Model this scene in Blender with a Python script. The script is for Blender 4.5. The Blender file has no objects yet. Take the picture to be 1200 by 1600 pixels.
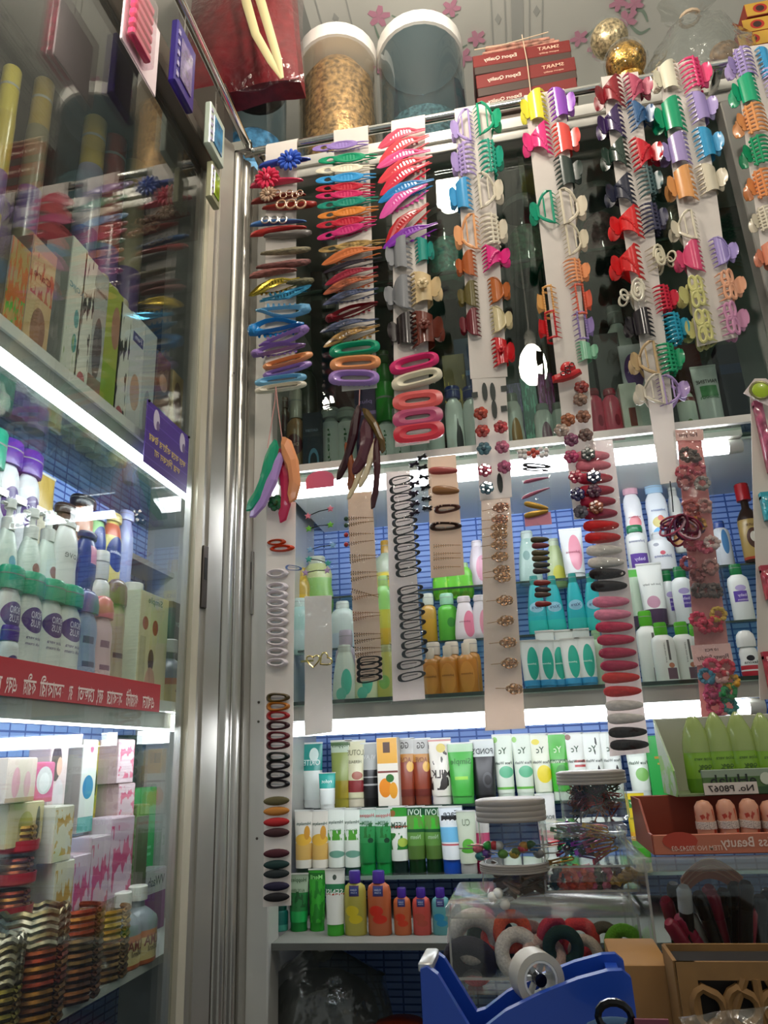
import bpy, math, random
from mathutils import Vector, Matrix
random.seed(7)
S = bpy.context.scene
COL = S.collection
PI = math.pi
# ------------------------------------------------------------------ camera
CZ = 1.30                                    # eye height above the floor
YAW, PITCH, ROLL, FPX = math.radians(9.96), math.radians(18.513), math.radians(-2.494), 1147.2
_f = Vector((-math.sin(YAW)*math.cos(PITCH), math.cos(YAW)*math.cos(PITCH), math.sin(PITCH)))
_r = Vector((math.cos(YAW), math.sin(YAW), 0)); _u = _r.cross(_f)
CR = math.cos(ROLL)*_r + math.sin(ROLL)*_u
CU = -math.sin(ROLL)*_r + math.cos(ROLL)*_u
cd = bpy.data.cameras.new('camera'); cam = bpy.data.objects.new('camera', cd); COL.objects.link(cam)
M = Matrix((CR, CU, -_f)).transposed().to_4x4(); M.translation = (0, 0, CZ)
cam.matrix_world = M
cd.sensor_fit = 'VERTICAL'; cd.sensor_height = 24; cd.lens = 24*FPX/1600; cd.clip_start = 0.02
S.camera = cam
# ------------------------------------------------------------------ world, exposure
S.view_settings.view_transform = 'Standard'; S.view_settings.look = 'None'
S.view_settings.gamma = 1; S.view_settings.use_curve_mapping = False
S.view_settings.exposure = 0.6
S.cycles.transparent_max_bounces = 32
W = bpy.data.worlds.new('world'); S.world = W; W.use_nodes = True
W.node_tree.nodes['Background'].inputs[0].default_value = (0.80, 0.86, 0.84, 1)
W.node_tree.nodes['Background'].inputs[1].default_value = 0.25
TUBE_POWER, BULB_POWER = 10.5, 66.0

def at(x, y, Y=None, X=None, Z=None):
    """point of the place seen at a picture position, at depth Y (or side X, or height Z)"""
    d = CR*(x-600)/FPX - CU*(y-800)/FPX + _f
    t = Y/d.y if Y is not None else (X/d.x if X is not None else (Z-CZ)/d.z)
    return Vector((d.x*t, d.y*t, d.z*t+CZ))

# ------------------------------------------------------------------ materials
def lin(h):
    if isinstance(h, (tuple, list)): return tuple(h)[:3]
    h = h.lstrip('#'); c = [int(h[i:i+2], 16)/255 for i in (0, 2, 4)]
    return tuple(v/12.92 if v <= .04045 else ((v+.055)/1.055)**2.4 for v in c)
MATS = {}
def mat(col='#ffffff', rough=.4, metal=0., alpha=1., trans=0., emit=0., coat=0., spec=.5, noise=0., nscale=60, bump=0., kind=''):
    key = (str(col), rough, metal, alpha, trans, emit, coat, spec, noise, nscale, bump, kind)
    if key in MATS: return MATS[key]
    m = bpy.data.materials.new(kind or 'paint'); m.use_nodes = True; nt = m.node_tree
    b = nt.nodes['Principled BSDF']; c = lin(col)
    b.inputs['Base Color'].default_value = (*c, 1); b.inputs['Roughness'].default_value = rough
    b.inputs['Metallic'].default_value = metal; b.inputs['Alpha'].default_value = alpha
    b.inputs['Transmission Weight'].default_value = trans; b.inputs['Coat Weight'].default_value = coat
    b.inputs['Specular IOR Level'].default_value = spec
    if emit: b.inputs['Emission Color'].default_value = (*c, 1); b.inputs['Emission Strength'].default_value = emit
    if noise or bump:
        t = nt.nodes.new('ShaderNodeTexCoord'); n = nt.nodes.new('ShaderNodeTexNoise'); n.inputs['Scale'].default_value = nscale
        n.inputs['Detail'].default_value = 4
        nt.links.new(t.outputs['Object'], n.inputs['Vector'])
        if noise:
            mx = nt.nodes.new('ShaderNodeMix'); mx.data_type = 'RGBA'
            mx.inputs['A'].default_value = (*[v*(1-noise) for v in c], 1); mx.inputs['B'].default_value = (*[min(1, v*(1+noise)) for v in c], 1)
            rp = nt.nodes.new('ShaderNodeMapRange'); rp.inputs[1].default_value = .35; rp.inputs[2].default_value = .65
            nt.links.new(n.outputs['Fac'], rp.inputs[0]); nt.links.new(rp.outputs[0], mx.inputs['Factor'])
            nt.links.new(mx.outputs['Result'], b.inputs['Base Color'])
        if bump:
            bp = nt.nodes.new('ShaderNodeBump'); bp.inputs['Strength'].default_value = bump; bp.inputs['Distance'].default_value = .003
            nt.links.new(n.outputs['Fac'], bp.inputs['Height']); nt.links.new(bp.outputs[0], b.inputs['Normal'])
    MATS[key] = m; return m
def glass(name='glass', tint='#ffffff', k=1.9, ior=1.5, rough=0.0, haze=0., bump=0., nscale=30, haze_col='#c8d0cc'):
    """thin clear sheet: transparent body, fresnel mirror, optional milky haze"""
    key = (name, tint, k, ior, rough, haze, bump)
    if key in MATS: return MATS[key]
    m = bpy.data.materials.new(name); m.use_nodes = True; nt = m.node_tree; N = nt.nodes; Lk = nt.links
    N.remove(N['Principled BSDF']); out = N['Material Output']
    tr = N.new('ShaderNodeBsdfTransparent'); tr.inputs[0].default_value = (*lin(tint), 1)
    gl = N.new('ShaderNodeBsdfGlossy'); gl.inputs['Roughness'].default_value = rough; gl.inputs[0].default_value = (1, 1, 1, 1)
    fr = N.new('ShaderNodeFresnel'); fr.inputs[0].default_value = ior
    ge = N.new('ShaderNodeNewGeometry'); im = N.new('ShaderNodeMapRange'); im.inputs[3].default_value = ior; im.inputs[4].default_value = 1/ior
    Lk.new(ge.outputs['Backfacing'], im.inputs[0]); Lk.new(im.outputs[0], fr.inputs[0])   # same mirror strength on both faces of the sheet
    mu = N.new('ShaderNodeMath'); mu.operation = 'MULTIPLY'; mu.use_clamp = True; mu.inputs[1].default_value = k
    Lk.new(fr.outputs[0], mu.inputs[0])
    base = tr
    if haze:
        df = N.new('ShaderNodeBsdfDiffuse'); df.inputs[0].default_value = (*lin(haze_col), 1)
        h = N.new('ShaderNodeMixShader'); h.inputs[0].default_value = haze
        Lk.new(tr.outputs[0], h.inputs[1]); Lk.new(df.outputs[0], h.inputs[2]); base = h
    if bump:
        t = N.new('ShaderNodeTexCoord'); n = N.new('ShaderNodeTexNoise'); n.inputs['Scale'].default_value = nscale
        bp = N.new('ShaderNodeBump'); bp.inputs['Strength'].default_value = bump; bp.inputs['Distance'].default_value = .01
        Lk.new(t.outputs['Object'], n.inputs['Vector']); Lk.new(n.outputs['Fac'], bp.inputs['Height'])
        Lk.new(bp.outputs[0], gl.inputs['Normal']); Lk.new(bp.outputs[0], fr.inputs['Normal'])
    mx = N.new('ShaderNodeMixShader'); Lk.new(mu.outputs[0], mx.inputs[0]); Lk.new(base.outputs[0], mx.inputs[1]); Lk.new(gl.outputs[0], mx.inputs[2])
    Lk.new(mx.outputs[0], out.inputs[0]); MATS[key] = m; return m
def printed(base, marks, rough=.35, trans=0., coat=0., axis='xz'):
    """flat print on packaging in the object's own 0..1 box: marks = ('b',z0,z1,col) band, ('e',cx,cz,rx,rz,col) ellipse, ('r',x0,z0,x1,z1,col) rectangle,
    ('n',z0,z1,scale,thr,col) speckled pattern"""
    key = ('print', str(base), str(marks), rough, trans, coat, axis)
    if key in MATS: return MATS[key]
    m = bpy.data.materials.new('print'); m.use_nodes = True; nt = m.node_tree; N = nt.nodes; Lk = nt.links
    b = N['Principled BSDF']; b.inputs['Roughness'].default_value = rough; b.inputs['Transmission Weight'].default_value = trans
    b.inputs['Coat Weight'].default_value = coat
    tc = N.new('ShaderNodeTexCoord'); sp = N.new('ShaderNodeSeparateXYZ'); Lk.new(tc.outputs['Generated'], sp.inputs[0])
    ax = sp.outputs[0] if axis[0] == 'x' else sp.outputs[1]; az = sp.outputs[2]
    def mth(op, a, c=None):
        n = N.new('ShaderNodeMath'); n.operation = op
        for i, v in enumerate((a, c)):
            if v is None: continue
            if isinstance(v, (int, float)): n.inputs[i].default_value = v
            else: Lk.new(v, n.inputs[i])
        return n.outputs[0]
    cur = None
    def over(mask, col):
        nonlocal cur
        mx = N.new('ShaderNodeMix'); mx.data_type = 'RGBA'; Lk.new(mask, mx.inputs['Factor'])
        if cur is None: mx.inputs['A'].default_value = (*lin(base), 1)
        else: Lk.new(cur, mx.inputs['A'])
        mx.inputs['B'].default_value = (*lin(col), 1); cur = mx.outputs['Result']
    for k in marks:
        if k[0] == 'b': over(mth('MULTIPLY', mth('GREATER_THAN', az, k[1]), mth('LESS_THAN', az, k[2])), k[3])
        elif k[0] == 'e':
            dx = mth('DIVIDE', mth('SUBTRACT', ax, k[1]), k[3]); dz = mth('DIVIDE', mth('SUBTRACT', az, k[2]), k[4])
            over(mth('LESS_THAN', mth('ADD', mth('MULTIPLY', dx, dx), mth('MULTIPLY', dz, dz)), 1.), k[5])
        elif k[0] == 'r':
            mx_ = mth('MULTIPLY', mth('GREATER_THAN', ax, k[1]), mth('LESS_THAN', ax, k[3]))
            mz_ = mth('MULTIPLY', mth('GREATER_THAN', az, k[2]), mth('LESS_THAN', az, k[4])); over(mth('MULTIPLY', mx_, mz_), k[5])
        elif k[0] == 'n':
            n = N.new('ShaderNodeTexNoise'); n.inputs['Scale'].default_value = k[3]; n.inputs['Detail'].default_value = 2
            Lk.new(tc.outputs['Generated'], n.inputs['Vector'])
            over(mth('MULTIPLY', mth('GREATER_THAN', n.outputs['Fac'], k[4]), mth('MULTIPLY', mth('GREATER_THAN', az, k[1]), mth('LESS_THAN', az, k[2]))), k[5])
    if cur is not None: Lk.new(cur, b.inputs['Base Color'])
    else: b.inputs['Base Color'].default_value = (*lin(base), 1)
    MATS[key] = m; return m
def deep(c): return tuple(round(min(1, v**1.13*.93), 4) for v in lin(c))
def plastic(c, rough=.28): return mat(deep(c), rough=rough, coat=.2, spec=.4, kind='plastic')
def glitter(c): return mat(deep(c), rough=.3, coat=.3, noise=.55, nscale=400, kind='glitter')
ALU = mat('#b9b6ae', rough=.38, metal=.75, noise=.06, nscale=9, kind='aluminium')
ALU_PALE = mat('#c9c8c2', rough=.45, metal=.35, noise=.05, nscale=7, kind='pale_aluminium')
ALU_DARK = mat('#57504a', rough=.4, metal=.6, kind='dark_aluminium')
CHROME = mat('#d8d8d4', rough=.15, metal=1., kind='chrome')
WHITE = plastic('#ecebe4'); BLACK = plastic('#15131a', .2)
def paper(c, t=.45, kind='paper'):
    m = bpy.data.materials.new(kind); m.use_nodes = True; nt = m.node_tree; N = nt.nodes; N.remove(N['Principled BSDF'])
    d = N.new('ShaderNodeBsdfDiffuse'); r = N.new('ShaderNodeBsdfTranslucent'); x = N.new('ShaderNodeMixShader'); x.inputs[0].default_value = t
    tc = N.new('ShaderNodeTexCoord'); n = N.new('ShaderNodeTexNoise'); n.inputs['Scale'].default_value = 35; mx = N.new('ShaderNodeMix'); mx.data_type = 'RGBA'
    mx.inputs['A'].default_value = (*[v*.94 for v in lin(c)], 1); mx.inputs['B'].default_value = (*[min(1, v*1.05) for v in lin(c)], 1)
    nt.links.new(tc.outputs['Object'], n.inputs['Vector']); nt.links.new(n.outputs['Fac'], mx.inputs['Factor'])
    for s in (d, r): nt.links.new(mx.outputs['Result'], s.inputs[0])
    nt.links.new(d.outputs[0], x.inputs[1]); nt.links.new(r.outputs[0], x.inputs[2]); nt.links.new(x.outputs[0], N['Material Output'].inputs[0]); return m
CARD = paper('#ebe4de', .35, 'white_card')
GOLD = mat('#c99a45', rough=.25, metal=1., kind='gold')
CLEAR = glass('clear_plastic', '#fafbfa', 1., 1.45, .08, .015, .25, 40)
SLEEVE = glass('polythene', '#fcfdfd', .9, 1.4, .06, .006, .7, 55)

# ------------------------------------------------------------------ mesh building
class MB:
    def __init__(s): s.v = []; s.f = []
    def add(s, vs, fs):
        o = len(s.v); s.v += [tuple(p) for p in vs]; s.f += [tuple(i+o for i in f) for f in fs]; return s
    def box(s, x0, x1, y0, y1, z0, z1):
        return s.add([(x, y, z) for z in (z0, z1) for y in (y0, y1) for x in (x0, x1)],
                     [(0, 2, 3, 1), (4, 5, 7, 6), (0, 1, 5, 4), (2, 6, 7, 3), (0, 4, 6, 2), (1, 3, 7, 5)])
    def bbox(s, x0, x1, y0, y1, z0, z1, b=.001):          # box with chamfered edges all round
        r = []
        for z, i in ((z0, b), (z0+b, 0), (z1-b, 0), (z1, b)):
            k = b if i == 0 else b*1.0
            xa, xb, ya, yb = x0+i, x1-i, y0+i, y1-i
            r.append([(xa+k, ya, z), (xb-k, ya, z), (xb, ya+k, z), (xb, yb-k, z), (xb-k, yb, z), (xa+k, yb, z), (xa, yb-k, z), (xa, ya+k, z)])
        return s.loft(r, caps=True)
    def loft(s, rings, caps=False, closed=True, loop=False):
        n = len(rings[0]); vs = [p for r in rings for p in r]; fs = []
        m = len(rings); rng = range(m if loop else m-1)
        for i in rng:
            a, b = i*n, ((i+1) % m)*n
            for j in range(n if closed else n-1):
                k = (j+1) % n; fs.append((a+j, a+k, b+k, b+j))
        if caps: fs.append(tuple(range(n-1, -1, -1))); fs.append(tuple(range((m-1)*n, m*n)))
        return s.add(vs, fs)
    def lathe(s, prof, seg=16, sx=1., sy=1., c=(0, 0, 0), caps=True):
        return s.loft([[(c[0]+r*sx*math.cos(2*PI*k/seg), c[1]+r*sy*math.sin(2*PI*k/seg), c[2]+z) for k in range(seg)] for r, z in prof], caps)
    def tube(s, pts, r, seg=6, closed=False, flat=1.):
        P = [Vector(p) for p in pts]; n = len(P); rings = []
        rr = r if isinstance(r, (list, tuple)) else [r]*n
        up = Vector((0, 1, 0))
        for i in range(n):
            a = P[i-1] if (i or closed) else P[i]; b = P[(i+1) % n] if (i < n-1 or closed) else P[i]
            t = (b-a)
            t = t.normalized() if t.length > 1e-9 else Vector((1, 0, 0))
            e1 = up - t*up.dot(t)
            if e1.length < .05: e1 = Vector((1, 0, 0)) - t*t.x
            e1.normalize(); e2 = t.cross(e1)
            rings.append([tuple(P[i]+rr[i]*(flat*math.cos(2*PI*k/seg)*e1+math.sin(2*PI*k/seg)*e2)) for k in range(seg)])
        return s.loft(rings, caps=not closed, loop=closed)
    def prism(s, poly, y0, y1):                           # polygon in x,z pushed through y
        n = len(poly)
        return s.add([(x, y0, z) for x, z in poly]+[(x, y1, z) for x, z in poly],
                     [tuple(range(n)), tuple(range(2*n-1, n-1, -1))]+[(i, i+n, (i+1) % n+n, (i+1) % n) for i in range(n)])
    def ring(s, outer, inner, y0, y1):                    # flat band between two outlines of equal count
        n = len(outer)
        r = [[(x, y0, z) for x, z in outer], [(x, y1, z) for x, z in outer], [(x, y1, z) for x, z in inner], [(x, y0, z) for x, z in inner]]
        return s.loft(r, loop=True)
    def ball(s, c, r, seg=8, rings=5, sc=(1, 1, 1)):
        R = [[(c[0]+r*sc[0]*math.sin(PI*(i+.0)/rings if 0 < i < rings else .02)*math.cos(2*PI*k/seg), c[1]+r*sc[1]*math.sin(PI*i/rings if 0 < i < rings else .02)*math.sin(2*PI*k/seg),
               c[2]-r*sc[2]*math.cos(PI*i/rings)) for k in range(seg)] for i in range(rings+1)]
        return s.loft(R, caps=True)
    def sheet(s, fn, nu, nv, th):                         # thick curved sheet: fn(u,v)->(x,y,z); th pushes along y
        top = [fn(i/nu, j/nv) for i in range(nu+1) for j in range(nv+1)]
        bot = [(x, y+th, z) for x, y, z in top]; w = nv+1; n = len(top); fs = []
        for i in range(nu):
            for j in range(nv):
                a = i*w+j; fs.append((a, a+1, a+w+1, a+w)); fs.append((n+a, n+a+w, n+a+w+1, n+a+1))
        edge = [j for j in range(w)]+[i*w+nv for i in range(1, nu+1)]+[nu*w+j for j in range(nv-1, -1, -1)]+[i*w for i in range(nu-1, 0, -1)]
        for i, a in enumerate(edge):
            b = edge[(i+1) % len(edge)]; fs.append((a, n+a, n+b, b))
        return s.add(top+bot, fs)
    def mesh(s, name, smooth=True):
        me = bpy.data.meshes.new(name); me.from_pydata(s.v, [], s.f); me.materials.append(None)
        if smooth:
            me.polygons.foreach_set('use_smooth', [True]*len(me.polygons))
            try: me.set_sharp_from_angle(angle=math.radians(38))
            except Exception: pass
        me.update(); return me
CACHE = {}
def cached(key, fn, smooth=True):
    if key not in CACHE:
        mb = MB(); fn(mb); CACHE[key] = mb.mesh(key[0] if isinstance(key, tuple) else key, smooth)
    return CACHE[key]
SEEN = {}
def tag(o, label=None, cat=None, group=None, kind=None):
    if label:
        o['label'] = label; SEEN.setdefault(label, []).append((o.name, group))
    if cat: o['category'] = cat
    if group: o['group'] = group
    if kind: o['kind'] = kind
    return o
def thing(name, label, cat, loc=(0, 0, 0), rot=(0, 0, 0), scale=(1, 1, 1), group=None):
    o = bpy.data.objects.new(name, None); COL.objects.link(o); o.empty_display_size = .02
    o.location = loc; o.rotation_euler = rot; o.scale = scale
    return tag(o, label, cat, group)
def put(name, me, material, parent=None, loc=(0, 0, 0), rot=(0, 0, 0), scale=(1, 1, 1), smooth=True):
    if isinstance(me, MB): me = me.mesh(name, smooth)
    o = bpy.data.objects.new(name, me); COL.objects.link(o)
    o.material_slots[0].link = 'OBJECT'; o.material_slots[0].material = material
    o.parent = parent; o.location = loc; o.rotation_euler = rot; o.scale = scale
    return o
def struct(name, mb, material, label=None):
    o = put(name, mb, material, smooth=False); o['kind'] = 'structure'
    if label: o['label'] = label
    return o
TEXTQ = []
def text(s, parent, material, x=0, y=0, z=0, size=.01, width=None, bend=None, rot=(0, 0, 0), name='lettering', mirror=True, vert=False, bold=.012):
    """print a word; the photograph is laterally reversed, so the print is too. Centred at (x,z), lying on y."""
    TEXTQ.append((s, parent, material, x, y, z, size, width, bend, rot, name, mirror, vert, bold))
def flush_text():
    curves = {}
    for q in TEXTQ:
        k = (q[0], q[13])
        if k not in curves:
            c = bpy.data.curves.new('txt', 'FONT'); c.body = q[0]; c.resolution_u = 2; c.align_x = 'CENTER'; c.align_y = 'CENTER'; c.offset = q[13]
            o = bpy.data.objects.new('txt', c); COL.objects.link(o); curves[k] = o
    dg = bpy.context.evaluated_depsgraph_get(); dg.update()
    geo = {}
    for k, o in curves.items():
        m = bpy.data.meshes.new_from_object(o.evaluated_get(dg))
        geo[k] = ([tuple(v.co) for v in m.vertices], [tuple(p.vertices) for p in m.polygons]); bpy.data.meshes.remove(m)
    for k, o in curves.items():
        c = o.data; bpy.data.objects.remove(o); bpy.data.curves.remove(c)
    for s, parent, material, x, y, z, size, width, bend, rot, name, mirror, vert, bold in TEXTQ:
        vs, fs = geo[(s, bold)]
        if not vs: continue
        xs = [v[0] for v in vs]; w = max(xs)-min(xs); cx = (max(xs)+min(xs))/2
        sx = (width/w) if width else size
        mb = MB(); pts = []
        for a, b, _ in vs:
            px, pz = (a-cx)*sx*(-1 if mirror else 1), b*size
            if vert: px, pz = pz*1., px*-1.
            px += x; pz += z
            pts.append((px, y+(bend(px, pz) if bend else 0), pz))
        fl = [tuple(reversed(f)) for f in fs] if mirror else fs
        mb.add(pts, fl); put(name, mb, material, parent, rot=rot, smooth=False)
# ------------------------------------------------------------------ planes of the place
YC, YR, YF, YG, YB = 1.105, 1.12, 1.17, 1.195, 1.53      # cards, rail, cabinet front, its glass, its back
XG, XBK, YEND = -.49, -.71, 1.30                          # side showcase: glass, back, end panel
Z_RAIL = 2.476; Z_TOP = 2.500
Z_UP = at(700, 706, Y=1.18).z; Z_MID = at(700, 1083, Y=1.18).z
Z_M1 = at(900, 987, Y=1.33).z; Z_M2 = at(1000, 894, Y=1.42).z
Z_A = at(640, 1258, Y=1.42).z; Z_B = at(640, 1367, Y=1.33).z; Z_C = at(600, 1474, Y=1.18).z
ZL_UP = CZ+.459; ZL_MID = CZ+.083; ZL_LOW = CZ-.241
# ------------------------------------------------------------------ lamps of the shop
def bulb(loc, label, r=.045, h=.075):
    t = thing('light_bulb', label, 'bulb', loc)
    mb = MB(); mb.lathe([(.004, -h), (r*.6, -h*.93), (r*.95, -h*.6), (r, -h*.2), (r*.85, h*.3), (r*.55, h*.62), (.017, h*.75)], 20)
    put('globe', mb, mat('#fff4e4', emit=BULB_POWER, kind='lit_globe'), t)
    put('socket', MB().lathe([(.017, h*.7), (.019, h*.9), (.019, h*1.35), (.012, h*1.5)], 14), WHITE, t)
    put('flex', MB().tube([(0, 0, h*1.45), (0, 0, 3.05-loc[2])], .003, 6), WHITE, t)
    return t
def mirror_of(px, py, Y):                                 # lamp whose image in the cabinet glass is seen at px,py
    p = at(px, py, Y=2*YG-Y); return (p.x, Y, p.z)
bulb(mirror_of(512, 625, .555), 'small white bulb hanging close to the showcase glass, reflected beside the banana clips', .018, .03)
bulb((.95, .1, 2.72), 'round white bulb hanging out of view to the right')  # unseen bulb added for front light, its reflection falls outside the view
bulb(mirror_of(832, 565, .22), 'round white bulb reflected in the glass behind the fifth card strip')
bulb(mirror_of(700, 282, .80), 'tall white bulb hanging by the rail, bright in the glass between third and fourth strips', .045, .085)
TUBE_M = mat('#f4f8ff', emit=TUBE_POWER, kind='lit_tube')
def tube_light(label, p, q, r=.0112, cap=True):
    p, q = Vector(p), Vector(q); t = thing('tube_light', label, 'tube light', p)
    d = q-p; L = d.length; e = d.normalized()
    put('tube', MB().tube([e*.02, e*(L-.02)], r, 14), TUBE_M, t)
    for a, b in ((0, .022), (L-.022, L)):
        put('end_cap', MB().tube([e*a, e*b], r*1.08, 12), WHITE, t)
    side = Vector((0, 0, 1))
    w = Vector((0, .016, 0)) if abs(e.x) > .5 else Vector((-.016, 0, 0))
    mb = MB(); c = [side*(r+.002)-w, side*(r+.002)+w, side*(r+.016)+w, side*(r+.016)-w]
    mb.loft([[tuple(v) for v in c], [tuple(v+d) for v in c]], caps=True); put('batten', mb, WHITE, t, smooth=False)
    return t
# ------------------------------------------------------------------ room shell
struct('floor', MB().box(-1.0, 2.4, -2.2, 1.75, -.05, 0), mat('#8d857a', rough=.5, noise=.1, nscale=4, kind='floor'))
ceiling = struct('ceiling', MB().box(-1.0, 2.4, -2.2, 1.75, 3.05, 3.10), mat('#d6d6cf', rough=.55, noise=.03, nscale=3, kind='ceiling_panel'))
struct('wall_back', MB().box(-1.0, 2.4, 1.72, 1.78, 0, 3.05), mat('#c9cac4', rough=.7, kind='wall_paint'))
struct('wall_left', MB().box(-1.05, -1.0, -2.2, 1.75, 0, 3.05), mat('#c9cac4', rough=.7, kind='wall_paint'))
PINKP = mat('#d89ab2', rough=.6, kind='pink_print'); GREENP = mat('#94a898', rough=.6, kind='green_print'); GREYP = mat('#b4b6b2', rough=.6, kind='grey_print')
def cpt(x, y, dz=.0015): p = at(x, y, Z=3.05-dz); return p
def ceiling_flower(x, y, s, k):
    c = cpt(x, y, .0012+.0002*k); mb = MB()
    for i in range(5):
        a = k+i*2*PI/5; d = Vector((math.cos(a), math.sin(a), 0)); n = Vector((-d.y, d.x, 0))
        pts = [c, c+d*s*.45+n*s*.3, c+d*s*.95+n*s*.2, c+d*s*1.0-n*s*.18, c+d*s*.45-n*s*.3]
        mb.add([tuple(p) for p in pts], [(4, 3, 2, 1, 0)])
    put('flower_print', mb, PINKP, ceiling, smooth=False)
def ceiling_vine(pts, w=.0045):
    P = [cpt(x, y, .001) for x, y in pts]; Q = []
    for i in range(len(P)-1):
        p0, p1, p2, p3 = P[max(i-1, 0)], P[i], P[i+1], P[min(i+2, len(P)-1)]
        for k in range(5):
            t = k/5; Q.append(.5*((2*p1)+(p2-p0)*t+(2*p0-5*p1+4*p2-p3)*t*t+(3*p1-p0-3*p2+p3)*t**3))
    Q.append(P[-1]); mb = MB(); L, R = [], []
    for i, q in enumerate(Q):
        d = (Q[min(i+1, len(Q)-1)]-Q[max(i-1, 0)]).normalized(); n = Vector((-d.y, d.x, 0)); ww = w*(.35+.65*math.sin(PI*(i+.5)/len(Q)))
        L.append(tuple(q+n*ww)); R.append(tuple(q-n*ww))
    n = len(L); mb.add(L+R, [(i, i+1, n+i+1, n+i) for i in range(n-1)]); put('vine_print', mb, GREENP, ceiling, smooth=False)
for i, (x, y) in enumerate([(592, 26), (619, 54), (652, 58), (686, 47), (674, 30), (705, 13), (612, 80), (590, 103), (697, 77), (722, 90), (967, 4), (992, 6), (979, 31), (905, 60), (745, 60), (935, 75), (1180, 40)]):
    ceiling_flower(x, y, .024 if i % 3 else .029, i*1.3)
for v in ([(585, 40), (598, 68), (622, 66), (630, 38), (612, 24)], [(640, 66), (668, 56), (676, 36), (700, 30), (716, 22)], [(600, 92), (640, 84), (690, 88), (730, 70)], [(588, 112), (566, 92), (560, 104)],
          [(960, 10), (975, 22), (1002, 16), (1012, 34)], [(900, 70), (922, 52), (940, 38)], [(985, 40), (1000, 52), (1016, 44)]): ceiling_vine(v)
def ceil_strip(x, w, m, name='border_print', dz=.0012):
    put(name, MB().box(x-w/2, x+w/2, -2.1, 1.70, 3.05-dz, 3.05-dz+.0006), m, ceiling, smooth=False)
for x in (-.335, -.262, .085, .118, .178, .21): ceil_strip(x, .004, GREYP)
ceil_strip(-.40, .075, mat('#9a9c98', rough=.5, kind='joint_strip'), 'joint_cover', .012); ceil_strip(.148, .03, GREYP, 'joint_cover', .0016)
for x in (-.298, .1, .195):
    for k in range(9):
        y = .86+k*.09; s = .016
        put('diamond_print', MB().add([(x, y-s, 3.0485), (x+s*.55, y, 3.0485), (x, y+s, 3.0485), (x-s*.55, y, 3.0485)], [(3, 2, 1, 0)]), GREYP, ceiling, smooth=False)
# ------------------------------------------------------------------ back cabinet
cab = thing('wall_cabinet', 'tall aluminium and glass wall cabinet with lit shelves of toiletries', 'cabinet', (0, 0, 0))
XL, XR = -.443, .95
def part(name, b, m, parent=None, bev=0): return put(name, MB().bbox(*b, bev) if bev else MB().box(*b), m, parent or cab, smooth=False)
post = part('corner_post', (XL+.003, -.405, YF-.004, YG+.02, .25, Z_TOP), ALU_PALE, bev=.002)
for z in (at(400, 1098, Y=YF).z, at(400, 1128, Y=YF).z, at(392, 1310, Y=YF).z):
    put('screw', MB().lathe([(.0022, 0), (.0018, .0012)], 8), ALU_DARK, post, (-.424, YF-.0045, z), (PI/2, 0, 0))
lk = at(392, 912, Y=YF); k = put('lock_plate', MB().bbox(-.007, .007, -.002, .002, -.055, .055, .001), mat('#8d8983', rough=.42, metal=.6, kind='zinc'), post, (lk.x, YF-.006, lk.z))
put('lock_slot', MB().box(-.0038, .0038, -.0005, .0005, -.012, .036), mat('#26221f', rough=.6), k, (0, -.0023, 0), smooth=False)
for z in (-.049, .049): put('lock_screw', MB().lathe([(.003, 0), (.002, .001)], 8), ALU_DARK, k, (0, -.002, z), (PI/2, 0, 0))
# header: stacked aluminium sections behind the rail
hz = at(920, 196, Y=YF).z
part('header', (XL, XR, YF+.006, YG+.012, hz, Z_TOP), ALU_PALE)
part('header_lip', (XL, XR, YF, YF+.006, hz+.028, hz+.05), ALU_PALE, bev=.001)
part('header_lip', (XL, XR, YF, YF+.006, hz, hz+.018), ALU_PALE, bev=.001)
part('top_panel', (XL, XR, YG+.012, YB, Z_TOP-.02, Z_TOP), ALU_PALE)
BLUE = bpy.data.materials.new('blue_brick_paper'); BLUE.use_nodes = True
_n = BLUE.node_tree; _b = _n.nodes['Principled BSDF']; _b.inputs['Roughness'].default_value = .5
_t = _n.nodes.new('ShaderNodeTexCoord'); _sp = _n.nodes.new('ShaderNodeSeparateXYZ'); _mp = _n.nodes.new('ShaderNodeCombineXYZ')
_k = _n.nodes.new('ShaderNodeTexBrick'); _k.inputs['Scale'].default_value = 1; _k.offset = 0
_k.inputs['Color1'].default_value = (*lin('#8fb0ec'), 1); _k.inputs['Color2'].default_value = (*lin('#7f9fe0'), 1); _k.inputs['Mortar'].default_value = (*lin('#2a52a4'), 1)
_k.inputs['Brick Width'].default_value = .034; _k.inputs['Row Height'].default_value = .0118; _k.inputs['Mortar Size'].default_value = .0016
_n.links.new(_t.outputs['Object'], _sp.inputs[0]); _n.links.new(_sp.outputs[0], _mp.inputs[0]); _n.links.new(_sp.outputs[2], _mp.inputs[1]); _n.links.new(_mp.outputs[0], _k.inputs[0]); _n.links.new(_k.outputs['Color'], _b.inputs['Base Color'])
BLUE2 = BLUE.copy(); _n2 = BLUE2.node_tree; _n2.links.new(_n2.nodes['Separate XYZ'].outputs[1], _n2.nodes['Combine XYZ'].inputs[0])
part('back_panel', (XL, XR, YB, YB+.012, .3, Z_UP+.10), BLUE)
part('upper_back_panel', (XL, XR, YB-.004, YB+.012, Z_UP+.10, Z_TOP-.02), mat('#3a4240', rough=.5, kind='dark_board'))  # blue panel continues here; dark colour stands in for the unlit compartment
part('side_panel', (XL, XL+.012, YG+.02, YB, .3, Z_TOP-.02), ALU_PALE)
mulx = at(1141, 144, Y=YF).x
part('mullion', (mulx-.022, mulx+.022, YF-.002, YG+.012, Z_UP, hz), ALU_PALE, bev=.002)
part('side_panel', (XR-.012, XR, YG+.02, YB, .3, Z_TOP-.02), ALU_PALE)
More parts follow.
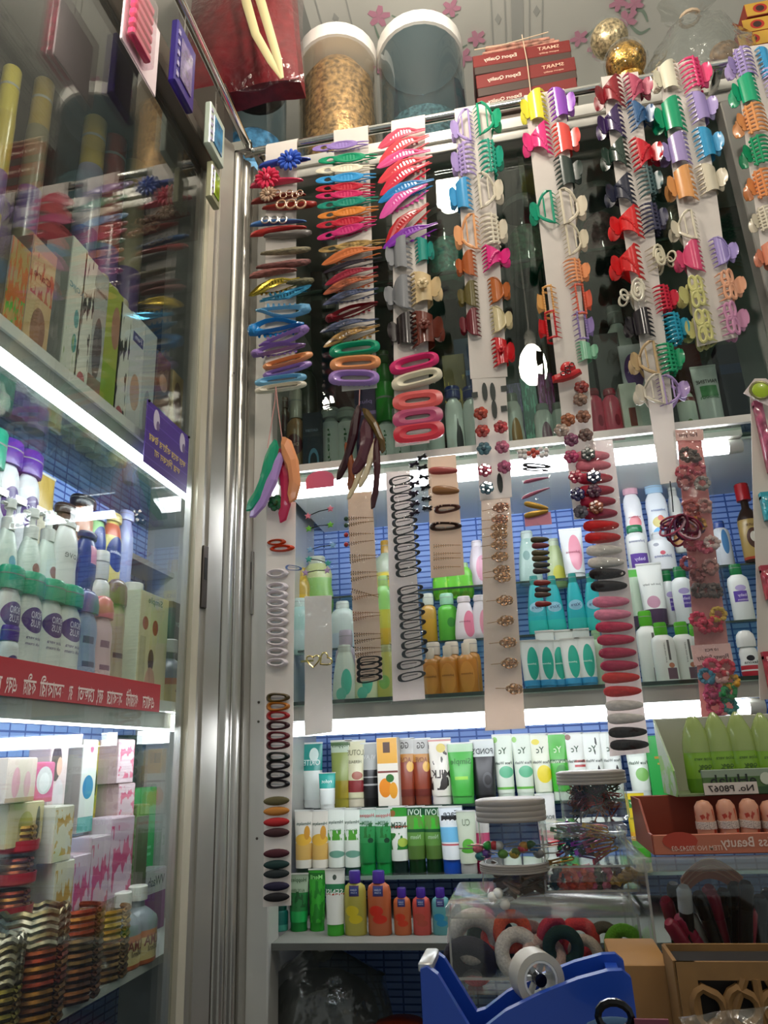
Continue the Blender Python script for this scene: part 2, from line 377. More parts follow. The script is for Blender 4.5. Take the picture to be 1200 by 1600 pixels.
SHELF_G = glass('shelf_glass', '#cfe3da', 1.1, 1.5, .02, .06)
EDGE = mat('#22382f', rough=.12, coat=.5, kind='glass_edge'); DUST = mat('#a9aaa3', rough=.6, kind='shelf_board')
def shelf(name, z, y0, th=.006, edge=EDGE, board=None):
    s = part(name, (XL+.036, XR-.012, y0+.004, YB, z-th, z), board or SHELF_G)
    put('front_edge', MB().box(XL+.036, XR-.012, y0, y0+.004, z-th, z), edge, s, smooth=False); return s
shelf('upper_shelf', Z_UP, 1.18, .007, ALU_PALE)
part('shelf_rail', (XL+.036, XR-.012, 1.172, 1.18, Z_UP-.009, Z_UP+.004), ALU_PALE)
part('shelf_soffit', (XL+.036, XR-.012, 1.236, YB, Z_UP-.013, Z_UP-.009), mat('#d9dcda', rough=.5))
shelf('middle_shelf', Z_MID, 1.18)
part('shelf_soffit', (XL+.036, XR-.012, 1.236, YB, Z_MID-.012, Z_MID-.008), mat('#c9cbc4', rough=.5))
part('shelf_rail', (XL+.036, XR-.012, 1.186, 1.196, Z_MID-.03, Z_MID-.007), mat('#a5a79d', rough=.5, kind='dull_aluminium'))
shelf('step_shelf', Z_M1, 1.325, .004); shelf('step_shelf', Z_M2, 1.415, .004)
DIM = glass('smoked_shelf_glass', '#5f706a', 1.1, 1.5, .05, .45, haze_col='#5c625e')
shelf('step_shelf', Z_A, 1.41, .005, board=DIM); shelf('step_shelf', Z_B, 1.325, .006, mat('#7f8f88', rough=.2), DIM)
shelf('bottom_shelf', Z_C, 1.18, .009, mat('#5c5e5a', rough=.5), mat('#7d7e79', rough=.6, kind='grey_board'))
Z_IN = at(930, 388, Y=1.24).z
shelf('inner_shelf', Z_IN, 1.24, .006)
for x0, x1 in ((-.405, .10), (.09, mulx-.02), (mulx+.02, .93)):
    part('glass_door', (x0, x1, YG+(0 if x0 != .09 else .008), YG+.004+(0 if x0 != .09 else .008), Z_UP+.003, hz+.004), glass('door_glass', '#eef5f2', 1.1, 1.5))
p, q = at(425, 1140, Y=1.222), at(1194, 1105, Y=1.222)
tube_light('fluorescent tube under the middle shelf above the face wash tubes', (p.x, 1.222, (p.z+q.z)/2), (q.x, 1.222, (p.z+q.z)/2))
p, q = at(432, 776, Y=1.222), at(1158, 694, Y=1.222)
tube_light('fluorescent tube under the upper shelf above the baby lotions', (p.x, 1.222, (p.z+q.z)/2), (q.x, 1.222, (p.z+q.z)/2))
# fluted corner between the two cabinets
A, B = Vector((XG+.003, 1.035)), Vector((XL+.002, YF+.002)); D = (B-A); nrm = Vector((D.y, -D.x)).normalized(); e = D.normalized()
def prof(a, b, h0, h1, name, m):
    mb = MB(); q = [A+D*a, A+D*a+nrm*h0, A+D*b+nrm*h1, A+D*b, A+D*b-nrm*.02, A+D*a-nrm*.02]
    mb.loft([[(v.x, v.y, z) for v in q] for z in (.25, 2.47)], caps=True); return put(name, mb, m, corner, smooth=False)
corner = thing('corner_column', 'fluted aluminium corner column between the side showcase and wall cabinet', 'column', (0, 0, 0))
prof(0, .1, .004, .004, 'edge_strip', mat('#cfc8b4', rough=.4, metal=.3)); prof(.1, .2, .0, .0, 'channel', ALU); prof(.2, .42, .004, .006, 'flat_strip', ALU); prof(.42, .47, .001, .001, 'channel', ALU_DARK)
for a, b in ((.47, .66), (.68, .84)):
    c = A+D*((a+b)/2)-nrm*.004; w = D.length*(b-a)/2
    mb = MB(); mb.loft([[(c.x+e.x*w*math.cos(t)+nrm.x*w*.8*math.sin(t), c.y+e.y*w*math.cos(t)+nrm.y*w*.8*math.sin(t), z) for t in [PI*i/9 for i in range(10)]] for z in (.25, 2.47)], caps=True)
    put('flute', mb, mat('#bdbab2', rough=.28, metal=.85, kind='bright_aluminium'), corner)
prof(.66, .68, .002, .002, 'channel', ALU); prof(.84, .97, .006, .004, 'flat_strip', ALU); prof(.97, 1.0, -.002, -.002, 'seam', mat('#3a342f', rough=.6))
lk = at(312, 905, X=XG); k = put('lock_plate', MB().bbox(-.002, .002, -.006, .006, -.05, .05, .0008), ALU_DARK, corner, (A.x+D.x*.15+.004, A.y+D.y*.15, lk.z), (0, 0, -.3))
put('lock_slot', MB().box(-.0004, .0004, -.003, .003, -.005, .03), mat('#1c1917', rough=.6), k, (.0022, 0, 0), smooth=False)
put('screw', MB().lathe([(.002, 0), (.0016, .001)], 8), ALU_DARK, corner, (A.x+D.x*.5+.009, A.y+D.y*.5-.003, at(353, 607, X=XG).z), (0, PI/2, 0))
# ------------------------------------------------------------------ side showcase
show = thing('glass_showcase', 'side showcase with sliding glass doors and lit shelves of cosmetics', 'showcase', (0, 0, 0))
def spart(name, b, m, bev=0): return part(name, b, m, show, bev)
spart('end_panel', (XBK, XG-.012, YEND, YEND+.012, .3, 2.47), mat('#a9aaa6', rough=.5, noise=.08, nscale=12, kind='scuffed_panel'))
spart('back_panel', (XBK-.012, XBK, -.6, YEND+.012, .3, ZL_UP+.02), BLUE2)
spart('upper_back_panel', (XBK-.012, XBK+.002, -.6, YEND+.012, ZL_UP+.02, 2.47), mat('#2a2422', rough=.5, kind='dark_wood'))  # shade of the unlit upper showcase put into the panel colour
spart('top_channel', (XG-.03, XG+.012, -.6, 1.05, 2.395, 2.44), ALU_DARK, .002)
spart('top_channel', (XG-.008, XG+.018, -.6, 1.05, 2.36, 2.385), mat('#6a635b', rough=.35, metal=.6), .002)
spart('top_panel', (XBK, XG-.03, -.6, YEND, 2.44, 2.47), ALU_DARK)
spart('end_post', (XG-.012, XG-.002, 1.03, YEND, .3, 2.44), ALU)
spart('bottom_channel', (XG-.03, XG+.01, -.6, 1.04, .3, .36), ALU, .002)
SG = glass('showcase_glass', '#f4f8f6', .85, 1.52, 0, .012)
spart('glass_door', (XG-.006, XG-.001, .36, 1.035, .36, 2.37), SG); spart('glass_door', (XG-.016, XG-.011, -.5, .40, .36, 2.37), SG)
def sshelf(z, th=.007, board=None, x0=XG-.03):
    s = spart('shelf', (XBK, x0-.003, -.6, YEND, z-th, z), board or glass('shelf_glass', '#cfe3da', 1.1, 1.5, .02, .10))
    put('front_edge', MB().box(x0-.003, x0, -.6, YEND, z-th, z), EDGE if not board else DUST, s, smooth=False)
sshelf(ZL_UP); sshelf(ZL_MID); sshelf(ZL_LOW, .01, DUST)
spart('shelf_rail', (XG-.028, XG-.018, -.6, 1.03, ZL_UP-.03, ZL_UP-.008), mat('#aab0aa', rough=.4, metal=.4))
spart('shelf_rail', (XG-.028, XG-.018, -.6, 1.03, ZL_MID-.03, ZL_MID-.008), mat('#9a9a92', rough=.4, metal=.4))
spart('upper_ledge', (XBK, XBK+.06, -.6, YEND, ZL_UP-.11, ZL_UP-.10), ALU)
p, q = at(0, 543, X=XG-.03), at(291, 772, X=XG-.03); zt = (p.z+q.z)/2
tube_light('fluorescent tube under the upper showcase shelf behind the purple notice', (XG-.03, .05, zt), (XG-.03, 1.24, zt), .012)
p, q = at(0, 1112, X=XG-.03), at(277, 1128, X=XG-.03); zt = (p.z+q.z)/2
tube_light('fluorescent tube in the showcase just below the red banner', (XG-.03, .05, zt), (XG-.03, 1.24, zt), .012)
# ------------------------------------------------------------------ hanging rails
rail = thing('display_rail', 'chrome pipe rail along the top of the wall cabinet', 'rail', (0, 0, 0))
put('pipe', MB().tube([(-.452, YR, Z_RAIL), (XR, YR, Z_RAIL)], .0085, 12), CHROME, rail)
for x in (-.425, mulx-.03, .9): put('bracket', MB().bbox(x-.008, x+.008, YR, YF+.006, Z_RAIL-.012, Z_RAIL+.012, .002), CHROME, rail)
rail2 = thing('display_rail', 'chrome pipe rail along the top of the side showcase', 'rail', (0, 0, 0))
put('pipe', MB().tube([(-.44, -.3, Z_RAIL+.004), (-.44, 1.13, Z_RAIL+.004)], .0085, 12), CHROME, rail2)
for y in (.2, 1.105): put('bracket', MB().bbox(XG+.01, -.432, y-.007, y+.007, Z_RAIL-.012, Z_RAIL+.014, .002), CHROME, rail2)
# ------------------------------------------------------------------ hair accessories: shapes
ORD = ['', 'first', 'second', 'third', 'fourth', 'fifth', 'sixth', 'seventh', 'eighth', 'ninth', 'tenth', 'eleventh', 'twelfth', 'thirteenth', 'fourteenth', 'fifteenth', 'sixteenth', 'seventeenth', 'eighteenth', 'nineteenth', 'twentieth', 'twenty-first', 'twenty-second', 'twenty-third', 'twenty-fourth', 'twenty-fifth', 'twenty-sixth']
def ell(n, cx, cz, rx, rz): return [(cx+rx*math.cos(2*PI*i/n), cz+rz*math.sin(2*PI*i/n)) for i in range(n)]
def dropline(n, k=1.):                                   # teardrop, fat end at left
    o = []
    for i in range(n):
        a = 2*PI*i/n; x = math.copysign(abs(math.cos(a))**.72, math.cos(a)); sn = math.sin(a); o.append((.5*x*k, .54*k*math.copysign(abs(sn)**.8, sn)*(1-.38*(x*.5+.5))))
    return o
def stadium(n, L=1., H=1., bow=0.):
    o = []
    for i in range(n):
        a = 2*PI*i/n; c, s = math.cos(a), math.sin(a); x = .5*L*math.copysign(abs(c)**.55, c); o.append((x, .5*H*math.copysign(abs(s)**.8, s)+bow*(1-(2*x)**2)))
    return o
def lens(n, L=1., H=1., bow=0.):
    o = []
    for i in range(n):
        a = 2*PI*i/n; c, s = math.cos(a), math.sin(a); x = .5*L*c; o.append((x, .5*H*s*(abs(s)**.6)+bow*(1-(2*x)**2)))
    return o
def shrink(o, k):
    cx = sum(p[0] for p in o)/len(o); cz = sum(p[1] for p in o)/len(o); return [(cx+(x-cx)*k, cz+(z-cz)*k) for x, z in o]
def pillow(mb, o, d=.5):
    mb.loft([[(x, y, z) for x, z in shrink(o, k)] for k, y in ((1., .15), (1., -.05), (.93, -.3*d), (.7, -.55*d), (.35, -.68*d))], caps=True)
def domering(mb, o, i, d=.5):
    n = len(o); mid = [((o[k][0]+i[k][0])/2, (o[k][1]+i[k][1])/2) for k in range(n)]
    mb.loft([[(x, .12, z) for x, z in o], [(x, -.12, z) for x, z in o], [(x, -.45*d, z) for x, z in mid], [(x, -.12, z) for x, z in i], [(x, .12, z) for x, z in i]], loop=True)
def prong(mb):                                           # toothed lower jaw of a barrette
    mb.tube([(-.42, .25, -.12), (0, .45, -.28), (.46, .25, -.02)], .05, 5)
    for i in range(7): x = -.3+i*.1; mb.tube([(x, .38, -.22), (x+.015, .2, -.42)], [.035, .015], 4)
def k_leaf(mb):
    up = [(-.5, -.1, -.42), (-.4, -.15, -.2), (-.24, -.3, .2), (-.05, -.35, .46), (.12, -.3, .44), (.3, -.15, .3), (.5, -.05, .34)]
    lo = [(-.5, -.1, -.46), (-.36, -.15, -.36), (-.2, -.3, -.18), (-.02, -.35, -.02), (.14, -.3, .1), (.3, -.15, .17), (.5, -.05, .24)]
    mb.tube(up, [.06, .11, .1, .09, .08, .07, .04], 6); mb.tube(lo, [.06, .12, .1, .09, .08, .07, .04], 6)
    for i in range(8):
        t = i/7; a = -.27+.42*t
        def iv(P): 
            for q, r in zip(P, P[1:]):
                if q[0] <= a <= r[0]: f = (a-q[0])/(r[0]-q[0]); return Vector(q).lerp(Vector(r), f)
        mb.tube([iv(up), iv(lo)+Vector((.02, 0, 0))], .035, 4)
def k_ribbon(mb):
    def lp(x0, x1, h, y): return [((x0+x1)/2+(x1-x0)/2*math.cos(a), y, h*math.sin(a)) for a in [2*PI*i/14 for i in range(14)]]
    mb.tube(lp(-.5, -.2, .3, -.15), .09, 6, closed=True); mb.tube(lp(-.22, .22, .4, -.25), .09, 6, closed=True)
    for i in range(5): x = -.12+i*.06; mb.tube([(x, -.25, .33), (x+.02, -.25, -.33)], .035, 4)
    mb.tube([(.18, -.22, .12), (.35, -.1, .2), (.5, -.05, .16)], [.09, .08, .05], 6); mb.tube([(.18, -.22, -.12), (.35, -.1, -.1), (.5, -.05, -.2)], [.08, .07, .04], 6)
def k_blade(mb): pillow(mb, [(-.5, -.22), (-.49, .1), (-.42, .3), (-.2, .42), (.1, .36), (.35, .2), (.5, .04), (.5, -.1), (.3, -.16), (0, -.24), (-.3, -.34)], 1.)
def k_fish(mb):
    o = [(-.5, -.05), (-.46, .16), (-.36, .3), (-.2, .44), (0, .48), (.2, .36), (.38, .16), (.5, .08), (.5, .0), (.36, -.06), (.18, -.14), (0, -.2), (-.18, -.26), (-.34, -.34), (-.46, -.3)]
    i = [(-.3, .06), (-.29, .1), (-.25, .17), (-.16, .26), (0, .3), (.13, .24), (.24, .13), (.3, .07), (.28, .03), (.22, .01), (.1, -.02), (0, -.05), (-.1, -.06), (-.2, -.06), (-.27, -.01)]
    domering(mb, o, i, 1.)
    pillow(mb, [(-.5, -.05), (-.47, .14), (-.4, .24), (-.33, .22), (-.31, -.12), (-.36, -.3), (-.46, -.26)], 1.)
def k_slot(mb): domering(mb, stadium(22, 1., .95, .05), [(x+.03, z) for x, z in stadium(22, .6, .3, .03)], .9)
def k_bignslot(mb): domering(mb, stadium(22, 1., 1., .02), stadium(22, .5, .26, .01), .5)
def k_oval(mb): pillow(mb, ell(18, 0, 0, .5, .48), .7)
def k_ovalring(mb): domering(mb, ell(18, 0, 0, .5, .46), ell(18, -.06, 0, .28, .2), .9)
def k_drop(mb): pillow(mb, dropline(18), .6)
def k_dropring(mb): domering(mb, dropline(18), [(x*.62-.02, z*.5) for x, z in dropline(18)], .8)
def k_wire(mb): mb.tube([(x, -.1, z*1.15) for x, z in dropline(18)], .085, 5, closed=True); mb.tube([(-.38, -.1, .1), (-.1, -.12, .12), (.25, -.1, .1)], .05, 4)
def k_banana(mb):
    P = [(-.5, 0, .1), (-.35, -.2, .3), (-.1, -.32, .42), (.15, -.3, .36), (.38, -.15, .12), (.5, -.05, -.2)]
    mb.tube(P, [.3, .42, .42, .36, .24, .12], 8); mb.tube([(x, -y*.6+.25, z-.12) for x, y, z in P], [.24, .34, .34, .3, .2, .1], 8)
KB = dict(leaf=k_leaf, ribbon=k_ribbon, blade=k_blade, fish=k_fish, slot=k_slot, bigslot=k_bignslot, oval=k_oval, ovalring=k_ovalring, drop=k_drop, dropring=k_dropring, wire=k_wire, banana=k_banana)
METAL_BACK = mat('#b8b4ae', rough=.3, metal=.9, kind='steel')
def k_back(mb): mb.tube([(-.4, .3, 0), (0, .36, -.05), (.42, .3, 0)], .08, 5); mb.tube([(-.4, .3, 0), (-.46, .1, 0)], .06, 4)
def k_daisy(mb):
    for i in range(13):
        a = 2*PI*i/13; c, s = math.cos(a), math.sin(a)
        o = [(.12, 0), (.3, .085), (.46, .06), (.5, 0), (.46, -.06), (.3, -.085)]
        mb.loft([[(x*c-z*s, y, x*s+z*c) for x, z in shrink(o, k)] for k, y in ((1, .02), (.9, -.06), (.5, -.1))], caps=True)
    mb.ball((0, -.07, 0), .14, 10, 5, (1, .7, 1))
def k_bead(mb): mb.ball((0, 0, 0), .5, 8, 5)
def k_halo(mb): mb.tube([(.42*math.cos(a), 0, .42*math.sin(a)) for a in [2*PI*i/14 for i in range(14)]], .09, 6, closed=True)
PARTS2 = ('fish', 'leaf', 'ribbon', 'slot')
def bar(kind, x1, y1, x2, y2, t, col, label, cat='hair clip', Y=YC-.007, group=None, name=None, m=None):
    P, Q = at(x1, y1, Y=Y), at(x2, y2, Y=Y); L = (Q-P).length; ang = math.atan2(Q.z-P.z, Q.x-P.x)
    f = abs(x2-x1)/max(1, math.hypot(x2-x1, y2-y1)); mx_, my_ = (x1+x2)/2, (y1+y2)/2
    tm = f*abs(at(mx_, my_-t/2, Y=Y).z-at(mx_, my_+t/2, Y=Y).z)+(1-f)*abs(at(mx_+t/2, my_, Y=Y).x-at(mx_-t/2, my_, Y=Y).x)
    nm = name or {'leaf': 'leaf_barrette', 'ribbon': 'ribbon_barrette', 'blade': 'alligator_clip', 'fish': 'beak_clip', 'slot': 'slotted_barrette', 'bigslot': 'slotted_barrette', 'banana': 'banana_clip', 'wire': 'wire_snap_clip'}.get(kind, 'snap_clip')
    o = thing(nm, label, cat, (P+Q)/2, (0, -ang, 0), (L, min(tm*.75, .014), tm), group)
    mm = m or plastic(col)
    put('body', cached('clip_'+kind, KB[kind]), mm, o)
    if kind in PARTS2: put('toothed_jaw', cached('clip_prong', prong), mm, o)
    elif kind not in ('banana', 'wire'): put('spring_strip', cached('clip_back', k_back), METAL_BACK, o)
    return o
def on(o, P, me, r, m, name):                             # add an ornament to a clip at world point P, radius r
    mw = Matrix.Translation(o.location) @ o.rotation_euler.to_matrix().to_4x4() @ Matrix.Diagonal((*o.scale, 1))
    l = mw.inverted() @ Vector(P); s = o.scale
    return put(name, me, m, o, l, (0, 0, 0), (2*r/s.x, 2*r/s.y, 2*r/s.z))
# ---- claw clips: x -.5 tips of the teeth .. +.5 ends of the handles, z along the hinge
def cu(u, sgn=-1): return (.18-.68*u, sgn*(.06+.32*max(0, math.sin(PI*min(1, .06+u*.94)))**.85))
HF = dict(plate=lambda u: .74+.26*u, trumpet=lambda u: .42+.58*min(1, u*1.35)**1.4, halfmoon=lambda u: max(.3, math.sqrt(max(0, 1-(1-min(1, u*1.25))**2))), rib=lambda u: .8+.2*u,
          frame=lambda u: max(.28, math.sqrt(max(0, 1-(1-min(1, u*1.2))**2))), rect=lambda u: .96, spiral=lambda u: .9, butterfly=lambda u: .95)
def jaw(kind, sgn):
    h = HF[kind]
    def P(u, z): x, y = cu(u, sgn); return (x, y, z)
    def f(mb):
        if kind in ('plate', 'trumpet', 'halfmoon'):
            mb.sheet(lambda a, b: P(a*.72, (b-.5)*h(a*.72)), 7, 6, .035)
            for i in range(7): z = (i-3)/6.4*h(.72); mb.tube([P(.68, z), P(.84, z*1.02), P(1., z*1.03)], [.045, .035, .012], 5)
            if kind == 'halfmoon': mb.tube([P(u, h(u)/2) for u in (0, .08, .18, .32, .5, .72)]+[P(u, -h(u)/2) for u in (.72, .5, .32, .18, .08, 0)], .04, 5, closed=True)
            if kind == 'trumpet':
                for i in range(14): u = .08+.55*((i*.618) % 1); z = (((i*.387) % 1)-.5)*.8*h(u); p = P(u, z); mb.ball((p[0], p[1]+sgn*.015, p[2]), .055, 6, 4)
        elif kind == 'rib':
            for i in range(7): z = (i-3)/6.5; mb.tube([P(u, z*h(u)) for u in (.0, .15, .32, .5, .68, .85, 1.)], [.04, .045, .045, .042, .036, .026, .012], 6)
            for u in (.1, .34): mb.tube([P(u, z) for z in (-.46, -.2, 0, .2, .46)], .045, 6)
        elif kind == 'frame':
            mb.tube([P(u, h(u)/2) for u in (0, .06, .16, .32, .5, .74)]+[P(u, -h(u)/2) for u in (.74, .5, .32, .16, .06, 0)], .05, 6, closed=True)
            mb.tube([P(.74, z) for z in (-.48, -.2, .2, .48)], .045, 6); mb.tube([P(.3, z) for z in (-.3, 0, .3)], .03, 5)
            for i in range(8): z = (i-3.5)/7.6; mb.tube([P(.74, z), P(1, z)], [.03, .012], 4)
        elif kind == 'rect':
            for u in (.06, .62): mb.tube([P(u, z) for z in (-.48, 0, .48)], .045, 5)
            for z in (-.48, .48): mb.tube([P(u, z) for u in (.06, .2, .4, .62)], .045, 5)
            for i in range(11):
                for u in (.06, .62): p = P(u, (i-5)/10.5); mb.ball((p[0], p[1]+sgn*.03, p[2]), .05, 6, 4)
            for i in range(6): z = (i-2.5)/5.4; mb.tube([P(.62, z), P(1, z)], [.035, .012], 4)
        elif kind == 'spiral':
            pts = []
            for i in range(34):
                a = i*.5; r = .5*(1-i/36); pts.append(P(.36+r*.62*math.cos(a), r*math.sin(a)))
            mb.tube(pts, .05, 6)
            for i in range(5): z = (i-2)/4.8; mb.tube([P(.6, z), P(1, z)], [.04, .014], 4)
        elif kind == 'butterfly':
            for (u0, z0, a) in ((.3, .26, .6), (.3, -.26, -.6), (.56, .2, -.4), (.56, -.2, .4)):
                mb.tube([P(u0+.17*math.cos(t)*math.cos(a)-.1*math.sin(t)*math.sin(a), z0+.27*math.sin(t)*math.cos(a)+.1*math.cos(t)*math.sin(a)) for t in [2*PI*i/14 for i in range(14)]], .058, 6, closed=True)
            mb.sheet(lambda a, b: P(.12+.34*a, (b-.5)*.44*math.sin(PI*(.15+.7*a))), 5, 4, .03)
            for i in range(5): z = (i-2)/4.8; mb.tube([P(.5, z), P(.78, z*1.05), P(1, z)], [.04, .035, .014], 5)
    return f
def handle(kind, sgn):
    def f(mb):
        wf = (lambda a: .2+.26*math.sin(PI*min(.82, .12+a*.8))) if kind not in ('rect',) else (lambda a: .42)
        if kind in ('spiral', 'frame0'):
            mb.tube([(.36+.13*math.cos(t), sgn*(.2+.1*math.cos(t)), .2*math.sin(t)) for t in [2*PI*i/14 for i in range(14)]], .04, 5, closed=True); mb.tube([(.16, sgn*.07, 0), (.26, sgn*.13, 0)], .06, 5)
        else:
            mb.sheet(lambda a, b: (.15+.35*a-(.06*(2*b-1)**2 if a > .7 else 0), sgn*(.08+.26*a**1.2), (b-.5)*wf(a)*1.25), 6, 6, .04*-sgn)
    return f
def springf(mb): mb.tube([(.18+.05*math.cos(i*.9), .05*math.sin(i*.9), -.2+.4*i/40) for i in range(41)], .012, 4)
def claw(kind, x, y, wp, hp, col, side, label, Y=YC, rot=0., m=None, cat='claw clip', m2=None, group=None):
    a, b = at(x-wp/2, y, Y=Y), at(x+wp/2, y, Y=Y); c, d = at(x, y-hp/2, Y=Y), at(x, y+hp/2, Y=Y)
    w, h = (b-a).length, (c-d).length*.92; p = (c+d)/2
    o = thing('claw_clip', label, cat, p, (0, math.radians(rot), 0 if side > 0 else PI), (w, w*.8, h), group)
    mm = m or plastic(col)
    put('front_jaw', cached('jaw_front_'+kind, jaw(kind, -1)), mm, o); put('back_jaw', cached('jaw_back_'+kind, jaw(kind, 1)), mm, o)
    hk = kind if kind in ('rect', 'spiral') else 'paddle'
    put('handle', cached('handle_front_'+hk, handle(hk, -1)), m2 or mm, o); put('handle', cached('handle_back_'+hk, handle(hk, 1)), m2 or mm, o)
    put('spring', cached('claw_spring', springf), METAL_BACK, o)
    return o
def crystal_flower(mb):
    for i in range(6):
        a = i*PI/3; mb.ball((.28*math.cos(a), -.05, .28*math.sin(a)), .24, 6, 4, (1, .6, 1))
    mb.ball((0, -.18, 0), .2, 6, 4)
def crystal_base(mb): mb.lathe([(.1, 0), (.3, .05), (.32, .12)], 8); mb.tube([(0, .25, -.3), (0, .3, .3)], .06, 5)
def rosette(x, y, d, col, label, Y=YC-.012):
    p = at(x, y, Y=Y); r = (at(x+d, y, Y=Y)-at(x, y, Y=Y)).length
    o = thing('crystal_flower_clip', label, 'hair clip', p, (0, random.uniform(-.5, .5), 0), (r, r, r))
    put('petals', cached('crystal_flower', crystal_flower, False), mat(col, rough=.12, coat=.8, noise=.5, nscale=3, kind='crystal'), o)
    put('clip', cached('clip_back', k_back), METAL_BACK, o); return o
def card(label, tl, tr, br, bl, Y=YC, m=None, loop=True, cat='card', th=.0012, name='card_strip', holes=None):
    c = [at(*q, Y=Y) for q in (tl, tr, br, bl)]; mb = MB()
    n = 12; L = [c[0].lerp(c[3], i/n) for i in range(n+1)]; R = [c[1].lerp(c[2], i/n) for i in range(n+1)]
    rings = []
    if loop:                                              # top folded back over the rail
        for i in range(8):
            a = PI*i/8; yy = YR+.0095*math.cos(a)+.0; zz = Z_RAIL+.0098*math.sin(a)
            rings.append([(c[0].x, yy, zz), (c[1].x, yy, zz), (c[1].x, yy*.9993, zz*.9996), (c[0].x, yy*.9993, zz*.9996)])
    for i, (l, r) in enumerate(zip(L, R)):
        b = .0016*math.sin(i*1.1+c[0].x*40)
        rings.append([(l.x, l.y+b, l.z), (r.x, r.y-b, r.z), (r.x, r.y-b+th, r.z), (l.x, l.y+b+th, l.z)])
    mb.loft(rings, caps=True)
    return tag(put(name, mb, m or CARD), label, cat)
def sleeve(label, tl, tr, br, bl, Y, m=None, name='plastic_sleeve', depth=.006, parent=None):
    c = [at(*q, Y=Y) for q in (tl, tr, br, bl)]; mb = MB(); n = 14; rings = []
    for i in range(n+1):
        l, r = c[0].lerp(c[3], i/n), c[1].lerp(c[2], i/n); b = depth*(.6+.4*math.sin(i*1.7+c[0].x*30))*(1 if 0 < i < n else .3)
        mdl = l.lerp(r, .5)
        rings.append([(l.x, l.y, l.z), (mdl.x, mdl.y-b, mdl.z), (r.x, r.y, r.z), (mdl.x, mdl.y-b+.0006, mdl.z)])
    mb.loft(rings, caps=True); o = put(name, mb, m or SLEEVE, parent)
    if label: tag(o, label, 'sleeve')
    return o
def T(ox, oy, s): return lambda x, y: (ox+x/s, oy+y/s)
A_, B_, D_, E_, F_ = T(380, 180, 3.75), T(380, 420, 3.75), T(680, 140, 4.615), T(680, 380, 4.615), T(640, 580, 4)
G_, H_, I_, J_, K_ = T(920, 60, 4.286), T(920, 320, 4.286), T(900, 540, 4), T(380, 600, 4), T(380, 820, 4)
L_, M_, N_, P_ = T(640, 820, 4), T(900, 800, 4), T(380, 1080, 4), T(900, 1080, 4)
# ------------------------------------------------------------------ the eight card strips
card('white card strip holding barrettes, nearest the corner column', (415, 228), (464, 223), (461, 606), (414, 611))
card('white card strip of ribbon and leaf barrettes, second from the corner', (521, 203), (575, 198), (589, 606), (534, 611))
card('white card strip with pink leaf barrettes on top, third from the corner', (611, 190), (664, 185), (671, 692), (617, 698))
card('white card strip with two rows of claw clips, fourth from the corner', (710, 172), (765, 164), (793, 588), (735, 592))
card('white card strip topped by yellow and purple claws, fifth from the corner', (819, 150), (882, 140), (938, 806), (897, 812))
card('white card strip with dark glittering claws on top, sixth from the corner', (939, 121), (997, 111), (1063, 752), (1032, 757))
card('wide white card strip topped by cream and pink claws, seventh from the corner', (1028, 103), (1088, 93), (1153, 527), (1090, 541))
card('white card strip at the right edge topped by a lavender claw', (1145, 76), (1215, 66), (1250, 400), (1192, 410))
def rowbars(rows, tr, strip, Yb=YC-.007):
    for i, r in enumerate(rows):
        kind, x1, y1, x2, y2, t, col, desc = r[:8]; k = r[8] if len(r) > 8 else 3.75
        (a, b), (c, d) = tr(x1, y1), tr(x2, y2)
        yield bar(kind, a, b, c, d, t/k, col, desc, m=r[9] if len(r) > 9 else None, Y=Yb)
s1 = 'on the strip beside the column'
s = list(rowbars([
 ('blade', 90, 300, 395, 255, 42, '#3a58b4', 'blue daisy clip at the very top of the strip beside the column'),
 ('blade', 40, 415, 350, 378, 48, '#d8466a', 'pink daisy clip second from the top '+s1),
 ('blade', 45, 510, 365, 462, 45, '#8c3a34', 'brown-red clip with beige flower and wavy ribbon '+s1),
 ('blade', 430, 520, 110, 548, 48, '#a8382e', 'red clip with three beige rings '+s1),
 ('blade', 40, 642, 370, 620, 38, '#4a78b0', 'steel blue clip with silver rings '+s1),
 ('blade', 40, 702, 370, 655, 46, '#b5302f', 'red glitter clip above the grey one '+s1, 3.75, glitter('#b5302f')),
 ('blade', 400, 690, 120, 712, 52, '#7d7672', 'grey glitter clip with a silver end '+s1, 3.75, glitter('#7d7672')),
 ('blade', 395, 785, 100, 815, 42, '#8a8268', 'olive patterned fabric clip '+s1, 3.75, mat('#857c62', rough=.6, noise=.5, nscale=9)),
 ('blade', 395, 858, 75, 895, 48, '#8a5a58', 'mauve patterned fabric clip below the olive one '+s1, 3.75, mat('#845652', rough=.6, noise=.5, nscale=9)),
 ('blade', 35, 945, 315, 905, 48, '#8b5450', 'rose brown patterned fabric clip above the gold one '+s1, 3.75, mat('#85504a', rough=.6, noise=.5, nscale=9)),
 ('blade', 415, 968, 250, 985, 42, '#6f6a52', 'short mossy patterned clip peeking out at the right '+s1, 3.75, mat('#6f6a50', rough=.6, noise=.5, nscale=9))], A_, 1))
for o, (x, y, r), c in ((s[0], (272, 262, 64), '#4469c8'), (s[1], (140, 368, 66), '#d83a5e'), (s[2], (145, 462, 44), '#c2a48c')):
    on(o, at(*A_(x, y), Y=YC-.022), cached('daisy', k_daisy), r/3.75*.00148, plastic(c), 'flower')
for x in (190, 225, 260, 295, 320): on(s[2], at(*A_(x+10, 462+(8 if x % 2 else -6)), Y=YC-.02), cached('halo', k_halo), .0075, plastic('#b08a6c'), 'ribbon_loop')
for x in (222, 280, 338): on(s[3], at(*A_(x, 522), Y=YC-.02), cached('halo', k_halo), .011, plastic('#c49c7c'), 'ring')
for x in (130, 180, 232): on(s[4], at(*A_(x, 612), Y=YC-.02), cached('halo', k_halo), .009, METAL_BACK, 'ring')
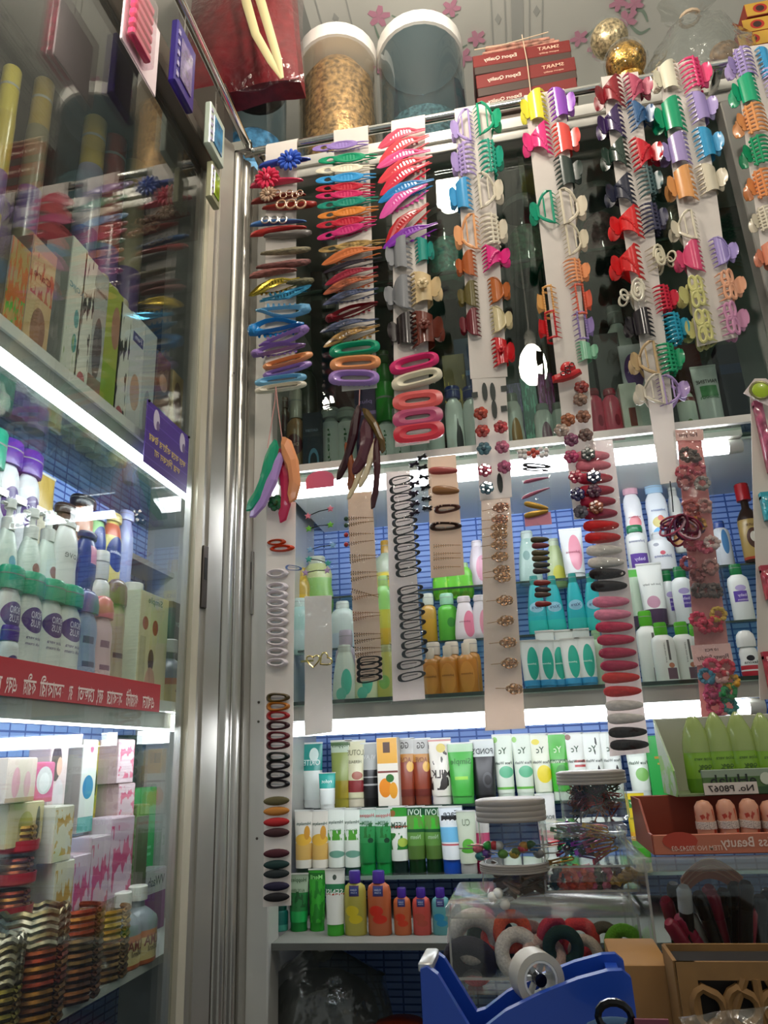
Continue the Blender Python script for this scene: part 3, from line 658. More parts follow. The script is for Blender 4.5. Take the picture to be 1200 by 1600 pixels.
GLD = mat('#c9b04a', rough=.2, metal=1., noise=.3, nscale=8, kind='gold_foil'); BLM = mat('#4fa3d0', rough=.2, metal=.9, noise=.4, nscale=10, kind='blue_foil')
list(rowbars([
 ('leaf', 45, 130, 330, 80, 75, '', 'shiny gold leaf barrette '+s1, 3.75, GLD),
 ('leaf', 390, 130, 100, 172, 70, '', 'shiny metallic blue leaf barrette below the gold one '+s1, 3.75, BLM),
 ('fish', 397, 240, 75, 240, 100, '#7db8dd', 'pale blue open beak clip '+s1),
 ('fish', 25, 358, 355, 325, 118, '#2a8ccc', 'bright blue open beak clip '+s1),
 ('fish', 388, 350, 90, 448, 85, '#a88bcb', 'lavender beak clip pointing left-down '+s1),
 ('fish', 45, 500, 365, 445, 72, '#a184c4', 'lavender beak clip pointing right '+s1),
 ('slot', 408, 497, 115, 578, 52, '#eaa574', 'peach slotted barrette '+s1),
 ('slot', 402, 552, 115, 628, 48, '#a88bcb', 'thin lavender slotted barrette '+s1),
 ('slot', 68, 670, 372, 632, 54, '#83bde0', 'pale blue slotted barrette second from the bottom '+s1),
 ('slot', 68, 718, 372, 674, 50, '#e4dccb', 'cream slotted barrette at the bottom of the strip beside the column')], B_, 1))
s2 = 'on the second strip'
list(rowbars([
 ('ribbon', 430, 202, 735, 162, 50, '#9d85c4', 'lavender ribbon barrette at the top of the second strip'),
 ('ribbon', 465, 272, 785, 240, 55, '#0f9b72', 'green ribbon barrette '+s2),
 ('ribbon', 450, 332, 770, 305, 50, '#e9e2cc', 'cream ribbon barrette '+s2),
 ('ribbon', 450, 388, 775, 355, 55, '#3fa0d8', 'sky blue ribbon barrette '+s2),
 ('ribbon', 450, 438, 770, 415, 50, '#c01f3c', 'upper crimson ribbon barrette right below the sky blue one '+s2),
 ('ribbon', 450, 480, 770, 460, 48, '#d12a6c', 'upper magenta ribbon barrette right above the teal one '+s2),
 ('ribbon', 460, 538, 790, 490, 55, '#17907c', 'teal ribbon barrette between magenta and orange ones '+s2),
 ('ribbon', 462, 597, 790, 545, 52, '#dc8a3d', 'orange ribbon barrette '+s2),
 ('ribbon', 455, 652, 780, 605, 52, '#c01f3c', 'lower crimson ribbon barrette right below the orange one '+s2),
 ('ribbon', 458, 722, 775, 632, 55, '#c92a78', 'lower magenta ribbon barrette above the tortoiseshell one '+s2),
 ('ribbon', 470, 795, 830, 738, 50, '#a88a4c', 'yellowish tortoiseshell ribbon barrette with dark beads '+s2, 3.75, mat('#9a7c46', rough=.2, coat=.4, noise=.75, nscale=6)),
 ('leaf', 475, 848, 810, 798, 75, '#d07a45', 'orange leaf barrette '+s2),
 ('leaf', 480, 910, 810, 845, 40, '#2c2030', 'thin black leaf barrette below the orange one '+s2),
 ('leaf', 490, 972, 790, 908, 62, '#9c1f3c', 'crimson leaf barrette below the thin black one '+s2),
 ('leaf', 480, 1025, 790, 960, 66, '#9c5030', 'rust brown leaf barrette '+s2, 3.75, mat('#9c5030', rough=.2, coat=.4, noise=.5, nscale=5))], A_, 2))
list(rowbars([
 ('leaf', 480, 190, 790, 132, 58, '', 'blue-grey tortoiseshell leaf barrette, the upper of two '+s2, 3.75, mat('#3f4660', rough=.2, coat=.4, noise=.7, nscale=5)),
 ('fish', 480, 300, 790, 198, 66, '#8c2230', 'maroon open beak clip '+s2),
 ('leaf', 465, 352, 790, 310, 54, '', 'blue-grey tortoiseshell leaf barrette, the lower of two '+s2, 3.75, mat('#454d66', rough=.2, coat=.4, noise=.7, nscale=4)),
 ('leaf', 480, 432, 800, 352, 70, '', 'amber leopard leaf barrette above the teal slotted one '+s2, 3.75, mat('#8c6a34', rough=.2, coat=.4, noise=.8, nscale=5)),
 ('slot', 505, 490, 802, 452, 90, '#12a07c', 'teal slotted barrette '+s2),
 ('slot', 508, 565, 806, 545, 92, '#eaa574', 'peach slotted barrette between teal and lavender ones '+s2),
 ('slot', 500, 640, 798, 642, 98, '#a98bcb', 'lavender slotted barrette at the bottom of the second strip')], B_, 2))
s3 = 'on the third strip'
list(rowbars([
 ('leaf', 800, 158, 1065, 110, 92, '#e05a72', 'rose pink leaf barrette at the top of the third strip'),
 ('leaf', 800, 242, 1095, 145, 95, '#e0505a', 'coral leaf barrette second from the top '+s3),
 ('leaf', 795, 278, 1095, 230, 80, '#ea5f98', 'bubblegum pink leaf barrette '+s3),
 ('leaf', 795, 362, 1110, 265, 92, '#dc4a55', 'coral leaf barrette fourth from the top '+s3),
 ('leaf', 800, 438, 1100, 300, 88, '#d8304f', 'crimson pink leaf barrette above the blue one '+s3),
 ('leaf', 800, 482, 1118, 400, 80, '#1f86c4', 'blue leaf barrette '+s3),
 ('leaf', 795, 572, 1090, 425, 92, '#dc5aa8', 'orchid pink leaf barrette below the blue one '+s3),
 ('leaf', 825, 728, 1100, 540, 92, '#b8202c', 'red leaf barrette '+s3),
 ('leaf', 825, 752, 1140, 655, 78, '#8a2fae', 'purple leaf barrette '+s3)], A_, 3))
list(rowbars([
 ('slot', 858, 592, 1147, 520, 100, '#dc3a7c', 'hot pink slotted barrette '+s3),
 ('slot', 870, 688, 1167, 610, 100, '#e6dfc8', 'cream slotted barrette '+s3),
 ('bigslot', 875, 790, 1172, 752, 108, '', 'coral glitter slotted barrette '+s3, 3.75, glitter('#d85a58')),
 ('bigslot', 875, 890, 1172, 850, 108, '', 'mauve glitter slotted barrette '+s3, 3.75, glitter('#b84a74')),
 ('bigslot', 880, 978, 1180, 935, 118, '', 'red glitter slotted barrette at the bottom of the third strip', 3.75, glitter('#cf2440'))], B_, 3))
def claws(rows, tr, sc, where):
    for kind, x, y, w, h, col, side, desc in rows:
        gl = desc.startswith('*'); d = desc.lstrip('*')
        (a, b) = tr(x, y)
        o = claw(kind, a, b, w/sc, h/sc, col, side, d+' '+where, m=glitter(col) if gl else None)
        if ' rose' in d and kind == 'plate': on(o, o.location+Vector((-.003, -.4*o.scale.x, 0)), cached('crystal_flower', crystal_flower, False), o.scale.x*.2, plastic(col), 'rose')
claws([('plate', 915, 830, 150, 225, '#8e9094', -1, 'upper pewter grey claw clip'), ('plate', 1062, 800, 110, 170, '#15958a', 1, '*teal glitter claw clip')], A_, 3.75, s3)
claws([('halfmoon', 915, 165, 165, 215, '#84868a', -1, 'lower pewter grey claw clip'), ('plate', 1072, 130, 185, 215, '#d9c39a', 1, 'cream claw clip with a rose'),
       ('plate', 935, 375, 165, 220, '#2a2023', -1, 'dark brown claw clip'), ('plate', 1082, 365, 190, 230, '#74392a', 1, 'brown claw clip with a rose')], B_, 3.75, s3)
s4 = 'on the fourth strip'
claws([('frame', 195, 295, 165, 250, '#b6a3d6', -1, 'lavender open claw clip at top left'), ('rib', 205, 530, 175, 275, '#b09cd0', -1, 'lavender ribbed claw clip'), ('plate', 185, 780, 165, 265, '#45a3d6', -1, '*sky blue glitter claw clip'),
       ('frame', 230, 1060, 185, 275, '#e8ad7c', -1, 'peach open claw clip'), ('frame', 380, 240, 195, 250, '#0fa37c', 1, 'green open claw clip at top right'), ('rib', 405, 510, 175, 285, '#109c84', 1, 'teal ribbed claw clip'),
       ('frame', 390, 755, 205, 275, '#d8d0be', 1, 'cream open claw clip'), ('rib', 425, 1035, 195, 265, '#d8d0be', 1, 'cream ribbed claw clip')], D_, 4.615, s4)
claws([('trumpet', 440, 120, 205, 195, '#e0328c', 1, 'hot pink claw clip'), ('halfmoon', 225, 170, 150, 200, '#b0602a', -1, 'amber half-moon claw clip at left'), ('halfmoon', 238, 390, 150, 205, '#6a6030', -1, 'olive half-moon claw clip'),
       ('halfmoon', 252, 592, 150, 215, '#701225', -1, 'maroon half-moon claw clip'), ('halfmoon', 462, 355, 160, 200, '#b86a30', 1, 'amber half-moon claw clip at right'), ('halfmoon', 478, 565, 160, 205, '#cfc29c', 1, 'ivory half-moon claw clip'),
       ('plate', 492, 795, 165, 235, '#cc1f2a', 1, 'red claw clip with an embossed rose')], E_, 4.615, s4)
s5 = 'on the fifth strip'
claws([('plate', 710, 150, 190, 265, '#e6dc4a', -1, 'yellow claw clip'), ('plate', 915, 120, 185, 255, '#9a55c0', 1, '*purple glitter claw clip'), ('trumpet', 735, 390, 210, 255, '#e8428c', -1, 'bright pink claw clip'), ('plate', 945, 375, 195, 255, '#e86058', 1, 'coral claw clip'),
       ('plate', 962, 612, 195, 255, '#33443f', 1, '*dark grey-green claw clip'), ('frame', 780, 888, 200, 255, '#0fa080', -1, 'teal open claw clip'), ('frame', 985, 870, 215, 275, '#dcd2be', 1, 'large cream open claw clip'), ('frame', 1012, 1100, 180, 255, '#d6ccb6', 1, 'smaller cream open claw clip')], D_, 4.615, s5)
claws([('rib', 1022, 220, 185, 200, '#e8a070', 1, 'peach ribbed claw clip'), ('rect', 1055, 420, 145, 235, '#dc6a50', 1, 'coral square pearl claw clip'), ('rect', 1068, 610, 150, 215, '#9a86bc', 1, 'lavender square pearl claw clip'),
       ('rect', 808, 430, 150, 215, '#e0ac68', -1, 'apricot square pearl claw clip'), ('rect', 825, 610, 160, 210, '#cc2028', -1, 'red square claw clip'), ('plate', 1095, 790, 155, 165, '#88bfa0', 1, 'translucent green claw clip')], E_, 4.615, s5)
# red hat clip
p = at(*E_(945, 925), Y=YC-.014); r = .0145
o = thing('hat_hair_clip', 'red sun-hat shaped hair clip with black rings on the fifth strip', 'hair clip', p, (0, -.12, 0))
put('brim', MB().loft([[(x*r, y*r, z*r) for x, z in shrink([(-1.7, -.9), (-1.65, -.2), (-.6, -.1), (.6, .0), (1.5, -.1), (1.6, -.6), (.6, -.95), (-.6, -1.05)], k)] for k, y in ((1, .3), (1, 0), (.85, -.3), (.4, -.4))], caps=True), plastic('#d01f28'), o)
put('crown', MB().ball((.25*r, -.1*r, .25*r), .85*r, 12, 7, (1, .5, 1)), plastic('#d01f28'), o)
for x, z in ((-.5, -.45), (.1, -.4), (.1, .05), (.65, .35)): put('ring', cached('halo', k_halo), BLACK, o, (x*r, -.62*r, z*r), scale=(r*.6, r*.5, r*.6))
for i, (x, y, d, c, n) in enumerate([(1055, 1040, 110, '#8c2f28', 'red-brown'), (1045, 1130, 110, '#8a6a58', 'smoky brown')]): rosette(*E_(x, y), d/4.615, c, n+' jewelled flower clip below the red hat clip')
n5 = [(1085, 285, 'amber', '#8c5a44'), (990, 305, 'orange-amber', '#a05a34'), (950, 370, 'clear beige', '#b09a8c'), (1100, 400, 'smoky brown', '#6c5048'), (1010, 430, 'plum', '#7c3a5c'), (1010, 535, 'magenta', '#b03060'), (1115, 520, 'grey', '#5c605c'), (1040, 660, 'raspberry', '#b8304c'),
      (1150, 660, 'slate blue', '#3c4460'), (1050, 770, 'indigo', '#30285c'), (1152, 750, 'dark plum', '#5c2440'), (1070, 880, 'smoke grey', '#55505c'), (1165, 850, 'copper', '#9c5434')]
for x, y, n, c in n5: rosette(*F_(x, y), 24, c, n+' crystal flower clip on the lower end of the fifth strip')
# die-cut lower card of the fourth strip
cc = card('die-cut white card with oval slots below the fourth strip', (737, 588), (790, 584), (800, 776), (750, 783), Y=YC+.001, loop=False)
for (x, y) in ((470, 130), (520, 130), (530, 240), (565, 700)):
    a = at(*F_(x, y), Y=YC); put('oval_slot', MB().add([(a.x+.0045*math.cos(t), YC-.0012, a.z+.017*math.sin(t)) for t in [2*PI*i/14 for i in range(14)]], [tuple(range(14))]), mat('#3a3f3d', rough=.8), cc)
for (x, y) in ((408, 150), (590, 110), (590, 235)):
    a = at(*F_(x, y), Y=YC); put('edge_notch', MB().box(a.x-.005, a.x+.005, YC-.0014, YC-.001, a.z-.005, a.z+.005), mat('#3a3f3d', rough=.8), cc, smooth=False)
for x, y, n, c in [(445, 265, 'orange-red', '#a83a24'), (455, 375, 'scarlet', '#b04038'), (570, 350, 'rose red', '#b43a40'), (465, 485, 'teal grey', '#466c78'), (578, 475, 'pale pink', '#b8607c'), (470, 620, 'pink', '#c0506a'), (592, 600, 'dusty pink', '#b0587a'), (482, 730, 'blue grey', '#50707c')]:
    rosette(*F_(x, y), 23, c, n+' crystal flower clip on the die-cut card')
s6 = 'on the sixth strip'
claws([('trumpet', 135, 390, 195, 235, '#8c1226', -1, '*crimson glitter claw clip at top left'), ('trumpet', 330, 350, 185, 215, '#b0506a', 1, 'mauve pink claw clip at top right'), ('trumpet', 145, 590, 185, 240, '#3c1f5c', -1, '*dark purple claw clip'), ('trumpet', 350, 530, 180, 220, '#2f5f8c', 1, '*steel blue claw clip'),
       ('trumpet', 175, 800, 190, 230, '#123a2c', -1, '*dark green claw clip'), ('trumpet', 385, 790, 210, 230, '#c4122f', 1, 'bright red claw clip facing right'), ('trumpet', 208, 1045, 200, 230, '#141c3c', -1, '*midnight navy claw clip'), ('rib', 405, 975, 170, 230, '#4a6668', 1, 'grey-teal claw clip')], G_, 4.286, s6)
claws([('trumpet', 245, 150, 225, 235, '#d81e24', -1, 'upper red claw clip facing left'), ('rib', 435, 105, 180, 220, '#3a3a58', 1, 'dark violet-grey claw clip'), ('trumpet', 250, 415, 220, 255, '#d01c22', -1, 'lower red claw clip facing left'), ('spiral', 480, 375, 195, 180, '#d8d0b8', 1, 'cream swirl claw clip facing right'),
       ('spiral', 310, 612, 210, 190, '#dcd6c4', -1, 'cream swirl claw clip facing left'), ('rib', 515, 640, 160, 200, '#c8173f', 1, 'raspberry claw clip with long teeth'), ('plate', 335, 812, 195, 220, '#1a1420', -1, 'glossy black claw clip'), ('rib', 585, 832, 165, 220, '#1f9cb8', 1, 'cyan claw clip'),
       ('frame', 375, 1055, 210, 240, '#c8ae86', -1, 'beige open claw clip'), ('rib', 545, 1042, 180, 230, '#0fa070', 1, 'green claw clip near the lower end')], H_, 4.286, s6)
claws([('frame', 465, 300, 205, 205, '#d8d0c0', -1, 'off-white open claw clip, lowest at left'), ('frame', 605, 292, 195, 195, '#b8a0d0', 1, 'pale lavender open claw clip, lowest at right')], I_, 4, s6)
s7 = 'on the seventh strip'
claws([('plate', 515, 280, 180, 225, '#dcd8c4', -1, 'cream claw clip at top left'), ('rib', 715, 262, 200, 240, '#dc3a78', 1, 'pink claw clip at top right'), ('plate', 535, 545, 210, 265, '#0aa074', -1, 'emerald claw clip'), ('plate', 760, 480, 190, 230, '#a898cc', 1, 'lavender solid claw clip facing right'),
       ('plate', 575, 770, 200, 245, '#a494c4', -1, 'lavender solid claw clip facing left'), ('plate', 800, 720, 190, 240, '#289ac8', 1, '*sky blue glitter claw clip'), ('plate', 615, 1000, 200, 265, '#e0a468', -1, 'apricot claw clip'), ('plate', 820, 960, 200, 225, '#d4ccb8', 1, 'cream claw clip with long teeth')], G_, 4.286, s7)
claws([('frame', 635, 170, 190, 215, '#dcd4c0', -1, 'ivory open half-moon claw clip'), ('halfmoon', 668, 372, 190, 225, '#d8507c', -1, 'rose half-moon claw clip'), ('halfmoon', 902, 330, 180, 205, '#a494cc', 1, 'lavender half-moon claw clip'), ('butterfly', 692, 612, 200, 225, '#ccc888', -1, 'upper pale lime butterfly claw clip'),
       ('butterfly', 948, 560, 190, 215, '#e0a888', 1, 'peach butterfly claw clip'), ('butterfly', 737, 842, 210, 235, '#ccc888', -1, 'lower pale lime butterfly claw clip'), ('butterfly', 968, 782, 190, 235, '#c890b0', 1, 'lilac pink butterfly claw clip')], H_, 4.286, s7)
s8 = 'on the strip at the right edge'
claws([('rib', 1015, 190, 190, 220, '#a494c8', -1, 'lavender ribbed claw clip'), ('plate', 1040, 372, 190, 235, '#0aa87c', -1, 'mint green solid claw clip'), ('rib', 1085, 572, 220, 225, '#e0a068', -1, 'upper peach ribbed claw clip'), ('rib', 1122, 782, 210, 220, '#0a9c6c', -1, 'green ribbed claw clip'),
       ('rib', 1145, 1002, 200, 220, '#e0945c', -1, 'orange-peach ribbed claw clip'), ('plate', 1195, 170, 130, 230, '#2f98c8', 1, '*sky blue glitter claw clip'), ('rib', 1230, 300, 130, 200, '#b7a8d4', 1, 'pale lavender claw clip cut by the frame')], G_, 4.286, s8)
claws([('rib', 1165, 115, 170, 185, '#d8d0bc', -1, 'ivory ribbed claw clip'), ('plate', 1190, 350, 150, 190, '#d88c70', -1, 'salmon claw clip')], H_, 4.286, s8)
# ------------------------------------------------------------------ lower hanging cards and packs
BEIGE = paper('#e6d2c0', .5, 'beige_card'); PINKCARD = paper('#d9a09a', .45, 'pink_card'); PALECARD = paper('#f0e6e2', .5, 'pale_card')
STRING = mat('#c9928c', rough=.8, kind='thread')
def cord(label, pts, Y, r=.0009, m=None, name='string'):
    P = [at(x, y, Y=Y) for x, y in pts]; return tag(put(name, MB().tube(P, r, 5), m or STRING), label, 'string')
Y1 = YC-.004
def pinstones(mb):
    mb.tube([(-.5, 0, .0), (0, -.02, .06), (.5, 0, 0)], .03, 4)
def stones(mb):
    for i in range(9):
        x = -.5+i*.09; r = .16-.011*i
        for k in (-1, 1): mb.ball((x*.95, -.1, k*r*.85), r*.5, 6, 4, (.33, 1, 1))
def rowpin(x1, y1, x2, y2, t, col, label, head=None, Y=Y1):
    P, Q = at(x1, y1, Y=Y), at(x2, y2, Y=Y); L = (Q-P).length; ang = math.atan2(Q.z-P.z, Q.x-P.x); tm = t*L/math.hypot(x2-x1, y2-y1)
    o = thing('rhinestone_hairpin', label, 'hairpin', (P+Q)/2, (0, -ang, 0), (L, tm, tm))
    put('wire', cached('pin_wire', pinstones), GOLD, o); put('stones', cached('pin_stones', stones), mat(col, rough=.2, metal=.6, kind='rhinestone'), o)
    if head: put('bud', cached('bead', k_bead), plastic(head), o, (-.5, -.1, 0), scale=(.45*tm/L, .45, .45))
    return o
def bowloops(mb):
    for (cx, a) in ((.15, .5), (.15, -.5), (.3, .3), (.3, -.3), (.02, 0)):
        mb.tube([(cx+.12*math.cos(t), -.15, a*.5+.3*math.sin(t)) for t in [2*PI*i/10 for i in range(10)]], .045, 4, closed=True)
    for i in range(7): mb.ball((.0+i*.065, -.2, .12*(-1)**i), .1, 6, 4, (.33, 1, 1))
def bowpin(x, y, w, t, label, col='#b8854e', Y=Y1, flip=False):
    a, b = at(x-w/2, y, Y=Y), at(x+w/2, y, Y=Y); L = (b-a).length
    o = thing('bow_hairpin', label, 'hairpin', (a+b)/2, (0, random.uniform(-.12, .12), 0), (L, t*L/w, t*L/w))
    put('wire', cached('pin_wire', pinstones), GOLD, o); put('bow', cached('bow_loops', bowloops), mat(col, rough=.25, metal=.9, kind='rose_gold'), o); return o
def series(kind, rows, desc, Y=Y1, m=None):
    for i, (x1, y1, x2, y2, t, col, cn) in enumerate(rows):
        bar(kind, x1, y1, x2, y2, t, col, f'{cn} {desc}, {ORD[i+1]} from the top', Y=Y, m=m(col) if m else None)
# --- long white card beside the post
card('long narrow white card of snap clips hanging beside the corner post', (417, 786), (462, 784), (454, 1415), (411, 1417), loop=False, Y=YC)
rosette(*J_(205, 745), 26, '#1c5a30', 'dark green jewelled clip at the top of the long narrow card')
bar('ovalring', *J_(150, 992), *J_(268, 985), 11, '#c24a1c', 'upper orange bow loop clip on the long narrow card', Y=Y1)
bar('ovalring', *J_(165, 1032), *J_(322, 1022), 12, '#cc4414', 'lower orange bow loop clip on the long narrow card', Y=Y1)
bar('wire', *J_(270, 1145), *J_(362, 1155), 7, '#3c5c9c', 'small blue wire pin near the top of the long narrow card', Y=Y1)
rows = [(315, 0), (380, 0), (443, 0), (497, 0), (552, 0), (612, 0), (675, 0), (737, 0), (802, 0), (867, 0)]
series('ovalring', [(*K_(145, y-(-8 if i == 1 else 8)), *K_(282, y+(-14 if i == 0 else 6 if i == 1 else -6)), 16, '#e6dee2', 'white') for i, (y, _) in enumerate(rows)], 'oval snap clip on the long narrow card')
cn = [('olive brown', '#5a4a22'), ('amber', '#bb7a30'), ('red', '#a8282c'), ('dark maroon', '#401e24'), ('wine', '#6c1626'), ('burgundy', '#591622'), ('black-green', '#1e2822'), ('charcoal', '#2b262a'), ('black', '#1c141c'), ('jet black', '#140e18')]
series('dropring', [(*N_(145, y), *N_(292, y-4), 16.5, c, n) for y, (n, c) in zip((42, 97, 155, 217, 282, 338, 410, 465, 525, 582), cn)], 'open snap clip on the long narrow card')
cn = [('olive', '#5a5232'), ('amber', '#b2742e'), ('red', '#a61c20'), ('brown', '#3c1e22'), ('maroon', '#461420'), ('dark teal', '#123230'), ('slate', '#1e2628'), ('navy', '#1c1634'), ('black', '#120e12')]
series('oval', [(411.5, y, 452, y-2, 15, c, n) for y, (n, c) in zip((1252.5, 1268.5, 1285.5, 1302, 1334.5, 1352, 1366.5, 1386, 1403), cn)], 'felt-covered oval clip on the long narrow card', m=lambda c: mat(c, rough=.85, kind='felt'))
# --- banana clips on strings
cord('pink string tied to the bottom of the strip beside the column', [(431, 604), (430, 625), (418, 700)], YC-.01); cord('knotted pink string holding the peach banana clip', [(431, 606), (436, 650), (443, 702)], YC-.012)
for a, b, t, c, n in (((160, 428), (48, 762), 62, '#0b9c78', 'green'), ((190, 500), (68, 805), 58, '#b394cf', 'lavender'), ((222, 488), (248, 828), 58, '#c8305a', 'raspberry'), ((250, 408), (308, 705), 66, '#eaa273', 'peach')):
    bar('banana', *J_(*a), *J_(*b), t/4*1.5, c, n+' banana clip in the bunch hanging beside the column', 'banana clip', Y=YC-.022 if n != 'raspberry' else YC-.012)
cord('pink string holding the dark banana clip bunch', [(562, 608), (561, 640), (558, 655)], YC-.01)
for i, (a, b, t, c, n) in enumerate((((690, 215), (605, 565), 55, '#3c1622', 'dark maroon'), ((750, 262), (700, 540), 80, '#5e323f', 'wide mauve'), ((765, 205), (870, 405), 45, '#6b5424', 'bronze'), ((765, 385), (668, 690), 40, '#d8c8a8', 'left cream'), ((800, 395), (735, 625), 40, '#dccdb0', 'right cream'), ((820, 405), (812, 745), 42, '#4a1824', 'long wine red'), ((640, 420), (668, 640), 44, '#8c4c22', 'amber'))):
    bar('banana', *J_(*a), *J_(*b), t/4*1.25, c, n+' banana clip in the second hanging bunch', 'banana clip', Y=YC-.02-.004*(i % 3))
# --- clear sleeve with star hairpins, then the white card with the heart pin
o = sleeve('clear plastic sleeve of star hairpins with a pink rounded top', (480, 742), (523, 740), (530, 930), (478, 932), YC-.002)
hdr = MB(); a, b = at(500, 738, Y=YC-.003), at(522, 738, Y=YC-.003); w = b.x-a.x
hdr.prism([(a.x-w, a.z-.028), (a.x+w, a.z-.028), (a.x+w, a.z-.012)]+[(a.x+w*math.cos(t), a.z-.012+.014*math.sin(t)) for t in (.5, 1., 1.57, 2.1, 2.6)]+[(a.x-w, a.z-.012)], YC-.005, YC-.004); put('pink_header', hdr, plastic('#e0718c'), o, smooth=False)
def star(mb):
    mb.loft([[((.5 if i % 2 == 0 else .24)*k*math.cos(PI*i/5+.3), y, (.5 if i % 2 == 0 else .24)*k*math.sin(PI*i/5+.3)) for i in range(10)] for k, y in ((1, .1), (1, -.1), (.6, -.2))], caps=True)
for i, (x1, y1, x2, y2, c, n) in enumerate([(405, 825, 545, 780, '#e88a9c', 'pink'), (410, 905, 545, 880, '#7cc048', 'lime'), (418, 1035, 560, 1008, '#8cb4d4', 'pale blue'), (410, 1095, 530, 1120, '#4cae9c', 'mint'), (390, 1180, 525, 1165, '#b89ac0', 'lilac')]):
    P, Q = at(*J_(x1, y1), Y=YC-.005), at(*J_(x2, y2), Y=YC-.005)
    t = thing('star_hairpin', f'pair of {n} stars on a hairpin in the clear sleeve', 'hairpin', (P+Q)/2); d = (Q-P)/2
    put('wire', MB().tube([-d, Vector((0, 0, .002)), d], .0008, 5), BLACK, t)
    for e in (-d, d): put('star', cached('star', star), plastic(c), t, e, scale=(.0125, .008, .0125))
card('plain white card with a gold heart pin in a clear sleeve', (476, 932), (518, 930), (519, 1144), (476, 1150), loop=False, Y=YC+.002)
sleeve('clear sleeve around the white card with the gold heart pin', (466, 934), (533, 930), (540, 1150), (466, 1156), YC-.002)
p = at(*K_(455, 848), Y=YC-.006); t = thing('heart_hair_pin', 'gold double heart hair pin on the plain white card', 'hairpin', p)
PG = mat('#c9b878', rough=.2, metal=1., kind='pale_gold')
def heart(s, cx, a): return [(cx+s*(math.cos(a)*hx-math.sin(a)*hz), -.002, s*(math.sin(a)*hx+math.cos(a)*hz)) for hx, hz in [(.8*math.sin(q)**3, .65*math.cos(q)-.25*math.cos(2*q)-.1*math.cos(3*q)) for q in [2*PI*i/22 for i in range(22)]]]
put('heart', MB().tube(heart(.013, -.004, 0), .0012, 6, closed=True), PG, t); put('heart', MB().tube(heart(.013, .0155, -.9), .0012, 6, closed=True), PG, t); put('bar', MB().box(-.024, -.004, -.001, .001, -.0015, .0015), PG, t, smooth=False)
# --- beige card of rhinestone pins
card('beige card of rhinestone hairpins hanging under the dark banana clips', (543, 770), (581, 768), (598, 1062), (556, 1066), loop=False, m=BEIGE, Y=YC+.001)
sleeve('clear sleeve over the beige rhinestone hairpin card', (541, 766), (586, 764), (602, 1066), (552, 1070), YC-.007)
rp = [(845, 'gold', '#7c5c3c', '#2c5038', J_), (885, 'gold', '#7c5c3c', '#2c5038', J_), (945, 'coral-budded', '#8a5c44', '#b02c38', J_), (1005, 'coral-budded', '#8a5c44', '#b02c38', J_), (200, 'antique gold', '#6c5440', None, K_), (232, 'antique gold', '#6c5440', None, K_), (305, 'bronze', '#5c4438', None, K_), (345, 'bronze', '#5c4438', None, K_),
      (412, 'copper', '#80503c', None, K_), (462, 'copper', '#80503c', None, K_), (558, 'rose copper', '#a05c48', None, K_), (592, 'rose copper', '#a05c48', None, K_), (690, 'pewter', '#54443f', None, K_), (735, 'pewter', '#54443f', None, K_), (778, 'brown', '#5c3c34', None, K_), (818, 'reddish', '#7c3c34', None, K_)]
for i, (y, n, c, hd, tr) in enumerate(rp):
    s = (-10 if i % 2 == 0 else -28) if i not in (8,) else 40
    off = 0 if tr is J_ else (y-30)*.06+10
    rowpin(*tr(645+off, y), *tr(815+off, y+s), 17, c, f'{n} rhinestone hairpin, {ORD[i+1]} down the beige card', hd)
series('wire', [(*K_(720, y), *K_(860, y-18), 11.5, '#0e0c10', 'black') for y in (855, 888, 930, 968)], 'wire clip below the rhinestone pins', Y=YC-.01)
# --- white card of black wire clips
card('white card of black wire snap clips beneath the third strip', (603, 738), (640, 735), (664, 1092), (614, 1096), loop=False, Y=YC+.001, m=PALECARD)
sleeve('glossy clear sleeve over the card of black wire clips', (600, 730), (644, 727), (668, 1096), (610, 1102), YC-.008)
ys = [J_(0, y)[1] for y in (600, 650, 705, 757, 808, 857)]+[K_(0, y)[1] for y in (30, 85, 135, 187, 245, 290, 405, 455, 507, 560, 617, 680, 743, 795, 868, 945)]
series('wire', [(610+(y-745)*.075+(-9 if i > 19 else 0), y+4, 644+(y-745)*.082+(-7 if i > 19 else 0), y-4+(i % 3), 12, '#0e0c10', 'black') for i, y in enumerate(ys)], 'wire snap clip on the white card')
# --- mini claw sleeve
sleeve('clear sleeve of tiny black bow claws under the third strip', (650, 705), (672, 702), (676, 800), (648, 803), YC-.006)
def minibow(mb):
    for k in (-1, 1):
        mb.loft([[(x*k, y, z) for x, z in shrink([(.04, -.08), (.3, -.3), (.5, -.22), (.4, 0), (.5, .22), (.3, .3), (.04, .08)], s)] for s, y in ((1, .2), (1, -.1), (.6, -.3))], caps=True)
    mb.ball((0, -.15, 0), .16, 6, 4)
for i, (x, y) in enumerate([(1068, 500), (1118, 455), (1120, 520), (1128, 580), (1138, 645), (1145, 715), (1150, 775), (1072, 620), (1065, 680), (1072, 750), (1070, 805)]):
    p = at(*J_(x, y), Y=YC-.012); r = .0165
    t = thing('bow_claw', f'tiny {"plum" if x < 1100 else "black"} bow claw in the clear sleeve, {ORD[i+1]} counted downwards by column', 'hair clip', p, (0, random.uniform(-.4, .4), 0), (r, r*.6, r*.8)); cc_ = plastic('#2c1830' if x < 1100 else '#18151c')
    put('bow', cached('mini_bow', minibow), cc_, t); put('teeth', cached('mini_teeth', lambda mb: [mb.tube([(q*.12, 0, -.1), (q*.13, .15, -.45)], [.05, .02], 4) for q in (-2, -1, 0, 1, 2)]), cc_, t)
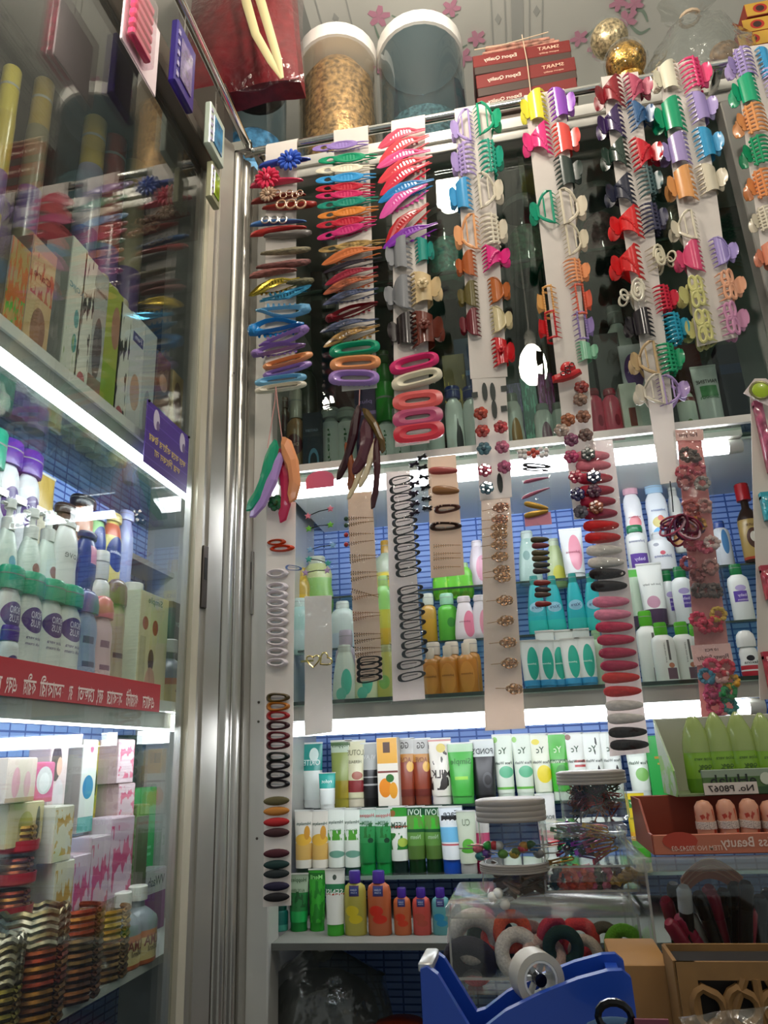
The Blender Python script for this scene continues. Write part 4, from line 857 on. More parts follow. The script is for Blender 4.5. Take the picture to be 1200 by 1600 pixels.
# --- beige card with glitter drop clips
card('beige card with four glitter drop clips and pearl combs', (668, 714), (712, 711), (726, 898), (673, 903), loop=False, m=BEIGE, Y=YC)
for a, b, t, c, n in (((118, 622), (302, 620), 52, '#b4544e', 'coral glitter'), ((138, 742), (312, 746), 62, '#9c6c3c', 'gold glitter'), ((152, 868), (318, 848), 60, '#5a2c24', 'brown dotted'), ((124, 972), (327, 965), 62, '#3a1c16', 'dark brown dotted')):
    o = bar('dropring' if 'dotted' in n else 'drop', *F_(*a), *F_(*b), t/4, c, n+' drop snap clip on the beige card', Y=Y1, m=glitter(c) if 'glitter' in n else None)
    if 'dotted' in n:
        for q in (-.3, -.18, .0, .15): put('dot', cached('bead', k_bead), plastic('#d8b8a4'), o, (q, -.45, .28 if q != 0 else -.25), scale=(.05, .2, .2))
for i, y in enumerate((135, 185, 215, 270)): rowpin(*L_(150, y), *L_(320, y-8), 15, '#c8b8a8', f'pearl hair comb on the beige card with glitter clips, {ORD[i+1]} of four', Y=Y1)
# --- long pale card of gold bow pins
card('long pale card of gold bow hairpins below the die-cut card', (752, 780), (797, 777), (821, 1138), (758, 1142), loop=False, m=paper('#ecdccf', .5, 'pale_beige_card'), Y=YC+.002)
sleeve('long clear sleeve over the pale card of gold bow hairpins', (746, 782), (800, 778), (823, 1140), (755, 1146), YC-.009)
for i, (x, y, tr) in enumerate([(540, 860, F_), (535, 930, F_), (530, 980, F_), (530, 1030, F_), (530, 1090, F_), (535, 1165, F_), (545, 290, L_), (550, 330, L_), (565, 475, L_), (570, 605, L_), (585, 738, L_), (595, 868, L_), (625, 1025, L_)]):
    bowpin(*tr(x, y), 44, 15, f'rose gold bow hairpin on the long pale card, {ORD[i+1]} from the top', '#a87c58' if i > 1 else '#a06a50')
# --- clear sleeve with mixed pins
sleeve('clear sleeve of mixed pins left of the fifth strip', (815, 698), (858, 694), (866, 960), (822, 964), YC-.003)
P, Q = at(*F_(680, 510), Y=YC-.008), at(*F_(870, 522), Y=YC-.008); t = thing('bead_flower_clip', 'white and coral bead flower clip at the top of the mixed pin sleeve', 'hair clip', (P+Q)/2)
put('bar', MB().tube([(P-Q)/2, (Q-P)/2], .0012, 5), METAL_BACK, t)
for i, (x, z, c) in enumerate([(-.021, .004, 0), (-.021, -.003, 0), (-.014, -.006, 0), (-.013, .004, 0), (-.007, 0, 1), (0, .004, 1), (0, -.005, 1), (.006, 0, 1), (.012, .005, 0), (.012, -.006, 0), (.02, .002, 0), (.019, -.005, 0)]):
    put('bead', cached('bead', k_bead), plastic('#e8e0dc' if not c else '#d86858'), t, (x, -.003, z), scale=(.0085, .0085, .0085))
for a, b, t, c, n in (((705, 585), (885, 598), 32, '#201c22', 'upper black'), ((705, 610), (868, 622), 22, '#2a262c', 'lower black')): bar('dropring', *F_(*a), *F_(*b), t/4, c, n+' open snap clip in the mixed pin sleeve', Y=YC-.008)
for a, b, n in (((710, 695), (870, 665), 'upper'), ((700, 795), (876, 728), 'lower')): bar('blade', *F_(*a), *F_(*b), 8, '#c0708c', n+' pink narrow clip in the mixed pin sleeve', Y=YC-.008)
for a, b, n in (((715, 825), (868, 858), 'upper'), ((715, 905), (868, 872), 'lower')): bar('drop', *F_(*a), *F_(*b), 10, '', n+' gold drop clip in the mixed pin sleeve', Y=YC-.008, m=mat('#b08a3c', rough=.3, metal=.6))
tag(put('paper_label', MB().box(*(lambda a, b: (a.x, b.x, YC-.006, YC-.0055, b.z, a.z))(at(*F_(715, 895), Y=YC-.006), at(*F_(890, 955), Y=YC-.006))), mat('#dc8ca0', rough=.6)), 'small pink paper label under the gold drop clips', 'label')
cn = [('olive', '#4c462c'), ('dusty maroon', '#803840'), ('moss', '#58502c'), ('khaki', '#5a4e2c'), ('grey-green', '#4c4a40'), ('brown-grey', '#4e403c'), ('brick red', '#8c3028'), ('charcoal', '#3c3030'), ('taupe', '#5c463e'), ('deep red', '#8c2424')]
series('drop', [(*L_(755+(y-90)*.07+(5 if i % 3 == 1 else 0), y+2), *L_(872+(y-90)*.04, y-2), 10.5, c, n) for i, (y, (n, c)) in enumerate(zip((92, 130, 175, 210, 250, 288, 362, 406, 436, 494), cn))], 'drop snap clip low in the mixed pin sleeve', Y=YC-.008)
# --- long card of satin drop clips
card('long pale card of satin drop clips below the fifth strip', (920, 690), (957, 686), (1015, 1176), (953, 1182), loop=False, m=PALECARD, Y=YC)
sleeve('clear sleeve over the long card of satin drop clips', (914, 688), (961, 684), (1019, 1180), (949, 1186), YC-.009)
rows = [(I_(0, 690)[1], '#d87c8a', 'rose pink'), (I_(0, 750)[1], '#d87482', 'rose pink'), (I_(0, 830)[1], '#a81a34', 'crimson'), (I_(0, 905)[1], '#a81a34', 'crimson'), (I_(0, 975)[1], '#a01a38', 'crimson'), (I_(0, 1050)[1], '#98183a', 'crimson')]
rows += [(M_(0, y)[1], c, n) for y, c, n in ((85, '#c2181c', 'red'), (160, '#bc181c', 'red'), (240, '#cfc6be', 'off-white'), (315, '#cfc6be', 'off-white'), (385, '#1c1014', 'black'), (462, '#1a0e12', 'black'), (560, '#da7a96', 'pink'), (640, '#dc829c', 'pink'), (718, '#c02a50', 'glittery raspberry'), (798, '#bc264c', 'glittery raspberry'), (880, '#b02048', 'magenta red'), (960, '#aa1c46', 'magenta red'), (1035, '#c6221c', 'scarlet'), (1120, '#c01e1e', 'scarlet'))]
rows += [(P_(0, y)[1], c, n) for y, c, n in ((88, '#cec4bc', 'cream'), (170, '#cec4bc', 'cream'), (256, '#180c12', 'jet black'), (335, '#160a10', 'jet black'))]
series('drop', [(911+(y-821)*.1225, y+1, 967.5+(y-821)*.136, y-1, 19, c, n) for y, c, n in rows], 'satin drop clip on the long card', Y=YC-.005, m=lambda c: mat(c, rough=.5, spec=.25, noise=.12, nscale=6, kind='satin'))
# --- packs of small hair ties at the right
card('long pink card of hair tie packs hanging at the right', (1057, 674), (1094, 669), (1152, 1116), (1096, 1121), loop=False, m=PINKCARD, Y=YC+.004)
sleeve('bulging clear packs over the pink hair tie card', (1052, 676), (1102, 670), (1159, 1118), (1092, 1124), YC-.014, depth=.014)
lbl = at(*M_(850, 890), Y=YC+.002); o = tag(put('paper_label', MB().box(-.026, .026, -.0004, .0004, -.014, .014), mat('#e2b4ac', rough=.6), loc=(lbl.x, YC+.0015, lbl.z)), 'pale pink printed label between the hair tie packs', 'label')
text('Flower Sunday', o, mat('#5c3c3c', rough=.7), 0, -.0008, -.004, .009, .042); text('10 PCS', o, mat('#5c3c3c', rough=.7), 0, -.0008, .006, .005, .018)
lb = at(*I_(700, 560), Y=YC+.002); o = tag(put('paper_label', MB().box(-.022, .022, -.0004, .0004, -.009, .009), mat('#d8aaa0', rough=.6), loc=(lb.x, YC+.0015, lb.z), rot=(0, .12, 0)), 'pink paper label at the top of the hair tie card', 'label'); text('For you', o, mat('#5c3c3c', rough=.7), 0, -.0008, 0, .009, .026)
def scrunch(mb):
    mb.tube([((.36+.05*math.sin(9*a))*math.cos(a), .08*math.sin(7*a), (.36+.05*math.cos(8*a))*math.sin(a)) for a in [2*PI*i/26 for i in range(26)]], .13, 6, closed=True)
    mb.ball((.3, -.15, .2), .14, 6, 4)
def ball_(mb): mb.ball((0, 0, 0), .2, 8, 5)
ties = [(690, 680, '#5c4c44', I_), (740, 690, '#6c5c54', I_), (670, 790, '#b04050', I_), (760, 770, '#c05868', I_), (680, 850, '#8c4448', I_), (790, 860, '#a09890', I_), (720, 1000, '#a85048', I_), (800, 1000, '#c09088', I_), (770, 1110, '#c08a34', I_), (730, 1060, '#a8443c', I_),
        (720, 200, '#b84858', M_), (800, 220, '#c85068', M_), (850, 190, '#d8c0b8', M_), (700, 320, '#a85058', M_), (760, 390, '#8c4c4c', M_), (840, 340, '#a87870', M_), (760, 490, '#5c4a44', M_), (820, 490, '#685650', M_), (870, 490, '#5c4c48', M_),
        (760, 670, '#c82c50', M_), (800, 710, '#c42c4c', M_), (890, 640, '#c8a23c', M_), (870, 700, '#d03048', M_), (850, 960, '#d03a60', M_), (940, 970, '#c01c34', M_), (815, 1025, '#2c7890', M_), (900, 1020, '#d8a8a0', M_), (970, 1060, '#d09c2c', M_), (860, 1110, '#b0245c', M_), (960, 1120, '#1c8a3c', M_),
        (850, 30, '#b01f54', P_), (930, 20, '#1f8a48', P_), (870, 100, '#c02c54', P_), (960, 90, '#2c8c84', P_)]
for i, (x, y, c, tr) in enumerate(ties):
    p = at(*tr(x, y), Y=YC-.004); r = .024
    lvl = 'top' if i < 10 else 'middle' if i < 19 else 'lower' if i < 23 else 'bottom'
    k = ORD[(i if i < 10 else i-10 if i < 19 else i-19 if i < 23 else i-23)+1]
    t = thing('hair_tie', f'small elastic hair tie in the {lvl} packs of the pink card, {k} counted downwards', 'hair tie', p, (random.uniform(-.6, .6), random.uniform(0, 3), random.uniform(-.6, .6)), (r, r, r), 'hair ties on the pink card')
    put('band', cached('scrunch', scrunch), mat(c, rough=.6, kind='elastic'), t); put('bobble', cached('bobble', ball_), plastic(c), t, (.3, -.1, -.25))
cord('black string below the sixth strip holding elastic bands', [(1047, 752), (1050, 775), (1052, 800)], YC-.01, .0009, BLACK)
base = at(1061, 808, Y=YC-.014)
for i in range(12):
    c = ('#8c1c3c', '#5c2450', '#a83c5c', '#b08a94', '#6c1838')[i % 5]; n = ('crimson', 'purple', 'rose', 'pale pink', 'wine')[i % 5]; a = -1.2+i*.2; s = .03+.004*(i % 3)
    tag(put('elastic_band', MB().tube([(.3*s*math.sin(q)*1.2+s*.9*math.sin(a)*(1-math.cos(q))*.5, .012*math.sin(q+i)+(i % 4)*.002-.004, -s*.5*(1-math.cos(q))*math.cos(a)*1.1) for q in [2*PI*k/18 for k in range(18)]], .0018, 5, closed=True), mat(c, rough=.5, kind='elastic'), loc=base), f'{n} elastic band in the bunch below the sixth strip', 'hair tie', 'bunch of thin elastic bands')
# --- strip at the right edge
card('grey-white hanging strip of packs at the right edge', (1172, 620), (1215, 612), (1222, 1090), (1187, 1094), loop=False, Y=YC+.02, m=mat('#c4bcb2', rough=.6))
p = at(*I_(1150, 285), Y=YC); o = thing('button_badge', 'lime green round button on a beige diamond card at the right edge', 'badge', p)
put('diamond_card', MB().prism([(-.024, 0), (-.004, .022), (.012, .02), (.026, .002), (.006, -.026)], -.001, .001), PALECARD, o, smooth=False)
put('button', MB().lathe([(.013, 0), (.0125, .003), (.009, .004)], 18), plastic('#a8c028'), o, (0, -.001, 0), (PI/2, 0, 0)); put('rim', cached('halo', k_halo), mat('#6c6a40', rough=.3, metal=.4), o, (0, -.003, 0), scale=(.033, .01, .033))
for (x0, y0, x1, y1, c, n, nz) in ((1178, 632, 1215, 735, '#a8506c', 'crumpled pink and violet foil pack below the lime button', 1), (1189, 775, 1215, 810, '#2a98a8', 'turquoise pack at the right edge', 0), (1189, 890, 1215, 935, '#a83444', 'upper red pack at the right edge', 0), (1193, 1025, 1215, 1085, '#b0283c', 'lower red pack at the right edge', 0)):
    a, b = at(x0, y0, Y=YC+.01), at(x1, y1, Y=YC+.01); w, h = b.x-a.x, a.z-b.z
    o = thing('foil_pack', n, 'pack', ((a.x+b.x)/2, YC+.01, (a.z+b.z)/2)); mb = MB()
    mb.sheet(lambda u, v: ((v-.5)*w, -.008*math.sin(PI*u)*math.sin(PI*v)*(1+.3*math.sin(u*17+v*9)), (.5-u)*h), 12, 6, .012); put('pouch', mb, mat(c, rough=.25, coat=.6, noise=.4, nscale=70, bump=.4, kind='foil'), o)
    put('seal', MB().box(-w/2, w/2, -.0005, .012, h/2-.004, h/2+.006), mat(c, rough=.3), o, smooth=False)
# ------------------------------------------------------------------ goods: generic shapes
PROF = dict(
 lotion=[(.86, 0), (.97, .02), (1, .06), (1, .74), (.95, .84), (.78, .93), (.5, 1)],
 curvy=[(.78, 0), (.9, .03), (1, .2), (.97, .4), (.88, .58), (.93, .76), (.84, .88), (.6, .97), (.45, 1)],
 teardrop=[(.85, 0), (.98, .04), (1, .18), (.92, .45), (.76, .72), (.6, .9), (.46, 1)],
 slope=[(.95, 0), (1, .03), (1, .5), (.86, .75), (.6, .92), (.42, 1)],
 necked=[(.93, 0), (1, .025), (1, .62), (.93, .7), (.62, .8), (.36, .86), (.34, 1)],
 round=[(.9, 0), (1, .03), (1, .8), (.9, .9), (.5, .97), (.45, 1)],
 column=[(.95, 0), (1, .02), (1, .96), (.95, 1)])
def sitting(x, top, w, plane, zb, side='back'):
    """where a good stands, how wide and tall it is, from its place in the picture and its shelf"""
    if side == 'back':
        t = at(x, top, Y=plane); h = t.z-zb
        for _ in range(4):                                # follow the upright down to mid height
            pass
        c = at(x, top, Y=plane); wd = (at(x+w/2, top, Y=plane)-at(x-w/2, top, Y=plane)).x
        return Vector((c.x, plane, zb)), (0, 0, 0), wd, h
    c = at(x, top, X=plane); wd = abs((at(x+w/2, top, X=plane)-at(x-w/2, top, X=plane)).y)
    return Vector((plane, c.y, zb)), (0, 0, PI/2), wd, c.z-zb
def write(o, words, rx, ry, y0, h, curved=True):
    for wd in words or []:
        s, zf, wf, col = wd[:4]; vert = len(wd) > 4 and wd[4] == 'v'; sz = wd[5] if len(wd) > 5 else None
        bend = (lambda a, b: -ry*math.sqrt(max(.05, 1-(a/rx)**2))-.0007) if curved else (lambda a, b: -ry-.0006)
        text(s, o, mat(col, rough=.5, kind='ink'), 0, 0, zf*h, sz or min(2*rx*wf/max(1, len(s))*1.9, .03), 2*rx*wf if not vert else h*wf, bend, vert=vert)
def bottle(label, x, top, w, plane, zb, body, marks=(), cap='#ffffff', prof='lotion', capf=.16, capr=.5, dr=.55, words=None, side='back', cat='bottle', trans=0., name='bottle', pump=False, capk='flip', turn=0., label_patch=None):
    loc, rot, wd, h = sitting(x, top, w, plane, zb, side); rx, ry = wd/2, wd/2*dr; hb = h*(1-capf)
    o = thing(name, label, cat, loc, (0, 0, rot[2]+turn))
    bm = printed(body, list(marks), .28, trans) if marks or trans else plastic(body)
    put('body', MB().lathe([(r*rx, z*hb) for r, z in PROF[prof]], 20, 1, dr), bm, o)
    cm = plastic(cap, .3); c0 = hb
    if pump:
        put('collar', MB().lathe([(rx*.42, c0-.002), (rx*.42, c0+h*capf*.35), (rx*.3, c0+h*capf*.4)], 14), cm, o)
        put('pump_head', MB().lathe([(rx*.2, c0+h*capf*.4), (rx*.2, c0+h*capf*.65), (rx*.36, c0+h*capf*.68), (rx*.36, c0+h*capf*.95), (rx*.2, c0+h*capf)], 12), cm, o)
        put('nozzle', MB().tube([(0, 0, c0+h*capf*.82), (-rx*.8, 0, c0+h*capf*.78)], rx*.12, 6), cm, o)
    elif capk == 'flip':                                  # flat oval flip-top
        put('cap', MB().lathe([(rx*capr, c0-.003), (rx*capr*1.04, c0+.002), (rx*capr*1.02, h-.003), (rx*capr*.9, h)], 18, 1, max(dr, .6)), cm, o)
        put('cap_seam', MB().lathe([(rx*capr*1.05, c0+h*capf*.55), (rx*capr*1.05, c0+h*capf*.6)], 18, 1, max(dr, .6)), mat('#8c8c88', rough=.5), o)
    elif capk == 'dome':
        put('cap', MB().lathe([(rx*capr, c0-.003), (rx*capr*1.02, c0+h*capf*.3), (rx*capr*.9, c0+h*capf*.7), (rx*capr*.55, h*.985), (rx*capr*.1, h)], 18, 1, max(dr, .6)), cm, o)
    else:                                                 # ribbed screw cap
        mb = MB(); mb.loft([[(rx*capr*k*(1+.04*(i % 2))*math.cos(2*PI*i/24), rx*capr*k*(1+.04*(i % 2))*math.sin(2*PI*i/24), z) for i in range(24)] for k, z in ((1, c0-.003), (1, h-.0015), (.88, h))], caps=True); put('cap', mb, cm, o)
    write(o, words, rx, ry, 0, hb); return o
def squeeze(label, x, top, w, plane, zb, body, marks=(), cap='#ffffff', capf=.12, words=None, side='back', cat='tube', trans=0., turn=0., name='squeeze_tube', capr=.84):
    loc, rot, wd, h = sitting(x, top, w, plane, zb, side); o = thing(name, label, cat, loc, (0, 0, rot[2]+turn)); hc = h*capf; n = 18; rings = []
    for i in range(9):
        t = i/8; rx = wd/2*(.86+.14*t); ry = max(.0012, wd/2*.8*(1-t**1.5)); z = hc+(h*.965-hc)*t
        rings.append([(rx*math.cos(2*PI*k/n), ry*math.sin(2*PI*k/n), z) for k in range(n)])
    rings.append([(wd/2*math.cos(2*PI*k/n), .0011*math.sin(2*PI*k/n), h) for k in range(n)])
    put('body', MB().loft(rings, caps=True), printed(body, list(marks), .3, trans) if marks or trans else plastic(body), o)
    put('crimp', MB().box(-wd/2*1.005, wd/2*1.005, -.0016, .0016, h*.975, h*1.0), plastic(body if not marks else '#dfe2dc'), o, smooth=False)
    put('cap', MB().lathe([(wd/2*capr*.96, 0), (wd/2*capr, .002), (wd/2*capr*.97, hc)], 18, 1, .82), plastic(cap), o)
    for wv in words or []:
        s, zf, wf, col = wv[:4]; vert = len(wv) > 4 and wv[4] == 'v'
        def bend(a, b, wd=wd, h=h, hc=hc):
            t = min(1, max(0, (b-hc)/(h*.965-hc))); rx = wd/2*(.86+.14*t); ry = max(.0012, wd/2*.8*(1-t**1.5)); return -ry*math.sqrt(max(.03, 1-(a/rx)**2))-.0008
        text(s, o, mat(col, rough=.5, kind='ink'), 0, 0, zf*h, min(wd*wf/max(1, len(s))*2.2, .02), wd*wf if not vert else h*wf, bend, vert=vert)
    return o
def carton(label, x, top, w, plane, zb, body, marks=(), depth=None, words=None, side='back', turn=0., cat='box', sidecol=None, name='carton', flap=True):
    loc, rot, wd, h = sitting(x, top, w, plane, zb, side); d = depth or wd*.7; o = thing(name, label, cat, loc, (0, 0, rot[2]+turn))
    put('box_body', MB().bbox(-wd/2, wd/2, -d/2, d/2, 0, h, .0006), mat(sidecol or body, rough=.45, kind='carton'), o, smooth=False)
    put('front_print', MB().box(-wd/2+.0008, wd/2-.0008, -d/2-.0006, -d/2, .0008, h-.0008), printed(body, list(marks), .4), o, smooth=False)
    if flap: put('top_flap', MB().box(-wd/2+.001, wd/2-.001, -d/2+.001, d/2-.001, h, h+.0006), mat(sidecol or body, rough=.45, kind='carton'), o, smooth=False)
    for wv in words or []:
        s, zf, wf, col = wv[:4]; vert = len(wv) > 4 and wv[4] == 'v'
        text(s, o, mat(col, rough=.5, kind='ink'), 0, -d/2-.0012, zf*h, min(wd*wf/max(1, len(s))*1.8, .03), wd*wf if not vert else h*wf, vert=vert)
    return o
# ------------------------------------------------------------------ lower steps: face-wash tubes
YA, YB_, YC_ = 1.445, 1.36, 1.235
zA, zB, zC = Z_A, Z_B, Z_C
squeeze('white and lime tube at the left end of the back row of face washes', 460, 1160, 32, YA, zA, '#dfe4dc', [('b', 0, .2, '#7cc22e'), ('e', .5, .75, .3, .12, '#f2f4ee')], '#e8e8e4', words=[('ON', .66, .4, '#8c9488')])
squeeze('teal topped white tube with a pale bird shape in the back row', 488, 1160, 32, YA, zA, '#d9e2dd', [('b', .5, 1, '#0e8f86'), ('e', .6, .78, .22, .12, '#d8ece6')], '#e4e8e4', words=[('ORITE', .68, .8, '#d8ece8')])
squeeze('small teal and white tube in front of the back row', 511, 1207, 26, YA-.05, zA, '#dde4e0', [('b', .5, 1, '#12a096'), ('b', .46, .5, '#f0f4f2')], '#e8ece8', words=[('rofot', .75, .6, '#d8f0ec')])
squeeze('clear olive green gel tube in the back row of face washes', 533, 1156, 33, YA, zA, '#8c9a4c', [('b', .78, 1, '#b8c8b0'), ('b', .9, .96, '#4c6c3c'), ('b', 0, .3, '#9a8a1c')], '#a8a040', words=[('Hoppies', .92, .85, '#3c5c34')])
squeeze('cream tube with berries and a dark red panel in the back row', 555, 1156, 32, YA, zA, '#d9d6b0', [('r', .15, .1, .9, .3, '#8c2c30'), ('e', .6, .38, .25, .07, '#a8604c')], '#e4dcc4', words=[('LOTUS', .8, .8, '#7c7c5c'), ('HERBALS', .66, .6, '#7c7c5c')])
squeeze('black and clear charcoal tube in the back row', 577, 1160, 28, YA, zA, '#a9aca8', [('b', 0, .5, '#17161a'), ('b', .22, .25, '#b0b0b0'), ('b', .36, .38, '#a8a8a8')], '#1a1a1c', words=[('VI AV', .76, .7, '#d0d4d0')])
carton('white carton with orange halves and a yellow top in the back row', 606, 1153, 32, YA-.02, zA, '#e8e2d4', [('b', .62, 1, '#dca43c'), ('r', .3, .78, .65, .94, '#4c2c1c'), ('e', .35, .26, .3, .14, '#e88c1c'), ('e', .75, .22, .2, .12, '#e8a02c'), ('e', .6, .4, .2, .06, '#2c6c2c'), ('b', .48, .51, '#7c3c34')], .03)
for n, x in (('left', 632), ('right', 657)):
    squeeze(f'{n} amber gel tube of the pair with silver tops', x, 1153, 30, YA, zA, '#8c3a20', [('b', .72, 1, '#b9b8b2'), ('b', .58, .72, '#b87c2c'), ('e', .75, .5, .18, .09, '#dca83c'), ('b', 0, .12, '#6c2418')], '#8c4c38', words=[('GG', .88, .4, '#44403c'), ('ACNE', .66, .6, '#7c3c14')], trans=.0)
squeeze('cow-patterned milk face wash tube in the back row', 686, 1153, 36, YA-.01, zA, '#e2dcd0', [('n', .1, 1, 3.2, .58, '#2c2420'), ('b', .94, 1, '#cc8c84'), ('e', .55, .82, .2, .08, '#d8c46c')], '#e8e4dc', words=[('MILK', .44, .85, '#38302c')])
squeeze('bright translucent green gel tube in the back row', 718, 1160, 40, YA-.02, zA, '#3fa83c', [('b', .82, 1, '#a6c4a0'), ('r', .25, .3, .75, .36, '#8ccc2c')], '#5cb85c', words=[('Simple', .68, .8, '#2c6c2c')])
squeeze('black charcoal face wash tube with a white top in the back row', 752, 1155, 38, YA-.01, zA, '#232326', [('b', .68, 1, '#cdd2cf'), ('e', .65, .26, .2, .14, '#3c3c40'), ('e', .65, .26, .13, .09, '#17171a')], '#1c1c20', words=[("POND'S", .8, .85, '#3c4444')])
for i, (x, b, mk, n) in enumerate([(783, '#d8e2d2', [('e', .6, .35, .35, .1, '#5cb488'), ('e', .15, .9, .12, .05, '#8cc45c'), ('b', .06, .1, '#6cbc4c')], 'left mint leaf'), (813, '#d8e2d2', [('e', .6, .35, .35, .1, '#5cb488'), ('e', .15, .9, .12, .05, '#8cc45c'), ('b', .06, .1, '#6cbc4c')], 'right mint leaf'), (841, '#dfe2cc', [('e', .6, .3, .36, .15, '#e6d02c'), ('e', .3, .85, .2, .05, '#dccc3c')], 'lemon'), (868, '#3fae2c', [('b', .48, .54, '#1c5c1c'), ('e', .6, .3, .3, .15, '#2c8c24')], 'vivid green'), (895, '#e0e2da', [('r', .4, .4, .95, .44, '#b83c3c'), ('r', .4, .48, .95, .52, '#b83c3c'), ('e', .2, .92, .15, .05, '#7c4c38')], 'anti-acne'), (922, '#e2e6de', [('n', 0, 1, 3., .6, '#1c1c1c')], 'left cow-spotted'), (950, '#e2e6de', [('n', 0, 1, 3., .6, '#1c1c1c')], 'right cow-spotted')]):
    squeeze(f'{n} printed face wash tube at the right of the back row', x, 1147-i*.6, 31, YA, zA, b, mk, '#d8e4d4', words=[('Yc', .74, .4, '#2c4c2c' if i != 3 else '#d8f0c8'), ('Face Wash', .56, .8, '#3c4c44' if i != 3 else '#d8f0c8')])
squeeze('white aloe face wash tube beside the green box', 992, 1160, 34, YA-.01, zA, '#dce4d8', [('e', .6, .33, .3, .14, '#7cb85c')], '#dce4dc', words=[('Face Wash', .62, .85, '#3c5c44')])
carton('plain green carton at the right end of the back row', 1022, 1150, 36, YA, zA, '#1f9c40', [('r', .3, .62, .8, .66, '#b88c2c'), ('r', .4, .52, .8, .55, '#b88c2c')], .035)
# front row on the step below
for n, x in (('left', 475), ('right', 500)): squeeze(f'{n} of two gold and cream tubes on the lower step', x, 1265, 29, YB_, zB, '#dcd8cc', [('b', .14, .42, '#cfa85c'), ('e', .5, .48, .42, .1, '#dcae3c'), ('e', .7, .6, .15, .12, '#c89030')], '#1f3a2c', .1, [('Himalaya', .78, .75, '#3c5c4c')])
for n, x in (('left', 525), ('right', 550)): squeeze(f'{n} of two white tubes with aloe leaves on the lower step', x, 1262, 29, YB_, zB, '#dfe6dc', [('n', .45, .62, 5., .42, '#4c9c2c'), ('e', .55, .22, .4, .06, '#6ca08c')], '#2c5c4c', .1, [('Himalaya', .78, .75, '#3c5c4c'), ('Aloe Vera', .66, .6, '#4c8c4c')])
for n, x in (('left', 573), ('right', 598)): squeeze(f'{n} of two green herb tubes with pale tops on the lower step', x, 1262, 29, YB_, zB, '#2c8c4c', [('b', .66, 1, '#b4ccc0'), ('n', .45, .72, 5., .5, '#1c6c2c'), ('e', .7, .4, .14, .05, '#123c24'), ('b', 0, .36, '#167c3c')], '#1f9c4c', .16, [('Hoppies', .88, .75, '#b84c4c'), ('NEEM', .76, .5, '#3c6c4c')])
squeeze('white neem tube with green leaves and a dark cap on the lower step', 622, 1259, 30, YB_, zB, '#e2e6dc', [('b', .8, 1, '#2f8c2c'), ('n', .2, .5, 3.5, .48, '#2c7c2c'), ('e', .2, .86, .14, .06, '#8c5c2c'), ('e', .7, .33, .24, .08, '#a8c04c'), ('b', .6, .63, '#b84c3c')], '#17302c', .18, [('NEEM', .7, .75, '#2c4c34')])
for n, x in (('left', 648), ('right', 675)): squeeze(f'{n} of two dark-capped leafy green tubes on the lower step', x, 1259, 31, YB_, zB, '#5c8c3c', [('b', .82, 1, '#14502c'), ('n', .55, .82, 4., .48, '#3fae2c'), ('b', .5, .56, '#165028'), ('b', 0, .25, '#4c6c2c')], '#0f3a18', .2, [('JOVI', .9, .7, '#c8dcc8'), ('Neem', .53, .5, '#a8c8a0')])
squeeze('white and sky blue pore tube with a blue cap on the lower step', 703, 1259, 37, YB_-.01, zB, '#dfe6ea', [('b', .32, .6, '#6cb4dc'), ('r', .1, .72, .9, .82, '#1c1c1c'), ('b', .26, .29, '#b84c54')], '#1c56b8', .2, [('pore', .77, .7, '#e8ecec'), ('Face', .88, .6, '#4c5458')])
squeeze('pale green gel tube with a leaf stack and silver cap on the lower step', 727, 1266, 30, YB_-.02, zB, '#c3cdb8', [('e', .55, .34, .3, .12, '#5cae3c'), ('e', .55, .24, .36, .05, '#4c9c2c')], '#b0b0ac', .16, [('CU', .8, .4, '#6c7c64')])
squeeze('pink capped tube partly hidden by the screw-top jar', 750, 1268, 26, YB_, zB, '#d84c7c', [('b', .55, 1, '#ddd8d4')], '#d02c64', .2)
squeeze('white tube with a pink band between the two jars', 850, 1240, 30, YB_, zB, '#dcdcd8', [('b', .3, .45, '#dc7c8c')], '#e0e0dc', words=[("POND'S", .68, .8, '#54605c')])
squeeze('yellow fruit face wash tube right of the paper clip jar', 990, 1236, 30, YB_-.04, zB, '#d8c028', [('b', .3, .42, '#e0a82c'), ('b', 0, .3, '#4cae2c'), ('r', .15, .76, .9, .88, '#2c7c3c')], '#d8d0a8', words=[('JOY', .82, .6, '#e8ecd8'), ('skin fruits', .66, .8, '#5c6c1c')])
# bottom shelf
bottle('short brown jar bottle at the left end of the bottom shelf', 409, 1418, 22, YC_+.02, zC, '#9a7c5c', [('b', 0, .2, '#b8b0a0')], '#4c3c2c', 'round', .2, .8, .9)
bottle('small teal bottle beside the long narrow card on the bottom shelf', 437, 1410, 26, YC_+.03, zC, '#0f5c54', [('b', 0, .3, '#3c8c7c')], '#124c44', 'round', .2, .8, .9)
squeeze('dark green aloe gel tube with a pale top on the bottom shelf', 467, 1364, 30, YC_+.03, zC, '#1f6c34', [('b', .6, 1, '#98ae94'), ('n', .3, .62, 4.5, .5, '#124c20'), ('b', 0, .22, '#1c9c4c')], '#128c3c', .16, [('Hoppies', .88, .8, '#3c5c3c'), ('ALOE VERA', .7, .7, '#3c5c3c')])
squeeze('bright leaf-green tube on the bottom shelf', 495, 1357, 26, YC_+.03, zC, '#35a02c', [('n', 0, .8, 4., .5, '#1f7c20'), ('b', .8, .92, '#1c6c24')], '#2c9c2c', .14, [('Meril', .86, .7, '#8cdc7c')])
squeeze('white toothpaste-like tube with a green band on the bottom shelf', 523, 1357, 31, YC_, zC, '#e6eae4', [('b', .56, .72, '#1c7c4c'), ('b', .52, .55, '#b84c2c'), ('e', .5, .84, .1, .05, '#4c5c54')], '#4cb83c', .17, [('SENSI', .64, .85, '#e4f0e8')])
